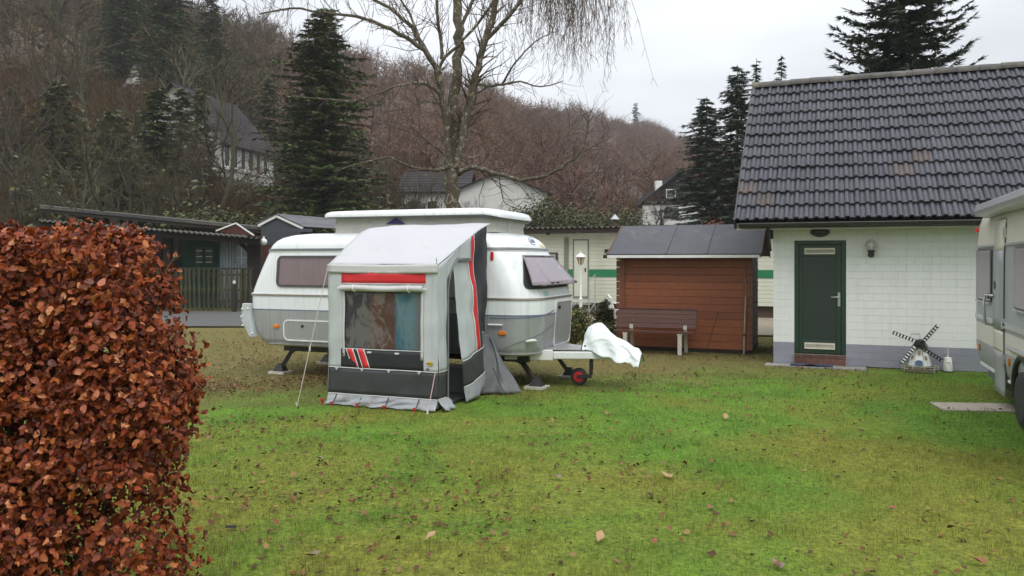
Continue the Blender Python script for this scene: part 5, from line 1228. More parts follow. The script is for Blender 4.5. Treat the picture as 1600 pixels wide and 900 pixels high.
for xx in (-1.8, 0.2, 5.0, 9.2): MB().box(xx, xx+0.1, -0.36, -0.26, 2.7, 2.9).build('rafter_end', M_['dark_wood'], mh)
d0 = (0.175*0+ (897-850)/1260*27.6/0.98); d1 = (923-850)/1260*27.4/0.98
od = MB(); od.box(d0, d0+0.05, -0.02, -0.002, 0.55, 2.55); od.box(d1-0.05, d1, -0.02, -0.002, 0.55, 2.55); od.box(d0+0.05, d1-0.05, -0.02, -0.002, 2.5, 2.55); od.box(d0+0.05, d1-0.05, -0.02, -0.002, 0.55, 0.6)
do = od.build('door', M_['frame_grey_green'], mh); MB().box(d0+0.05, d1-0.05, -0.018, -0.004, 0.6, 2.5).build('leaf', M_['mobile_cream'], do)
MB().box(d1-0.14, d1-0.10, -0.05, -0.018, 1.45, 1.57).build('handle', M_['black_plastic'], do)
MB().box(d0-0.30, d0-0.16, -0.05, -0.002, 0.4, 2.6).build('post_trim', M_['frame_grey_green'], mh)
wf = MB(); wa, wb = -0.6, 0.52; wf.box(wa, wb, -0.016, -0.002, 1.28, 2.10); wfo = wf.build('window', M_['window_frame'], mh); MB().box(wa+0.05, wb-0.05, -0.024, -0.017, 1.33, 2.05).build('pane', M_['far_window'], wfo)
cu = MB(); cu.grid(lambda u, v: (lerp(wa+0.55, wb-0.1, u), -0.028+0.004*math.sin(u*40), lerp(1.4, 2.03, v)), 40, 2); cu.build('curtain', M_['canvas_beige'], wfo)
MB().box(2.18, 2.42, -0.06, -0.002, 2.08, 2.20).build('vent_box', M_['dark_wood'], mh)
sk = MB().box(MX0+0.1, MX1-0.1, 0.15, 0.2, 0.0, MB_).build('skirting', M_['brown_wall'], mh)
stp = thing('entry_steps', 'grey metal steps with handrail at the mobile home door', 'steps', MO + EX*(d0+0.5) - EY*0.5, -TH)
for k in range(2): MB().box(-0.3, 0.35, -0.35-0.28*k, -0.05-0.28*k, 0.36-0.18*k, 0.40-0.18*k).build('tread', M_['metal_grey'], stp)
MB().beam((0.36,0.2,0.38),(0.36,-0.8,0.02),0.04,0.05).beam((-0.31,0.2,0.38),(-0.31,-0.8,0.02),0.04,0.05).build('stringers', M_['metal_grey'], stp)
MB().tube([(0.38,-0.6,0.0),(0.38,-0.6,1.15),(0.38,0.2,1.35)], 0.022, 6).build('handrail', M_['metal_grey'], stp)
MB().tube([(0.38,0.15,0.02),(0.38,0.15,1.33)], 0.018, 6).build('baluster', M_['metal_grey'], stp)
lp = thing('lamp_post', 'white garden lamp post with lantern before the mobile home door', 'lamp post', P(907.5, HORIZON+CAM_H*F_PX/24.4, 24.4), 0)
MB().lathe([(0.0,0.0),(0.13,0.0),(0.12,0.06),(0.06,0.12),(0.045,0.2),(0.075,0.22),(0.05,0.26),(0.06,0.34),(0.045,0.40),(0.045,0.62),(0.06,0.65),(0.03,0.70),(0.022,1.66),(0.03,1.70),(0.0,1.70)], 14).build('post', M_['white_paint'], lp, smooth=40)
MB().lathe([(0.06,1.70),(0.075,1.72),(0.12,1.90),(0.125,1.92),(0.06,1.92)], 6).build('lantern', M_['lantern_pane'], lp)
lc = MB(); 
for k in range(6):
    a = 2*math.pi*k/6; lc.beam((0.077*math.cos(a),0.077*math.sin(a),1.71),(0.127*math.cos(a),0.127*math.sin(a),1.92),0.012,0.012)
lc.build('lantern_bars', M_['white_paint'], lp); MB().lathe([(0.16,1.92),(0.15,1.945),(0.05,2.03),(0.02,2.05),(0.025,2.08),(0.0,2.10)], 6).build('lantern_cap', M_['white_paint'], lp)
wc_ = thing('white_chair', 'white plastic garden chair half hidden behind the shed', 'chair', P(968, 408+2268/22.5, 22.5), R(100))
cs_ = MB(); cs_.box(-0.22,0.22,-0.22,0.22,0.41,0.44); cs_.build('seat', M_['white_paint'], wc_)
for sx in (-1,1):
    for sy in (-1,1): MB().beam((sx*0.20,sy*0.20,0.41),(sx*0.24,sy*0.25,0.0),0.04,0.04).build('leg', M_['white_paint'], wc_)
    MB().beam((sx*0.23,-0.2,0.62),(sx*0.23,0.22,0.64),0.05,0.03).beam((sx*0.23,-0.2,0.62),(sx*0.22,-0.22,0.42),0.04,0.03).build('armrest', M_['white_paint'], wc_)
bkr = MB(); bkr.tube([(-0.21,0.22,0.44),(-0.2,0.30,0.78),(0,0.33,0.86),(0.2,0.30,0.78),(0.21,0.22,0.44)], 0.02, 6)
for k in range(4): bkr.beam((-0.12+0.08*k,0.23,0.44),(-0.12+0.08*k,0.31,0.82),0.03,0.012,(0,1,0))
bkr.build('backrest', M_['white_paint'], wc_)

# ================================================================== shelter, hut and fence on the left
SY = 30.0
sh = thing('timber_shelter', 'dark timber shelter with corrugated roof behind the picket fence', 'shelter', P(396, 408+2268/SY, SY), 0)
S0 = sh.location.copy()
def sl(px, py, Y): return P(px, py, Y) - S0
for px0, px1, Y in ((386, 407, 29.6), (255, 266, 29.6), (120, 131, 29.6)):
    q0, q1 = sl(px0, 0, Y), sl(px1, 0, Y); MB().box(q0.x, q1.x, q0.y, q0.y+0.25, 0, 2.75).build('post', M_['dark_wood'], sh)
def slab(pts, th, name, mat):
    return MB().prism([sl(*p) for p in pts], (0,0,-th)).build(name, mat, sh)
def corr(pa, pb, pc, pd, name, pitch=0.19, amp=0.03):
    A, B, C_, D_ = [sl(*p) for p in (pa, pb, pc, pd)]; L_ = (B-A).length; n_ = max(20, int(L_/pitch*6))
    mb = MB(); mb.grid(lambda u, v: tuple(A.lerp(B,u).lerp(D_.lerp(C_,u), v) + Vector((0,0,amp*math.sin(u*L_*2*math.pi/pitch)))), n_, 2)
    return mb.build(name, M_['rust_roof'], sh, smooth=180, solid=0.01)
corr((60,345,28.6),(410,373,28.6),(400,369.5,33),(60,343,33),'corrugated_roof')
MB().beam(sl(60,351,28.9), sl(405,378,28.9), 0.1, 0.22).build('eave_beam', M_['dark_wood'], sh)
slab([(62,322,33),(422,357,33),(440,356,37),(62,319.5,37)], 0.10, 'rear_roof', M_['rust_roof'])
MB().beam(sl(62,326,33.1), sl(420,361,33.1), 0.08, 0.25).build('rear_beam', M_['dark_wood'], sh)
tg = [sl(338,362,29.4), sl(369,350,29.4), sl(397,369,29.4)]
MB().prism(tg, (0,0.2,0)).build('small_gable', M_['red_wood'], sh)
MB().beam(tg[0]+Vector((0,-0.03,0.03)), tg[1]+Vector((0,-0.03,0.03)), 0.05, 0.05).beam(tg[1]+Vector((0,-0.03,0.03)), tg[2]+Vector((0,-0.03,0.03)), 0.05, 0.05).build('gable_trim', M_['white_trim'], sh)
bwx0, bwx1 = sl(60,0,33.6).x, sl(420,0,33.6).x
for k in range(26):
    xa = lerp(bwx0, bwx1, k/26); xb = lerp(bwx0, bwx1, (k+1)/26)-0.015; MB().box(xa, xb, 3.6, 3.63, 0, 3.2).build('back_board', M_['dark_wood'], sh)
MB().beam(sl(372,376,29.7), sl(388,392,29.7), 0.12, 0.12).build('brace', M_['dark_wood'], sh)
q = sl(412, 378, 29.4)
gll = one('globe_lamp', MB().lathe([(0.0,-0.13)]+[(0.13*math.cos(R(a)), 0.13*math.sin(R(a))) for a in range(-75,80,15)]+[(0.0,0.13)], 18).lathe([(0.0,0.10),(0.04,0.11),(0.04,0.2),(0,0.2)], 8), M_['lamp_glass'], 'round white globe lamp on the shelter post left of the caravan', 'lamp', smooth=60)
gll.location = P(412, 378, 29.4)
# green tent and striped tent wall under the shelter
gt_ = thing('green_tent', 'dark green canvas tent under the timber shelter', 'tent', P(318, 408+2268/31.5, 31.5), 0)
g0 = gt_.location.copy()
def gl_(px, py, Y=31.5): return P(px, py, Y) - g0
gm = MB(); a_, b_ = gl_(285,420), gl_(345,420)
gm.prism([(a_.x,0,0),(b_.x+0.12,0,0),(b_.x,0,1.6),(b_.x-0.1,0,2.6),(a_.x,0,2.6)], (0,1.6,0)); gm.build('canvas', M_['green_canvas'], gt_)
for pxw in (307, 322):
    wq = gl_(pxw, 400); wwm = MB(); pts = [(wq.x,-0.02,1.72),(wq.x+0.25,-0.02,1.72),(wq.x+0.25,-0.02,2.2)] + [(wq.x+0.125+0.125*math.cos(R(a)),-0.02,2.2+0.16*math.sin(R(a))) for a in range(20,161,20)] + [(wq.x,-0.02,2.2)]
    wwm.prism(pts, (0,0.015,0)); wo_ = wwm.build('window', M_['far_window'], gt_)
    brs = MB()
    for z in (1.76, 1.98, 2.2): brs.box(wq.x, wq.x+0.25, -0.035, -0.022, z-0.015, z+0.015)
    brs.build('glazing_bars', M_['white_paint'], wo_)
stt = thing('striped_tent_wall', 'pale blue striped tent wall with arched window under the shelter', 'tent wall', P(364, 408+2268/31.2, 31.2), 0)
s0_ = stt.location.copy(); a_, b_ = P(343,0,31.2)-s0_, P(388,0,31.2)-s0_
st_ = MB(); st_.grid(lambda u, v: (lerp(a_.x,b_.x,u), 0.02*math.sin(u*45), lerp(0.0, 2.66, v)), 60, 2); st_.build('canvas', M_['striped_canvas'], stt, smooth=180, solid=0.01)
wx_ = (P(371,0,31.2)-s0_).x
aw_ = MB(); aw_.prism([(wx_-0.05,-0.04,1.66),(wx_+0.40,-0.04,1.66),(wx_+0.40,-0.04,2.25)] + [(wx_+0.175+0.225*math.cos(R(a)),-0.04,2.25+0.26*math.sin(R(a))) for a in range(20,161,20)] + [(wx_-0.05,-0.04,2.25)], (0,0.02,0))
awo = aw_.build('window', pm('tent_window', (0.34,0.40,0.47), (0.2,0.24,0.3), 4, 0.3), stt)
bb_ = MB().box(wx_-0.05,wx_+0.40,-0.06,-0.042,1.93,1.96).box(wx_+0.16,wx_+0.19,-0.06,-0.042,1.66,2.5); bb_.build('glazing_bars', M_['white_paint'], awo)
# picket fence
fn = thing('picket_fence', 'mossy dark wooden picket fence along the lane', 'fence', P(395, 408+2268/28.6, 28.6), 0)
fx1 = 0.0; fx0 = (P(150,0,28.6)-fn.location).x
pkm = MB(); pkm.prism([(0,0,0.06),(0.085,0,0.06),(0.085,0,1.46),(0.0425,0,1.52),(0,0,1.46)], (0,0.02,0)); pkme = pkm.mesh('picket', M_['fence_wood'])
x = fx0
while x < fx1-0.1:
    piece('picket', pkme, fn, (x, -0.03, 0.0), (0, rg.uniform(-0.02,0.02), 0), (1,1,1+rg.uniform(-0.03,0.03))); x += 0.165
for z in (0.35, 0.75, 1.28, 1.50): MB().box(fx0-0.1, fx1, 0.0, 0.05, z, z+0.07).build('rail', M_['fence_wood'], fn)
for x in (fx0, fx0+2.7, -0.42): MB().box(x, x+0.11, 0.055, 0.165, 0, 1.55).build('post', M_['fence_wood'], fn)
gpost = thing('gate_post', 'dark gate post with pale cap before the picket fence', 'post', P(366, 408+2268/28.2, 28.2), 0)
MB().box(-0.06,0.06,-0.06,0.06,0,1.0).build('shaft', M_['dark_wood'], gpost); MB().lathe([(0.05,1.0),(0.06,1.05),(0.05,1.10),(0.0,1.13)], 10).build('cap', M_['bench_leg'], gpost, smooth=50)
# hut with white-trimmed gable
hu = thing('gabled_hut', 'dark hut with white trimmed gable and grey roof left of the caravan roof', 'hut', P(438, 408+2268/33, 33), 0)
h0 = hu.location.copy()
def hp(px, py, Y=33): return P(px, py, Y) - h0
L_, A_, R_ = hp(404,353), hp(433,338), hp(474,357)
MB().prism([(L_.x+0.1,0,0),(R_.x-0.1,0,0),(R_.x-0.1,0,R_.z-0.04),(A_.x,0,A_.z-0.04),(L_.x+0.1,0,L_.z-0.04)], (0,3.0,0)).build('wall', M_['red_wood'], hu)
MB().prism([(L_.x+0.1,-0.02,2.45),(R_.x-0.1,-0.02,2.45),(R_.x-0.1,-0.02,R_.z-0.05),(A_.x,-0.02,A_.z-0.05),(L_.x+0.1,-0.02,L_.z-0.05)], (0,0.016,0)).build('gable', pm('gable_slate', (0.045,0.05,0.06), None, 4, 0.6), hu)
MB().beam(L_+Vector((0,-0.08,0)), A_+Vector((0,-0.08,0)), 0.05, 0.09).beam(A_+Vector((0,-0.08,0)), R_+Vector((0,-0.08,0)), 0.05, 0.09).build('barge_trim', M_['white_trim'], hu)
Rb, Ab = hp(560,352,37), hp(505,336,37)
ns_ = 9
for k in range(ns_):
    t0, t1 = k/ns_, (k+1)/ns_
    a0_, a1_ = A_.lerp(R_, t0), A_.lerp(R_, t1+0.02); b0_, b1_ = A_.lerp(R_, t0)+Vector((2.6,6,0.0)), A_.lerp(R_, t1+0.02)+Vector((2.6,6,0.0))
    MB().prism([a0_+Vector((0,-0.12,0.075)), a1_+Vector((0,-0.12,0.075)), b1_+Vector((0,0,0.075)), b0_+Vector((0,0,0.075))], (0,0,0.03)).build('roof_course', pm('hut_roof', (0.13,0.13,0.14), (0.09,0.09,0.10), 3, 0.7, rnd=0.2) if k == 0 else M_['hut_roof'], hu)
MB().prism([L_+Vector((-0.1,-0.12,0.05)), A_+Vector((0,-0.12,0.05)), A_+Vector((2.6,6,0.05)), L_+Vector((2.5,6,0.05))], (0,0,0.04)).build('roof_side', M_['hut_roof'], hu)
for px in (447, 470, 494): 
    q = hp(px, 360, 32.6)
MB().box(hp(448,0).x, hp(498,0).x, -1.2, -1.0, 2.95, 3.08).build('solar_ledge', pm('slate_blue', (0.05,0.055,0.075), None, 4, 0.5), hu)

# ================================================================== houses on the slope
def far_window(parent, c, ux, w, h_, nrm, frame='white_paint'):
    """window: frame bars, glass and sill, proud of the wall"""
    ux = Vector(ux).normalized(); nrm = Vector(nrm).normalized(); uz = Vector((0,0,1)); c = Vector(c)
    mb = MB(); t = 0.07
    def bar(a, b_, w_): mb.prism([c+ux*a[0]+uz*a[1], c+ux*b_[0]+uz*a[1], c+ux*b_[0]+uz*b_[1], c+ux*a[0]+uz*b_[1]], nrm*0.06)
    bar((-w/2,-h_/2),(-w/2+t,h_/2),0); bar((w/2-t,-h_/2),(w/2,h_/2),0); bar((-w/2+t,h_/2-t),(w/2-t,h_/2),0); bar((-w/2+t,-h_/2),(w/2-t,-h_/2+t),0)
    o = mb.build('window', M_[frame], parent)
    g_ = MB(); g_.prism([c-ux*(w/2-t)-uz*(h_/2-t), c+ux*(w/2-t)-uz*(h_/2-t), c+ux*(w/2-t)+uz*(h_/2-t), c-ux*(w/2-t)+uz*(h_/2-t)], nrm*0.025); g_.build('pane', M_['far_window'], o)
    s_ = MB(); s_.prism([c-ux*(w/2+0.05)-uz*(h_/2+0.06), c+ux*(w/2+0.05)-uz*(h_/2+0.06), c+ux*(w/2+0.05)-uz*(h_/2), c-ux*(w/2+0.05)-uz*(h_/2)], nrm*0.11); s_.build('sill', M_[frame], o)
def simple_house(name, label, origin, ang, L, D, base, eave, ridge, wallm, roofm, courses=10, ov=0.4, gable_mat=None):
    """front wall along local x at y=0, ridge along x; origin at front left base"""
    t = thing(name, label, 'house', origin, ang)
    w = MB().prism([(0,0,base),(0,D,base),(0,D,eave),(0,D/2,ridge),(0,0,eave)], (L,0,0)); w.build('wall', M_[wallm], t)
    pr_ = []
    for sgn in (0,1):
        f_ = (lambda y: y) if sgn == 0 else (lambda y: D-y)
        sl_ = (ridge-eave)/(D/2)
        for k in range(courses):
            t0, t1 = k/courses, (k+1)/courses
            y0, y1 = lerp(-ov, D/2, t0), lerp(-ov, D/2, t1)+0.05
            z0, z1 = eave+y0*sl_+0.10, eave+y1*sl_+0.06
            m_ = MB().prism([(-ov,f_(y0),z0),(-ov,f_(y1),z1),(-ov,f_(y1),z1-0.06),(-ov,f_(y0),z0-0.08)], (L+2*ov,0,0))
            if sgn == 0 and k == 0: rt = m_.build('roof', M_[roofm], t)
            else: m_.build('roof_course', M_[roofm], rt)
    return t, rt
# long house on the left bank
h1o = Vector((-22.8, 63.0, 0)); d = (Vector((-21.1, 71.0, 0)) - h1o); ang = math.atan2(d.y, d.x)
h1, r1 = simple_house('hillside_house', 'white long house with dark roof and row of windows on left bank', h1o, ang, d.length+0.2, 8.0, 5.5, 11.45, 15.8, 'house_white', 'house_roof', 14, 0.5)
for k in range(6): far_window(h1, (0.9+k*1.2, 0, 10.15), (1,0,0), 0.78, 1.75, (0,-1,0))
MB().box(-0.1, d.length+0.3, -0.12, 0, 9.05, 9.2).build('string_course', M_['house_white'], h1)
h2, r2 = simple_house('gabled_house', 'white gabled house peeking between trees high on the bank', P(236, 160, 97) - Vector((0,0,P(236,160,97).z)), R(90), 8.0, 3.9, 17.0, 22.0, 25.6, 'house_white', 'house_roof', 8, 0.35)
far_window(h2, (0, 1.5, 22.6), (0,1,0), 0.9, 1.0, (-1,0,0)); far_window(h2, (0, 2.6, 22.6), (0,1,0), 0.7, 1.0, (-1,0,0))
# pale house behind the birch
h3o = P(855, 340, 62); h3o.z = 0
h3, r3 = simple_house('pale_house', 'white house with shallow gable behind the birch trunk', h3o, R(90), 9.0, 7.4, 2.0, 7.05, 8.6, 'house_white', 'house_roof', 8, 0.4)
h3bo = P(628, 330, 66); h3bo.z = 0
h3b, _r = simple_house('low_house', 'white low house with dark roof glimpsed left of the birch', h3bo, R(-4), 5.2, 6.0, 1.5, 7.6, 9.4, 'house_white', 'house_roof', 8, 0.4)
for k in range(3): far_window(h3b, (0.9+k*1.6, 0, 6.2), (1,0,0), 0.9, 1.1, (0,-1,0))
# dark gabled house
h4o = P(1121, 352, 85); h4o.z = 0
h4, r4 = simple_house('dark_gable_house', 'white house with black clad gable beneath the far hill', h4o, R(90), 9.0, 7.9, 3.5, 8.0, 11.2, 'house_white', 'house_dark', 8, 0.45)
MB().prism([(-0.02,-0.05,7.75),(-0.02,7.95,7.75),(-0.02,7.95,8.0),(-0.02,3.95,11.15),(-0.02,-0.05,8.0)], (-0.10,0,0)).build('gable_cladding', M_['house_dark'], h4)
far_window(h4, (-0.12, 4.95, 8.9), (0,1,0), 1.0, 0.95, (-1,0,0)); far_window(h4, (0, 4.85, 6.9), (0,1,0), 1.5, 1.0, (-1,0,0), 'house_dark')
MB().box(1.2, 1.9, 5.6, 6.3, 8.5, 10.4).build('chimney', M_['white_paint'], r4)
# chimney pot seen over the mobile home roof
cpt = thing('roof_vent', 'small hooded vent pipe above the mobile home roof', 'vent', P(961, 355, 29.5), 0)
MB().tube([(0,0,-0.1),(0,0,0.28)], 0.07, 10).build('pipe', M_['brown_wall'], cpt); MB().lathe([(0.17,0.28),(0.16,0.31),(0.0,0.48)], 12).build('hood', M_['metal_grey'], cpt)

# ================================================================== trees
def rvec(rng, s=1.0): return Vector((rng.uniform(-s,s), rng.uniform(-s,s), rng.uniform(-s,s)))
def branch(mbs, p, d, L, r, lvl, mx, rng, up=0.15, kids=(4,6), wig=0.22, rr=0.6, ang=0.8, thin=0.25, lens=0.62, sides=(8,6,4,3,3)):
    n = max(3, min(7, int(L/0.5)+2)) if lvl < 3 else 3
    pts = [Vector(p)]; rad = [r]; d = Vector(d).normalized()
    for i in range(n):
        d = (d + rvec(rng, wig) + Vector((0,0,up))*0.5).normalized(); pts.append(pts[-1] + d*(L/n)); rad.append(lerp(r, r*thin, (i+1)/n))
    mbs[0 if lvl <= 1 else 1].tube(pts, rad, sides[min(lvl, len(sides)-1)], lvl == 0)
    if lvl >= mx: return
    k = rng.randint(*kids) if lvl > 0 else rng.randint(kids[0]+2, kids[1]+4)
    for j in range(k):
        t = rng.uniform(0.3 if lvl == 0 else 0.15, 1.0); f = t*n; i = min(n-1, int(f)); q = pts[i].lerp(pts[i+1], f-i)
        dd = (pts[i+1]-pts[i]).normalized(); side = rvec(rng); side = (side - dd*side.dot(dd)).normalized()
        nd_ = (dd*math.cos(ang*rng.uniform(0.6,1.2)) + side*math.sin(ang*rng.uniform(0.6,1.2)))
        branch(mbs, q, nd_, L*lens*rng.uniform(0.6,1.1)*(1.05-0.35*t), max(0.004, lerp(r, r*thin, t)*rr), lvl+1, mx, rng, up, kids, wig, rr, ang, thin, lens, sides)
def bare_tree(name, label, loc, h, seed, bark, twig, group, stems=1, mx=4, kids=(4,6), lean=(0,0), r0=None, up=0.18, twmin=0.011):
    t = thing(name, label, 'tree', loc, 0, group); rng = random.Random(seed); mbs = [MB(), MB()]; r0 = r0 or h*0.014
    for s_ in range(stems):
        d_ = Vector((lean[0] + (rng.uniform(-0.45,0.45) if stems > 1 else 0), lean[1] + (rng.uniform(-0.3,0.3) if stems > 1 else 0), 1))
        branch(mbs, (rng.uniform(-.1,.1)*(stems>1), rng.uniform(-.1,.1)*(stems>1), -0.3), d_, h*rng.uniform(0.5,0.62), r0*(1 if s_ == 0 else 0.75), 0, mx, rng, up, kids)
    mbs[0].build('trunk', M_[bark], t, smooth=70, normals=False); mbs[1].build('crown', M_[twig], t, normals=False)
    return t
BG = 'bare trees on the left bank'
def on_hill(px, Y): x = (px-800)/F_PX*Y; return Vector((x, Y, hill_z(x, Y)))
bare_spec = [ # px, Y, h, stems, seed, bark, twig, lean, label
 (126,39,10,3,11,'bark_grey','twig_olive',(-0.10,0),'low forked lichen covered bare tree just above the hedge top'),
 (203,37,12,2,12,'bark_dark','twig_olive',(0.02,0),'upright twin stemmed bare tree in front of the white gabled house'),
 (258,38,9,2,13,'bark_dark','twig_olive',(0.2,0),'small leaning bare tree above the shelter roof'),
 (338,50,15,1,14,'bark_grey','twig_brown',(0.02,0),'tall straight bare tree in front of the long white house'),
 (318,52,14,1,15,'bark_dark','twig_olive',(-0.05,0),'slim bare tree left of the long house windows'),
 (140,66,17,1,16,'bark_grey','twig_olive',(0.03,0),'pale trunked bare tree high on the bank'),
 (62,60,15,1,17,'bark_dark','twig_brown',(0.22,0),'dark leaning bare tree near the upper left corner'),
 (106,63,14,1,18,'bark_grey','twig_olive',(-0.12,0),'light forked bare tree between the dark leaning tree and pale trunk'),
 (20,45,12,2,19,'bark_dark','twig_brown',(0,0),'brown bushy bare tree at the left picture edge'),
 (-30,50,15,2,20,'bark_dark','twig_brown',(0.1,0),'bare tree partly beyond the left picture edge'),
 (440,58,13,2,21,'bark_dark','twig_olive',(0.05,0),'bare tree right of the long white house'),
 (590,60,13,2,22,'bark_dark','twig_brown',(0,0),'brown twiggy bare tree between fir and birch'),
 (640,52,9,3,23,'bark_dark','twig_olive',(0,0),'low spreading bare tree left of the birch trunk'),
 (280,78,17,1,24,'bark_grey','twig_olive',(0,0),'bare tree rising behind the long house roof'),
 (395,88,17,1,25,'bark_dark','twig_brown',(0,0),'bare tree on the slope above the long house gable'),
 (930,70,9,2,26,'bark_dark','twig_brown',(0,0),'small bare tree on the slope right of the pale house'),
]
for px, Y, h, stems, seed, bk, tw_, ln, lab in bare_spec:
    bare_tree('bare_tree', lab, on_hill(px, Y), h, seed, bk, tw_, BG, stems, 4, (4,6), ln)

# ---- birch in the middle, limbs laid out by hand, twigs grown along them
BY = 19.0
birch = thing('birch_tree', 'large bare birch with mottled trunk behind the caravan', 'tree', (P(706,0,BY).x, BY, 0), 0)
b0 = birch.location.copy(); rng = random.Random(77)
def bp_(px, py, dy=0.0): return P(px, py, BY) * ((BY+dy)/BY) - b0 + Vector((0,0,CAM_H*(1-(BY+dy)/BY)))
trk, twg = MB(), MB()
limbs = [
 ([(707,530,0),(708,420,0),(708,330,0),(706,285,0),(706,250,0)], 0.196, 0.160, 12),
 ([(706,265,0),(707,220,0.1),(711,165,0.1),(714,110,0.2),(718,60,0.2),(716,10,0.3),(712,-60,0.4),(708,-150,0.4)], 0.152, 0.080, 10),
 ([(703,262,-.1),(698,215,-.2),(693,170,-.3),(687,130,-.4),(682,108,-.5)], 0.084, 0.068, 8),
 ([(682,108,-.5),(662,80,-.7),(632,58,-.9),(600,40,-1.1),(556,26,-1.3),(505,20,-1.4),(455,13,-1.5),(405,22,-1.5)], 0.063, 0.016, 6),
 ([(674,94,-.5),(655,60,-.3),(636,35,-.1),(608,12,0.1),(570,-10,.3),(540,-40,.4)], 0.054, 0.027, 6),
 ([(655,60,-.3),(640,20,-.3),(618,-10,-.3)], 0.036, 0.018, 5),
 ([(714,262,-.1),(722,215,-.1),(733,170,0),(742,130,0),(750,95,0.1),(762,50,0.1),(775,5,0.2),(786,-60,0.2),(795,-140,.3)], 0.100, 0.060, 8),
 ([(682,112,-.5),(697,88,-.6),(722,64,-.7),(748,34,-.8),(772,0,-.9),(790,-40,-1)], 0.045, 0.027, 6),
 ([(688,146,-.4),(668,133,-.6),(645,130,-.8),(615,136,-1.0),(585,148,-1.1),(555,158,-1.2),(500,153,-1.3),(448,151,-1.4)], 0.045, 0.011, 5),
 ([(690,165,-.3),(666,158,-.5),(640,168,-.7),(605,174,-.8)], 0.027, 0.009, 5),
 ([(690,92,0.6),(689,60,0.7),(683,20,0.8),(686,-40,.8)], 0.045, 0.036, 6),
 ([(743,132,0),(765,134,-.3),(785,132,-.5),(812,128,-.7),(845,136,-.9),(880,126,-1.0)], 0.041, 0.009, 5),
 ([(785,132,-.5),(797,110,-.6),(814,88,-.7),(838,64,-.8),(865,50,-.9)], 0.029, 0.009, 5),
 ([(762,60,0.1),(785,36,0),(806,12,-.1),(830,-20,-.2),(880,-70,-.3),(935,-95,-.4)], 0.050, 0.027, 6),
 ([(700,262,-.1),(672,266,-.4),(640,260,-.6),(610,247,-.8),(575,252,-.9),(522,268,-1.0)], 0.050, 0.011, 6),
 ([(694,242,-.2),(676,226,-.5),(648,208,-.7),(610,198,-.9)], 0.027, 0.009, 5),
 ([(717,272,-.1),(738,262,-.5),(775,271,-.9),(815,281,-1.2),(852,275,-1.5),(886,255,-1.7),(908,235,-1.8),(917,205,-1.8),(919,180,-1.8)], 0.063, 0.011, 6),
 ([(886,255,-1.7),(880,230,-1.8),(890,205,-1.8),(897,190,-1.8)], 0.020, 0.007, 5),
 ([(905,240,-1.8),(930,228,-1.9),(958,212,-2.0)], 0.016, 0.005, 4),
 ([(780,273,-.9),(783,296,-1.0),(790,318,-1.0),(820,330,-1.1)], 0.020, 0.007, 4),
 ([(718,200,0.1),(735,205,.4),(760,215,.7),(785,232,.9)], 0.027, 0.007, 5),
 ([(712,60,.2),(735,10,.6),(765,-50,.9),(840,-110,1.0),(905,-110,1.1)], 0.054, 0.027, 6),
]
def smooth_path(q, sub=3):
    out = []
    for i in range(len(q)-1):
        p0, p1, p2, p3 = q[max(i-1,0)], q[i], q[i+1], q[min(i+2,len(q)-1)]
        for k in range(sub):
            t = k/sub; out.append(0.5*((2*p1)+(-p0+p2)*t+(2*p0-5*p1+4*p2-p3)*t*t+(-p0+3*p1-3*p2+p3)*t**3))
    out.append(q[-1]); return out
for path, ra, rb_, ns in limbs:
    q = smooth_path([bp_(*p_) for p_ in path]); n = len(q)
    q = [p_ + (rvec(rng, ra*0.35) if 0 < i < n-1 else Vector()) for i, p_ in enumerate(q)]
    trk.tube(q, [lerp(ra, rb_, i/(n-1))*rng.uniform(0.94,1.08) for i in range(n)], ns, True)
    if ra < 0.13:
        tot = sum((q[i+1]-q[i]).length for i in range(n-1)); nk = int(tot*11.0)
        for _ in range(nk):
            t = rng.uniform(0.15, 1.0); f = t*(n-1); i = min(n-2, int(f)); p_ = q[i].lerp(q[i+1], f-i); dd = (q[i+1]-q[i]).normalized()
            s_ = rvec(rng); s_ = (s_ - dd*s_.dot(dd)).normalized()
            branch([twg, twg], p_, dd*0.55 + s_*0.8 + Vector((0,0,0.25)), rng.uniform(0.25,1.0)*(1.3-0.5*t), max(0.006, lerp(ra,rb_,t)*0.28), 3, 4 if rng.random() < 0.6 else 3, rng, 0.1, (2,4), 0.35, 0.6, 0.8, 0.3, 0.6, (4,4,4,3,3))
# weeping twigs hanging from the outer crown
def hang(p_, L, r, wind):
    pts = [p_]; d_ = Vector((rng.uniform(-.3,.3), rng.uniform(-.3,.3), -1))
    for k in range(5):
        d_ = (d_ + rvec(rng, 0.22) + Vector((wind,0,-0.35))).normalized(); pts.append(pts[-1] + d_*L/5)
    twg.tube(pts, [lerp(r, 0.0032, k/5) for k in range(6)], 3, False)
    for k in range(1,6):
        for _ in range(2):
            a = pts[k]; e_ = a + Vector((rng.uniform(-.13,.13), rng.uniform(-.13,.13), rng.uniform(-.26,-.08))); twg.tube([a, e_], [0.0042,0.0026], 3, False)
for _ in range(230):
    px = rng.triangular(740, 985, 900); top_ = rng.uniform(-110, -20); dy = rng.uniform(-2.0, 1.6)
    env = 60 + 55*math.exp(-((px-930)/45)**2)*rng.random() + 70*rng.random()**2
    L = (env - top_)/F_PX*BY*rng.uniform(0.55, 1.0); hang(bp_(px, top_, dy), L, 0.007, rng.uniform(-0.05,0.06))
for _ in range(60):
    px = rng.uniform(410, 720); hang(bp_(px, rng.uniform(-120,-40), rng.uniform(-1.5,1.5)), rng.uniform(0.5,1.9), 0.006, 0)
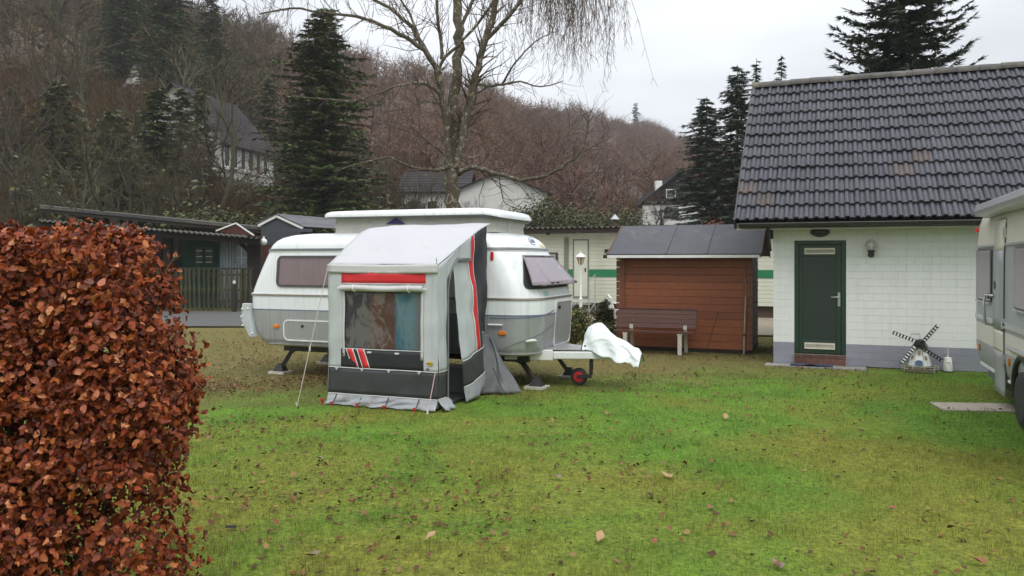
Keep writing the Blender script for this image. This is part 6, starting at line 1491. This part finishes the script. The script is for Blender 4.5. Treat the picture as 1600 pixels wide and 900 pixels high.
for path in ([(786,-60,.2),(850,-95,.1),(930,-100,0),(990,-70,0)], [(795,-140,.3),(870,-150,.5),(950,-120,.7)], [(712,-60,.4),(640,-110,.4),(560,-110,.4)]):
    q = smooth_path([bp_(*p_) for p_ in path]); trk.tube(q, [lerp(0.05,0.02,i/(len(q)-1)) for i in range(len(q))], 6)
trk.build('trunk', M_['birch_bark'], birch, smooth=70, normals=False); twg.build('crown', M_['twig_brown'], birch, normals=False)

# ---- conifers
def leaf_fan(kind):
    # a flat spray of needles: three tapering fingers, pointing along +x
    v = [(0,-0.5,0),(0,0.5,0),(1,0,0),(0.15,-0.35,0),(0.15,0.35,0.04),(0.75,0.95,-0.08),(0.35,0.1,0),(0.15,0.35,0.04),(0.75,-0.95,-0.08),(0.35,-0.1,0)]
    return v, [(0,2,1),(4,6,5),(3,8,9)]
def conifer(name, label, loc, h, rb, seed, mat, group, zlo=0.08, dens=1.0, droop=0.25, twl=0.30, tip_up=0.2, trunk_r=None, whorl=0.38, expo=0.85):
    t = thing(name, label, 'tree', loc, 0, group); rng = random.Random(seed); tb = MB()
    tb.tube([(0,0,-0.4),(0.02*h*rng.uniform(-1,1)*0.3,0,h*0.5),(0,0,h)], [trunk_r or h*0.014, h*0.008, 0.015], 8)
    Mx, Tx, Rn = [], [], []
    z = h*zlo
    while z < h*0.985:
        fr = (z-h*zlo)/(h*(1-zlo)); rr_ = rb*max(0.02, (1-fr))**expo
        nbr = max(5, int((6+rr_*2.0)*dens**0.5))
        a0 = rng.uniform(0, 6.28)
        for k in range(nbr):
            a = a0 + 2*math.pi*k/nbr + rng.uniform(-.45,.45); Lb = rr_*rng.uniform(0.5, 1.12)*(0.88 + 0.55*noise.noise((math.cos(a)*1.3+seed, math.sin(a)*1.3, z*2.2/h+z*0.25)))
            if rng.random() < 0.08: continue
            out = Vector((math.cos(a), math.sin(a), 0)); base = Vector((0,0,z + rng.uniform(-.18,.18)))
            n = 5; pts = []
            for i in range(n+1):
                s_ = i/n; pts.append(base + out*(Lb*s_) + Vector((0,0,Lb*(0.10*s_ - droop*1.3*s_*s_ + tip_up*0.8*s_**4))))
            tb.tube(pts, [lerp(0.012+0.006*Lb, 0.004, i/n) for i in range(n+1)], 3, False)
            nt_ = max(4, int(Lb*19*dens))
            for j in range(nt_):
                s_ = 0.12 + 0.88*(j+rng.random())/nt_; f = s_*n; i = min(n-1, int(f)); q = pts[i].lerp(pts[i+1], f-i); dd = (pts[i+1]-pts[i]).normalized()
                sd = dd.cross(Vector((0,0,1))).normalized()*(1 if rng.random() < 0.5 else -1)
                w = 0.0 if s_ > 0.95 else rng.uniform(0.5, 1.15)
                dr = (dd*rng.uniform(0.35,0.9) + sd*w + Vector((0,0,rng.uniform(-0.5,0.15)))).normalized()
                l_ = twl*rng.uniform(0.7,1.35)*(1.05-0.30*s_); wd = l_*rng.uniform(0.24,0.40)
                nrm = (Vector((0,0,1)) + rvec(rng,0.6)); yv = nrm.cross(dr).normalized(); zv = dr.cross(yv)
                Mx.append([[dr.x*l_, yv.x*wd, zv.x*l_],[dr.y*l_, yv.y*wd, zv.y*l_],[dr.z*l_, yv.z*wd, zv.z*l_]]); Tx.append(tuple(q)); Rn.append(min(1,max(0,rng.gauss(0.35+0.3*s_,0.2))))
        z += whorl*rng.uniform(0.8,1.2)*(0.6+0.4*(1-fr))
    tb.build('trunk', M_['bark_dark'], t, smooth=70, normals=False)
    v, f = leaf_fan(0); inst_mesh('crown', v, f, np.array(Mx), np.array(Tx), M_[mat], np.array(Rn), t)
    return t
CG = 'conifers'
conifer('spruce_tree', 'big loose spruce rising behind the tiled roof', Vector((P(1412,0,27).x, 27, 0)), 15.0, 3.9, 3, 'needles_spruce', CG, 0.18, 1.5, 0.30, 0.34, 0.55, 0.22, 0.36, 0.72)
conifer('spruce_tree', 'dark spruce left of the tiled roof, taller of the pair', Vector((P(1152,0,46).x, 46, 0.0)), 13.0, 4.3, 5, 'needles_spruce', CG, 0.04, 1.2, 0.25, 0.36, 0.2, None, 0.36, 0.62)
conifer('spruce_tree', 'dark spruce beside the black gabled house, lower of the pair', Vector((P(1104,0,48).x, 48, 0.0)), 11.6, 3.9, 6, 'needles_spruce', CG, 0.04, 1.2, 0.25, 0.36, 0.2, None, 0.36, 0.6)
conifer('spruce_tree', 'slender spruce tip left of the roof ridge end', Vector((P(1182,0,52).x, 52, 0.3)), 14.6, 2.4, 7, 'needles_dark', CG, 0.1, 0.9, 0.25, 0.36, 0.2)
conifer('spruce_tree', 'slender spruce tip just above the tiled ridge', Vector((P(1221,0,56).x, 56, 0.5)), 15.6, 2.4, 8, 'needles_dark', CG, 0.1, 0.9, 0.25, 0.36, 0.2)
conifer('fir_tree', 'broad dark green fir left of the birch', on_hill(505, 46), 15.2, 5.0, 9, 'needles_green', CG, 0.05, 1.2, 0.18, 0.40, 0.15, None, 0.36, 0.55)
conifer('fir_tree', 'tall green conifer beyond the white gabled house', on_hill(262, 92), 20.5, 5.4, 10, 'needles_green', CG, 0.05, 0.8, 0.22, 0.55, 0.15, None, 0.5, 0.7)
conifer('fir_tree', 'green conifer above the white gable, left of the tallest', on_hill(190, 100), 18, 5.2, 11, 'needles_green', CG, 0.05, 0.8, 0.22, 0.55, 0.15, None, 0.5, 0.7)
conifer('fir_tree', 'olive conifer on the upper slope beyond the long house', on_hill(330, 105), 17, 5.0, 12, 'needles_olive', CG, 0.05, 0.7, 0.22, 0.6, 0.15, None, 0.55, 0.7)
conifer('fir_tree', 'conifer at the top of the bank left of the long house ridge', on_hill(225, 115), 23, 6.0, 13, 'needles_green', CG, 0.05, 0.7, 0.22, 0.6, 0.15, None, 0.55, 0.7)
conifer('fir_tree', 'small conifer on the slope right of the long house', on_hill(420, 84), 10, 3.2, 14, 'needles_olive', CG, 0.05, 0.8, 0.22, 0.5, 0.15, None, 0.5, 0.6)
conifer('fir_tree', 'small dark conifer at the left picture edge', on_hill(18, 56), 7, 2.4, 15, 'needles_olive', CG, 0.05, 1.0, 0.22, 0.4, 0.15, None, 0.4, 0.6)
conifer('fir_tree', 'small rounded conifer below the black gabled house', Vector((P(990,0,60).x, 60, 1.4)), 3.6, 1.6, 16, 'needles_olive', CG, 0.02, 1.4, 0.2, 0.3, 0.15, None, 0.3, 0.5)
conifer('fir_tree', 'tiny lone conifer on the far ridge skyline', Vector((P(993,0,418).x, 418, hill_z(P(993,0,418).x, 418))), 15, 2.8, 17, 'needles_dark', CG, 0.05, 0.5, 0.22, 1.3, 0.1, None, 1.2, 0.5)

def leaf_shrub(name, label, loc, rx, ry, h, n, mat, seed, size, cat='shrub', group=None, stem=True):
    t = thing(name, label, cat, loc, 0, group); rng = np.random.default_rng(seed); rr = random.Random(seed)
    u = rng.normal(size=(n,3)); u /= np.linalg.norm(u,axis=1)[:,None]; rad = rng.random(n)**0.33
    lob = np.array([0.72 + 0.5*noise.noise((float(a[0])*2.2+seed, float(a[1])*2.2, float(a[2])*2.2)) for a in u])
    T = u*(rad*lob)[:,None]*np.array([rx,ry,h*0.55]) + np.array([0,0,h*0.5]); T[:,2] = np.abs(T[:,2])
    M = rot_mats(rng.uniform(0,6.28,n), rng.uniform(-1.2,1.2,n), rng.uniform(-0.8,0.8,n))*(size*rng.uniform(0.6,1.3,n))[:,None,None]
    lv = [(-0.5,0,0),(0,-0.32,0.06),(0.5,0,0),(0,0.32,0.06)]; lf_ = [(0,1,2),(0,2,3)]
    inst_mesh('foliage', lv, lf_, M, T, M_[mat], rng.random(n), t)
    st = [MB(), MB()]
    for k in range(5): branch(st, (rr.uniform(-.1,.1)*rx,rr.uniform(-.1,.1)*ry,-0.05), (rr.uniform(-.7,.7),rr.uniform(-.7,.7),1), h*0.8, 0.02+0.006*h, 2, 4, rr, 0.1, (3,4))
    st[0].v += [] ; st[1].build('stems', M_['twig_brown'], t, normals=False)
    return t
leaf_shrub('garden_shrub', 'yellow green shrub at the front of the caravan', Vector((P(902,0,16.5).x, 16.5, 0)), 0.42, 0.5, 1.0, 2200, 'shrub_leaf', 31, 0.06, group='garden shrubs')
leaf_shrub('garden_shrub', 'low yellow green shrub behind the hitch cover', Vector((P(940,0,17.6).x, 17.6, 0)), 0.42, 0.4, 0.55, 1200, 'shrub_leaf', 32, 0.06, group='garden shrubs')
conifer('dwarf_conifer', 'dwarf conifer left of the shed', Vector((P(945,0,19.5).x, 19.5, 0)), 0.75, 0.40, 33, 'needles_olive', 'garden shrubs', 0.1, 6, 0.1, 0.12, 0.3, 0.03, 0.07, 0.5)
leaf_shrub('copper_hedge', 'rusty red hedge below the dark spruces', Vector((P(1112,0,38).x, 38, 0)), 1.5, 1.0, 3.9, 5200, 'red_leaf', 34, 0.13, 'hedge')
es = [(842,52,3.2,6.2,'needles_olive','dark evergreen bush below the white gable wall'),(905,54,3.0,5.6,'needles_olive','evergreen bush on the slope behind the mobile home'),(690,48,2.6,4.4,'ivy','ivy covered bush left of the birch base'),(610,46,3.0,4.6,'needles_olive','dark bush below the fir'),(560,44,2.6,3.6,'ivy','ivy bush at the foot of the fir'),
      (470,44,2.8,4.2,'ivy','ivy bush right of the long house'),(350,44,3.2,3.4,'needles_olive','evergreen bush below the long white house'),(275,42,2.4,3.4,'ivy','green bush above the shelter roof'),(960,58,3.4,5.0,'needles_olive','low bush left of the black gabled house'),(70,40,2.4,2.6,'needles_olive','dark bush behind the hedge top'),(225,41,1.8,3.6,'ivy','ivy clump at the twin stemmed tree'),(760,50,2.2,3.4,'ivy','bush right of the birch trunk')]
for i, (px, Y, r_, h_, mt, lab) in enumerate(es):
    leaf_shrub('bank_bush', lab, on_hill(px, Y) - Vector((0,0,0.3)), r_, r_*0.8, h_, 9000, mt, 50+i, 0.17, 'bush', 'bushes along the foot of the bank')

# ---- brush on the near bank (uncountable twigs and dead leaves)
def twig_bundle(seed, n=26, h=1.0, spread=0.55, w=0.010):
    rng = random.Random(seed); vs, fs = [], []
    for k in range(n):
        p = Vector((rng.uniform(-.12,.12), rng.uniform(-.12,.12), 0)); d = Vector((rng.gauss(0,spread), rng.gauss(0,spread), 1)).normalized(); L = h*rng.uniform(0.5,1.05)
        for seg in range(3):
            q = p + d*L/3; s_ = d.cross(rvec(rng)).normalized()*w*(1-0.28*seg); o = len(vs)
            vs += [tuple(p-s_), tuple(p+s_), tuple(q)]; fs.append((o,o+1,o+2))
            if seg:
                for _ in range(2):
                    e_ = p.lerp(q, rng.random()); f_ = e_ + (d + rvec(rng,0.9)).normalized()*L*0.25; s2 = rvec(rng).normalized()*w*0.6; o = len(vs)
                    vs += [tuple(e_-s2), tuple(e_+s2), tuple(f_)]; fs.append((o,o+1,o+2))
            p = q; d = (d + rvec(rng,0.3)).normalized()
    return vs, fs
rn = np.random.default_rng(8)
def scatter_hill(n, c0, c1, Y0, Y1, seed, keep=None):
    rn_ = np.random.default_rng(seed); out = []
    while len(out) < n:
        c = rn_.uniform(c0, c1); Y = math.sqrt(rn_.uniform(Y0*Y0, Y1*Y1)); x = (c-800)/F_PX*Y
        if keep and not keep(c, Y, rn_): continue
        out.append((x, Y, hill_z(x, Y)))
    return np.array(out)
def not_house(c, Y, r_):
    if 250 < c < 455 and 58 < Y < 82: return False
    if 170 < c < 245 and 85 < Y < 106: return False
    if 690 < c < 870 and 52 < Y < 75: return False
    if 985 < c < 1130 and 62 < Y < 96: return False
    return True
bv, bf = twig_bundle(2, 34, 1.0, 0.5, 0.011)
T = scatter_hill(1700, -120, 820, 36, 95, 21, not_house); N = len(T)
sc_ = rn.uniform(1.6, 4.2, N) * np.clip(T[:,1]/60, 0.6, 1.3)
M = rot_mats(rn.uniform(0,6.28,N), rn.uniform(-.2,.2,N))*sc_[:,None,None]
tag(inst_mesh('bank_brush', bv, bf, M, T, M_['brush'], rn.random(N)), 'tangled brown undergrowth covering the left bank', 'undergrowth', None, 'stuff')
# ---- bare woods on the hillside, read as one mass
def wood_tree(seed):
    rng = random.Random(seed); vs, fs = [], []
    def seg(p, q, w0, w1):
        d = (q-p).normalized(); s_ = d.cross(rvec(rng)).normalized(); o = len(vs); vs.extend([tuple(p-s_*w0), tuple(p+s_*w0), tuple(q+s_*w1)]); fs.append((o,o+1,o+2)); 
    p = Vector((0,0,-0.02)); top = Vector((rng.uniform(-.05,.05), rng.uniform(-.05,.05), 0.62)); seg(p, top, 0.014, 0.008); seg(p, top, 0.014, 0.008)
    for k in range(16):
        t = rng.uniform(0.25, 1); a = p.lerp(top, t); d = Vector((rng.gauss(0,.7), rng.gauss(0,.7), rng.uniform(0.4,1.2))).normalized(); L = rng.uniform(0.16,0.38); b_ = a + d*L; seg(a, b_, 0.006, 0.003)
        for j in range(8):
            e_ = a.lerp(b_, rng.uniform(0.2,1)); f_ = e_ + (d + rvec(rng,0.9)).normalized()*rng.uniform(0.07,0.17); seg(e_, f_, 0.0042, 0.0015)
    return vs, fs
def keep_far(c, Y, r_): return not (178 < c < 242 and Y < 100) and not_house(c, Y, r_) and not (Y < 110 and c < 320 and r_.random() < 0.45)
for gi, (nn, c0, c1, Y0, Y1, hmin, hmax, sd) in enumerate(((1400,-200,430,76,330,8,14,31),(1100,400,900,76,330,7,12,33),(5200,780,1500,64,560,5,10,32))):
    parts_T = scatter_hill(nn, c0, c1, Y0, Y1, sd, keep_far)
    mm = MB()
    rn2 = np.random.default_rng(sd); hs = rn2.uniform(hmin, hmax, nn)
    M = rot_mats(rn2.uniform(0,6.28,nn), rn2.uniform(-.08,.08,nn))*hs[:,None,None]; M[:,:,0:2] *= rn2.uniform(0.8,1.6,nn)[:,None,None]
    rnv = np.clip(np.array([0.5 + 0.55*noise.noise((float(t_[0])*0.035, float(t_[1])*0.035, 1.0)) for t_ in parts_T]) + rn2.normal(0, 0.2, nn), 0, 1); sets = [(*wood_tree(sd*7+q), M[q::4], parts_T[q::4], rnv[q::4]) for q in range(4)]
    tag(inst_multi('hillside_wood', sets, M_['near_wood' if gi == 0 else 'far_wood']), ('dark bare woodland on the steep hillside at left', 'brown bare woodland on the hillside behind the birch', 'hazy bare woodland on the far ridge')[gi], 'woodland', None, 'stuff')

# ================================================================== copper beech hedge, front left
HX0, HX1, HY0, HY1, HH = -4.2, -1.68, 3.62, 4.32, 1.95
hedge = thing('beech_hedge', 'clipped copper brown beech hedge in the left foreground', 'hedge', (-2.9, 3.97, 0))
hb0 = np.array(hedge.location)
NL = 56000; rh = np.random.default_rng(5)
def hedge_pts(n):
    out = []
    while len(out) < n:
        m_ = n*2
        P_ = np.stack([rh.uniform(HX0, HX1+0.1, m_), rh.uniform(HY0-0.03, HY1+0.03, m_), rh.uniform(0.02, HH+0.06, m_)], -1)
        # distance inside the rounded outline
        rx = HX1 - 0.10*np.clip((P_[:,2]-1.45)/0.5,0,1)**2*3.0 + 0.05*np.sin(P_[:,2]*7) - P_[:,0]
        fr = P_[:,1]-HY0; bk = HY1-P_[:,1]; tp = HH - 0.16*np.clip((P_[:,0]+2.05)/0.43,0,1)**1.6 + 0.03*np.sin(P_[:,0]*9) - P_[:,2]
        dmin = np.minimum(np.minimum(rx, np.minimum(fr, bk)), tp)
        pr_ = np.where(dmin < -0.03, 0, np.where(dmin < 0.0, 0.16, np.where(dmin < 0.12, 1.0, np.where(dmin < 0.2, 0.5, 0.2))))
        thin = np.where((P_[:,2] < 0.75) & (P_[:,0] > -2.1), 0.42, 1.0)*np.where(P_[:,2] < 0.3, 0.7, 1)
        clump = np.array([noise.noise((float(p[0])*5, float(p[1])*5, float(p[2])*5)) for p in P_[:m_]])
        pr_ = pr_*thin*np.clip(0.72+clump*1.3, 0.05, 1.2)
        k_ = rh.random(m_) < pr_; nrm = np.stack([np.where(rx < np.minimum(fr,tp), 1.0, 0.15), np.where(fr <= np.minimum(rx,tp)+0.02, -1.0, np.where(bk < rx, 0.8, -0.25)), np.where(tp < np.minimum(fr,rx)+0.02, 0.9, 0.1)], -1)
        for a, b_, c_ in zip(P_[k_], nrm[k_], dmin[k_]): out.append((a, b_, c_))
    return out[:n]
hp_ = hedge_pts(NL)
LVv = [(0,0,0),(0.20,-0.26,0.06),(0.52,-0.38,0.02),(0.80,-0.17,0.09),(1.0,0.03,-0.06),(0.84,0.26,0.0),(0.50,0.33,0.09),(0.20,0.31,0.02),(0.5,0,-0.02)]
LFf = [(0,1,8),(1,2,8),(2,3,8),(3,4,8),(4,5,8),(5,6,8),(6,7,8),(7,0,8)]
Ms, Ts = [], []
rr = random.Random(9)
for a, nrm, dm_ in hp_:
    nv_ = Vector(nrm.tolist()).normalized(); dn = Vector((rr.gauss(0,.6), rr.gauss(0,.6), -0.35+rr.gauss(0,.55)))
    zv = (nv_*0.9 + rvec(rr,0.85) + Vector((0,0,0.25))).normalized(); xv = (dn - zv*dn.dot(zv)).normalized(); yv = zv.cross(xv)
    s_ = rr.uniform(0.026, 0.050); cup = rr.uniform(-4.0,6.0)
    Ms.append(((xv.x*s_, yv.x*s_*0.92, zv.x*s_*cup),(xv.y*s_, yv.y*s_*0.92, zv.y*s_*cup),(xv.z*s_, yv.z*s_*0.92, zv.z*s_*cup))); Ts.append(a)
Ms = np.array(Ms); Ts = np.array(Ts); dms = np.array([h_[2] for h_ in hp_])
vis = (Ts[:,1] < HY0+0.10) & (Ts[:,0] > -2.35) & (Ts[:,2] > 0.45)
score = np.where(vis, -Ts[:,1]*2 + np.linalg.norm(Ms[:,:,0],axis=1)*6 + np.abs(Ms[:,1,2])/np.linalg.norm(Ms[:,:,2],axis=1)*0.15, -99)
idx = np.argsort(-score)[:300]; mask = np.ones(NL, bool); mask[idx] = False
rv = np.clip(rh.beta(1.5,2.3,NL), 0, 1)
fol = inst_mesh('foliage', LVv, LFf, Ms[mask], Ts[mask]-hb0, M_['beech_leaf'], rv[mask], hedge); fol['kind'] = 'stuff'
lme = MB().add(LVv, LFf).mesh('leaf', M_['beech_leaf_single'], normals=False)
for i in idx:
    o = bpy.data.objects.new('leaf', lme); COL.objects.link(o); o.parent = hedge
    m4 = Matrix([[*Ms[i][0], Ts[i][0]-hb0[0]],[*Ms[i][1], Ts[i][1]-hb0[1]],[*Ms[i][2], Ts[i][2]-hb0[2]],[0,0,0,1]]); o.matrix_local = m4
hbm = [MB(), MB()]
for k in range(34):
    x = lerp(HX0, HX1-0.42, (k+rr.random())/34); branch(hbm, (x+2.9, rr.uniform(-0.05,0.2), 0), (rr.uniform(-.2,.2), rr.uniform(-.2,.2), 1), 1.7, 0.012, 1, 3, rr, 0.1, (7,10), 0.10, 0.45, 0.7, 0.35, 0.25)
hbm[0].v += []; hbm[0].build('stems', M_['bark_dark'], hedge, normals=False); hbm[1].build('twigs', M_['bark_dark'], hedge, normals=False)

# ================================================================== grass and fallen leaves
def blocked(x, y):
    q = Vector((x,y,0)) - AO; a_, b_ = q.dot(EX), q.dot(EY)
    if -0.02 < a_ < AW+0.05 and -0.09 < b_ < AD+0.1: return True
    q = Vector((x,y,0)) - BO; a_, b_ = q.dot(EX), q.dot(EY)
    if a_ > -0.05 and b_ > -0.02: return True
    if -0.05 < a_ < 1.42 and -0.36 < b_: return True
    q = Vector((x,y,0)) - SO; a_, b_ = q.dot(EX), q.dot(EY)
    if -0.05 < a_ < SLN+0.05 and b_ > -0.0: return True
    if 5.26 < x < 6.0 and 9.78 < y < 10.16: return True
    return False
rgx = np.random.default_rng(12)
GV = [(-0.5,0,0),(0.5,0,0),(0.32,0.12,0.6),(-0.32,0.12,0.6),(0.0,0.42,1.0)]; GF = [(0,1,2),(0,2,3),(3,2,4)]
pos = []; 
def add_grass(n, Y0, Y1, wmul):
    Y = np.sqrt(rgx.uniform(Y0*Y0, Y1*Y1, n)); c = rgx.uniform(-30, 1640, n); X = (c-800)/F_PX*Y
    for x, y in zip(X, Y):
        if not blocked(x, y): pos.append((x, y, wmul))
add_grass(100000, 4.3, 8.5, 1.0); add_grass(70000, 8.5, 13.0, 1.35); add_grass(26000, 13.0, 19.0, 1.8)
pos = np.array(pos); N = len(pos)
zz = np.array([ground_z(a_, b_) - 0.014 for a_, b_ in pos[:,:2]])
cl_n = np.array([noise.noise((a_*0.9, b_*0.9, 8.0)) for a_, b_ in pos[:,:2]])
hgt = rgx.uniform(0.012, 0.036, N)*(1.0+0.7*np.clip(cl_n,-0.5,1))*np.where(np.array([noise.noise((a_*3.1, b_*3.1, 5.0)) for a_, b_ in pos[:,:2]]) > 0.22, 1.9, 1.0); wid = rgx.uniform(0.0022,0.0042,N)*pos[:,2]
rz_m = rot_mats(rgx.uniform(0,6.28,N), rgx.uniform(-0.5,0.35,N)); S = np.zeros((N,3,3)); S[:,0,0] = wid; S[:,1,1] = hgt*0.9; S[:,2,2] = hgt
tag(inst_mesh('lawn_grass', GV, GF, rz_m @ S, np.stack([pos[:,0], pos[:,1], zz], -1), M_['grass_blade'], rgx.random(N)), 'short mossy lawn grass between the hedge and caravans', 'grass', None, 'stuff')
# litter
FLv = [(0,0,0.0),(0.24,-0.34,0.16),(0.72,-0.20,0.10),(1.0,0.06,0.22),(0.62,0.32,0.20),(0.34,0.18,0.02),(0.5,0,-0.04)]; FLf = [(0,1,6),(1,2,6),(2,3,6),(3,4,6),(4,5,6),(5,0,6)]
lp_ = []
def add_litter(n, Y0, Y1, c0, c1, pr=None):
    k_ = 0
    while k_ < n:
        Y = math.sqrt(rgx.uniform(Y0*Y0, Y1*Y1)); x = (rgx.uniform(c0, c1)-800)/F_PX*Y
        if blocked(x, Y): continue
        cn = noise.noise((x*0.55, Y*0.55, 4.0)) + 0.5*noise.noise((x*1.6, Y*1.6, 9.0))
        if rgx.random() < np.clip(0.42+cn*0.9, 0.05, 1): lp_.append((x, Y)); k_ += 1
add_litter(900, 4.4, 8.5, 200, 1640); add_litter(900, 4.4, 8.5, 250, 800); add_litter(1000, 8.5, 12.5, 250, 1560); add_litter(1200, 8.5, 12.5, 260, 560); add_litter(5200, 11.0, 20.5, 280, 1000); add_litter(900, 12.5, 17, 900, 1400)
lp_ = np.array(lp_); N = len(lp_)
sz = 0.016 + 0.05*rgx.random(N)**1.8; M = rot_mats(rgx.uniform(0,6.28,N), rgx.normal(0,0.3,N), rgx.normal(0,0.3,N))*sz[:,None,None]; M[:,:,1] *= rgx.uniform(0.7,1.3,N)[:,None]
zz = np.array([ground_z(a_, b_) + 0.004 for a_, b_ in lp_]) + rgx.uniform(0,0.012,N)
tag(inst_mesh('fallen_leaves', FLv, FLf, M, np.stack([lp_[:,0], lp_[:,1], zz], -1), M_['litter'], rgx.beta(2.1,1.8,N)), 'small dead brown leaves scattered over the lawn', 'leaves', None, 'stuff')
# a few single large leaves and a bark scrap that stand out
pm('tan_leaf', (0.42,0.27,0.13), (0.3,0.17,0.08), 30, 0.6); pm('mauve_leaf', (0.25,0.16,0.14), (0.16,0.10,0.09), 30, 0.5); pm('rust_leaf', (0.27,0.085,0.035), (0.16,0.05,0.025), 30, 0.6)
big = [(934,851,'tan_leaf',0.13,'large tan fallen leaf near the bottom centre'),(1222,893,'mauve_leaf',0.12,'mauve brown fallen leaf at the bottom edge'),(878,748,'mauve_leaf',0.09,'pale mauve fallen leaf in the bright green grass'),(662,848,'tan_leaf',0.11,'pinkish tan fallen leaf in yellow moss'),(475,872,'mauve_leaf',0.10,'dark mauve fallen leaf near the hedge foot'),(1133,657,'tan_leaf',0.14,'tan fallen leaf on the lawn before the shed'),(1385,800,'rust_leaf',0.08,'rust fallen leaf on the mossy right lawn'),(1545,884,'rust_leaf',0.10,'rust fallen leaf at the lower right'),(1048,748,'tan_leaf',0.16,'bleached patch of leaf in the middle of the lawn'),(1020,855,'rust_leaf',0.08,'small rust fallen leaf right of the large tan one'),(625,717,'rust_leaf',0.07,'curled rust leaf below the awning'),(506,718,'mauve_leaf',0.09,'flat grey mauve leaf left below the awning')]
for px, py, mt, s_, lab in big:
    Y = GY(py); o = one('fallen_leaf', MB().add(FLv, FLf), M_[mt], lab, 'leaf', 'large fallen leaves on the lawn', normals=False)
    o.location = ((px-800)/F_PX*Y, Y, ground_z((px-800)/F_PX*Y, Y)+0.018); o.scale = (s_, s_*0.8, s_); o.rotation_euler = (rr.uniform(-.15,.15), rr.uniform(-.15,.15), rr.uniform(0,6.28))
Y = GY(827); o = one('bark_scrap', MB().add([(-0.035,-0.01,0),(0.035,-0.014,0),(0.04,0.012,0),(-0.03,0.014,0),(-0.03,-0.004,0.014),(0.03,-0.006,0.018),(0.032,0.008,0.016),(-0.026,0.008,0.012)],[(0,3,2,1),(4,5,6,7),(0,1,5,4),(1,2,6,5),(2,3,7,6),(3,0,4,7)]), M_['black_steel'], 'dark scrap of bark lying near the hedge foot', 'bark'); o.location = ((360-800)/F_PX*Y, Y, 0.012); o.rotation_euler = (0,0.1,0.2)
# thickets that close the bank round the long house
for i, (px, Y, h_, rb, mt, lab) in enumerate(((176,47,7.5,2.8,'needles_olive','olive loose conifer left of the twin stemmed tree'),(246,54,8.0,2.7,'needles_green','green loose conifer before the long house gable'),(284,57,7.6,2.0,'needles_olive','olive conifer covering the long house corner'),(314,60,7.2,1.8,'needles_olive','slim olive conifer hiding the long house end wall'),(90,52,8.0,2.6,'needles_olive','olive conifer behind the low forked tree'),(462,62,9.5,2.8,'needles_olive','olive conifer at the right end of the long house'),(560,66,8.0,2.6,'needles_olive','olive conifer right of the broad fir'))):
    conifer('fir_tree', lab, on_hill(px, Y), h_, rb, 80+i, mt, CG, 0.04, 1.2, 0.2, 0.45, 0.15, None, 0.42, 0.42)
for i, (px, Y, h, st_, bk, lab) in enumerate(((160,44,9,3,'bark_dark','low bare thicket tree left of the twin stemmed tree'),(300,46,9,3,'bark_dark','low bare thicket tree before the long house corner'),(262,57,11,3,'bark_dark','bare tree between the gabled house and the long house'),(390,52,8,3,'bark_grey','low pale bare tree before the long house windows'),(40,38,8,3,'bark_dark','bare thicket tree above the hedge at far left'),(530,52,10,3,'bark_dark','bare thicket tree at the foot of the fir'),(850,58,8,3,'bark_dark','bare thicket tree before the white gable wall'),(1030,70,7,3,'bark_dark','bare thicket tree left of the black gabled house'))):
    bare_tree('bare_tree', lab, on_hill(px, Y), h, 200+i, bk, ('twig_olive','twig_brown')[i%2], BG, st_, 4, (4,6), (0,0))
T = np.concatenate([scatter_hill(520, -100, 700, 35, 56, 61), scatter_hill(500, 700, 1120, 48, 100, 62, not_house)]); N = len(T)
bv, bf = twig_bundle(5, 34, 1.0, 0.6, 0.010)
M = rot_mats(rn.uniform(0,6.28,N), rn.uniform(-.2,.2,N))*rn.uniform(1.4,3.4,N)[:,None,None]
tag(inst_mesh('bank_brush', bv, bf, M, T, M_['brush'], rn.random(N)), 'brown brush along the foot of the hill', 'undergrowth', None, 'stuff')
# evergreen ground cover and ivy patches on the bank
def keep_ivy(c, Y, r_): return not_house(c, Y, r_) and noise.noise((c*0.012, Y*0.06, 2.0)) > 0.02
T = scatter_hill(36000, -120, 720, 36, 95, 71, keep_ivy); N = len(T); T[:,2] += np.abs(rn.normal(0, 1.5, N))
M = rot_mats(rn.uniform(0,6.28,N), rn.uniform(-1.2,1.2,N), rn.uniform(-.8,.8,N))*rn.uniform(0.14,0.42,N)[:,None,None]
tag(inst_mesh('bank_ivy', [(-0.5,0,0),(0,-0.3,0.06),(0.5,0,0),(0,0.3,0.06)], [(0,1,2),(0,2,3)], M, T, M_['ivy'], rn.random(N)), 'green ivy and evergreen ground cover on the left bank', 'ivy', None, 'stuff')
for i, (px, Y, h) in enumerate(((738,54,5.5),(800,55,5.0),(872,56,5.5))):
    bare_tree('bare_tree', ('small bare tree before the white wall beside the birch', 'small bare tree before the middle of the white wall', 'small bare tree at the right end of the white wall')[i], on_hill(px, Y), h, 300+i, 'bark_dark', 'twig_brown', BG, 3, 4, (4,6), (0,0))
# ================================================================== damp air
hz = MB().box(-2600, 2600, -2600, 2600, -3, 112)
hm_ = bpy.data.materials.new('haze'); hm_.use_nodes = True; ht_ = hm_.node_tree; ht_.nodes.clear()
pv = nd(ht_, 'ShaderNodeVolumePrincipled'); pv.inputs['Color'].default_value = (0.93, 0.95, 0.98, 1); pv.inputs['Density'].default_value = 0.0004
ho = nd(ht_, 'ShaderNodeOutputMaterial'); ht_.links.new(pv.outputs[0], ho.inputs['Volume'])
tag(hz.build('haze', hm_), 'thin damp haze over the valley', None, None, 'stuff')
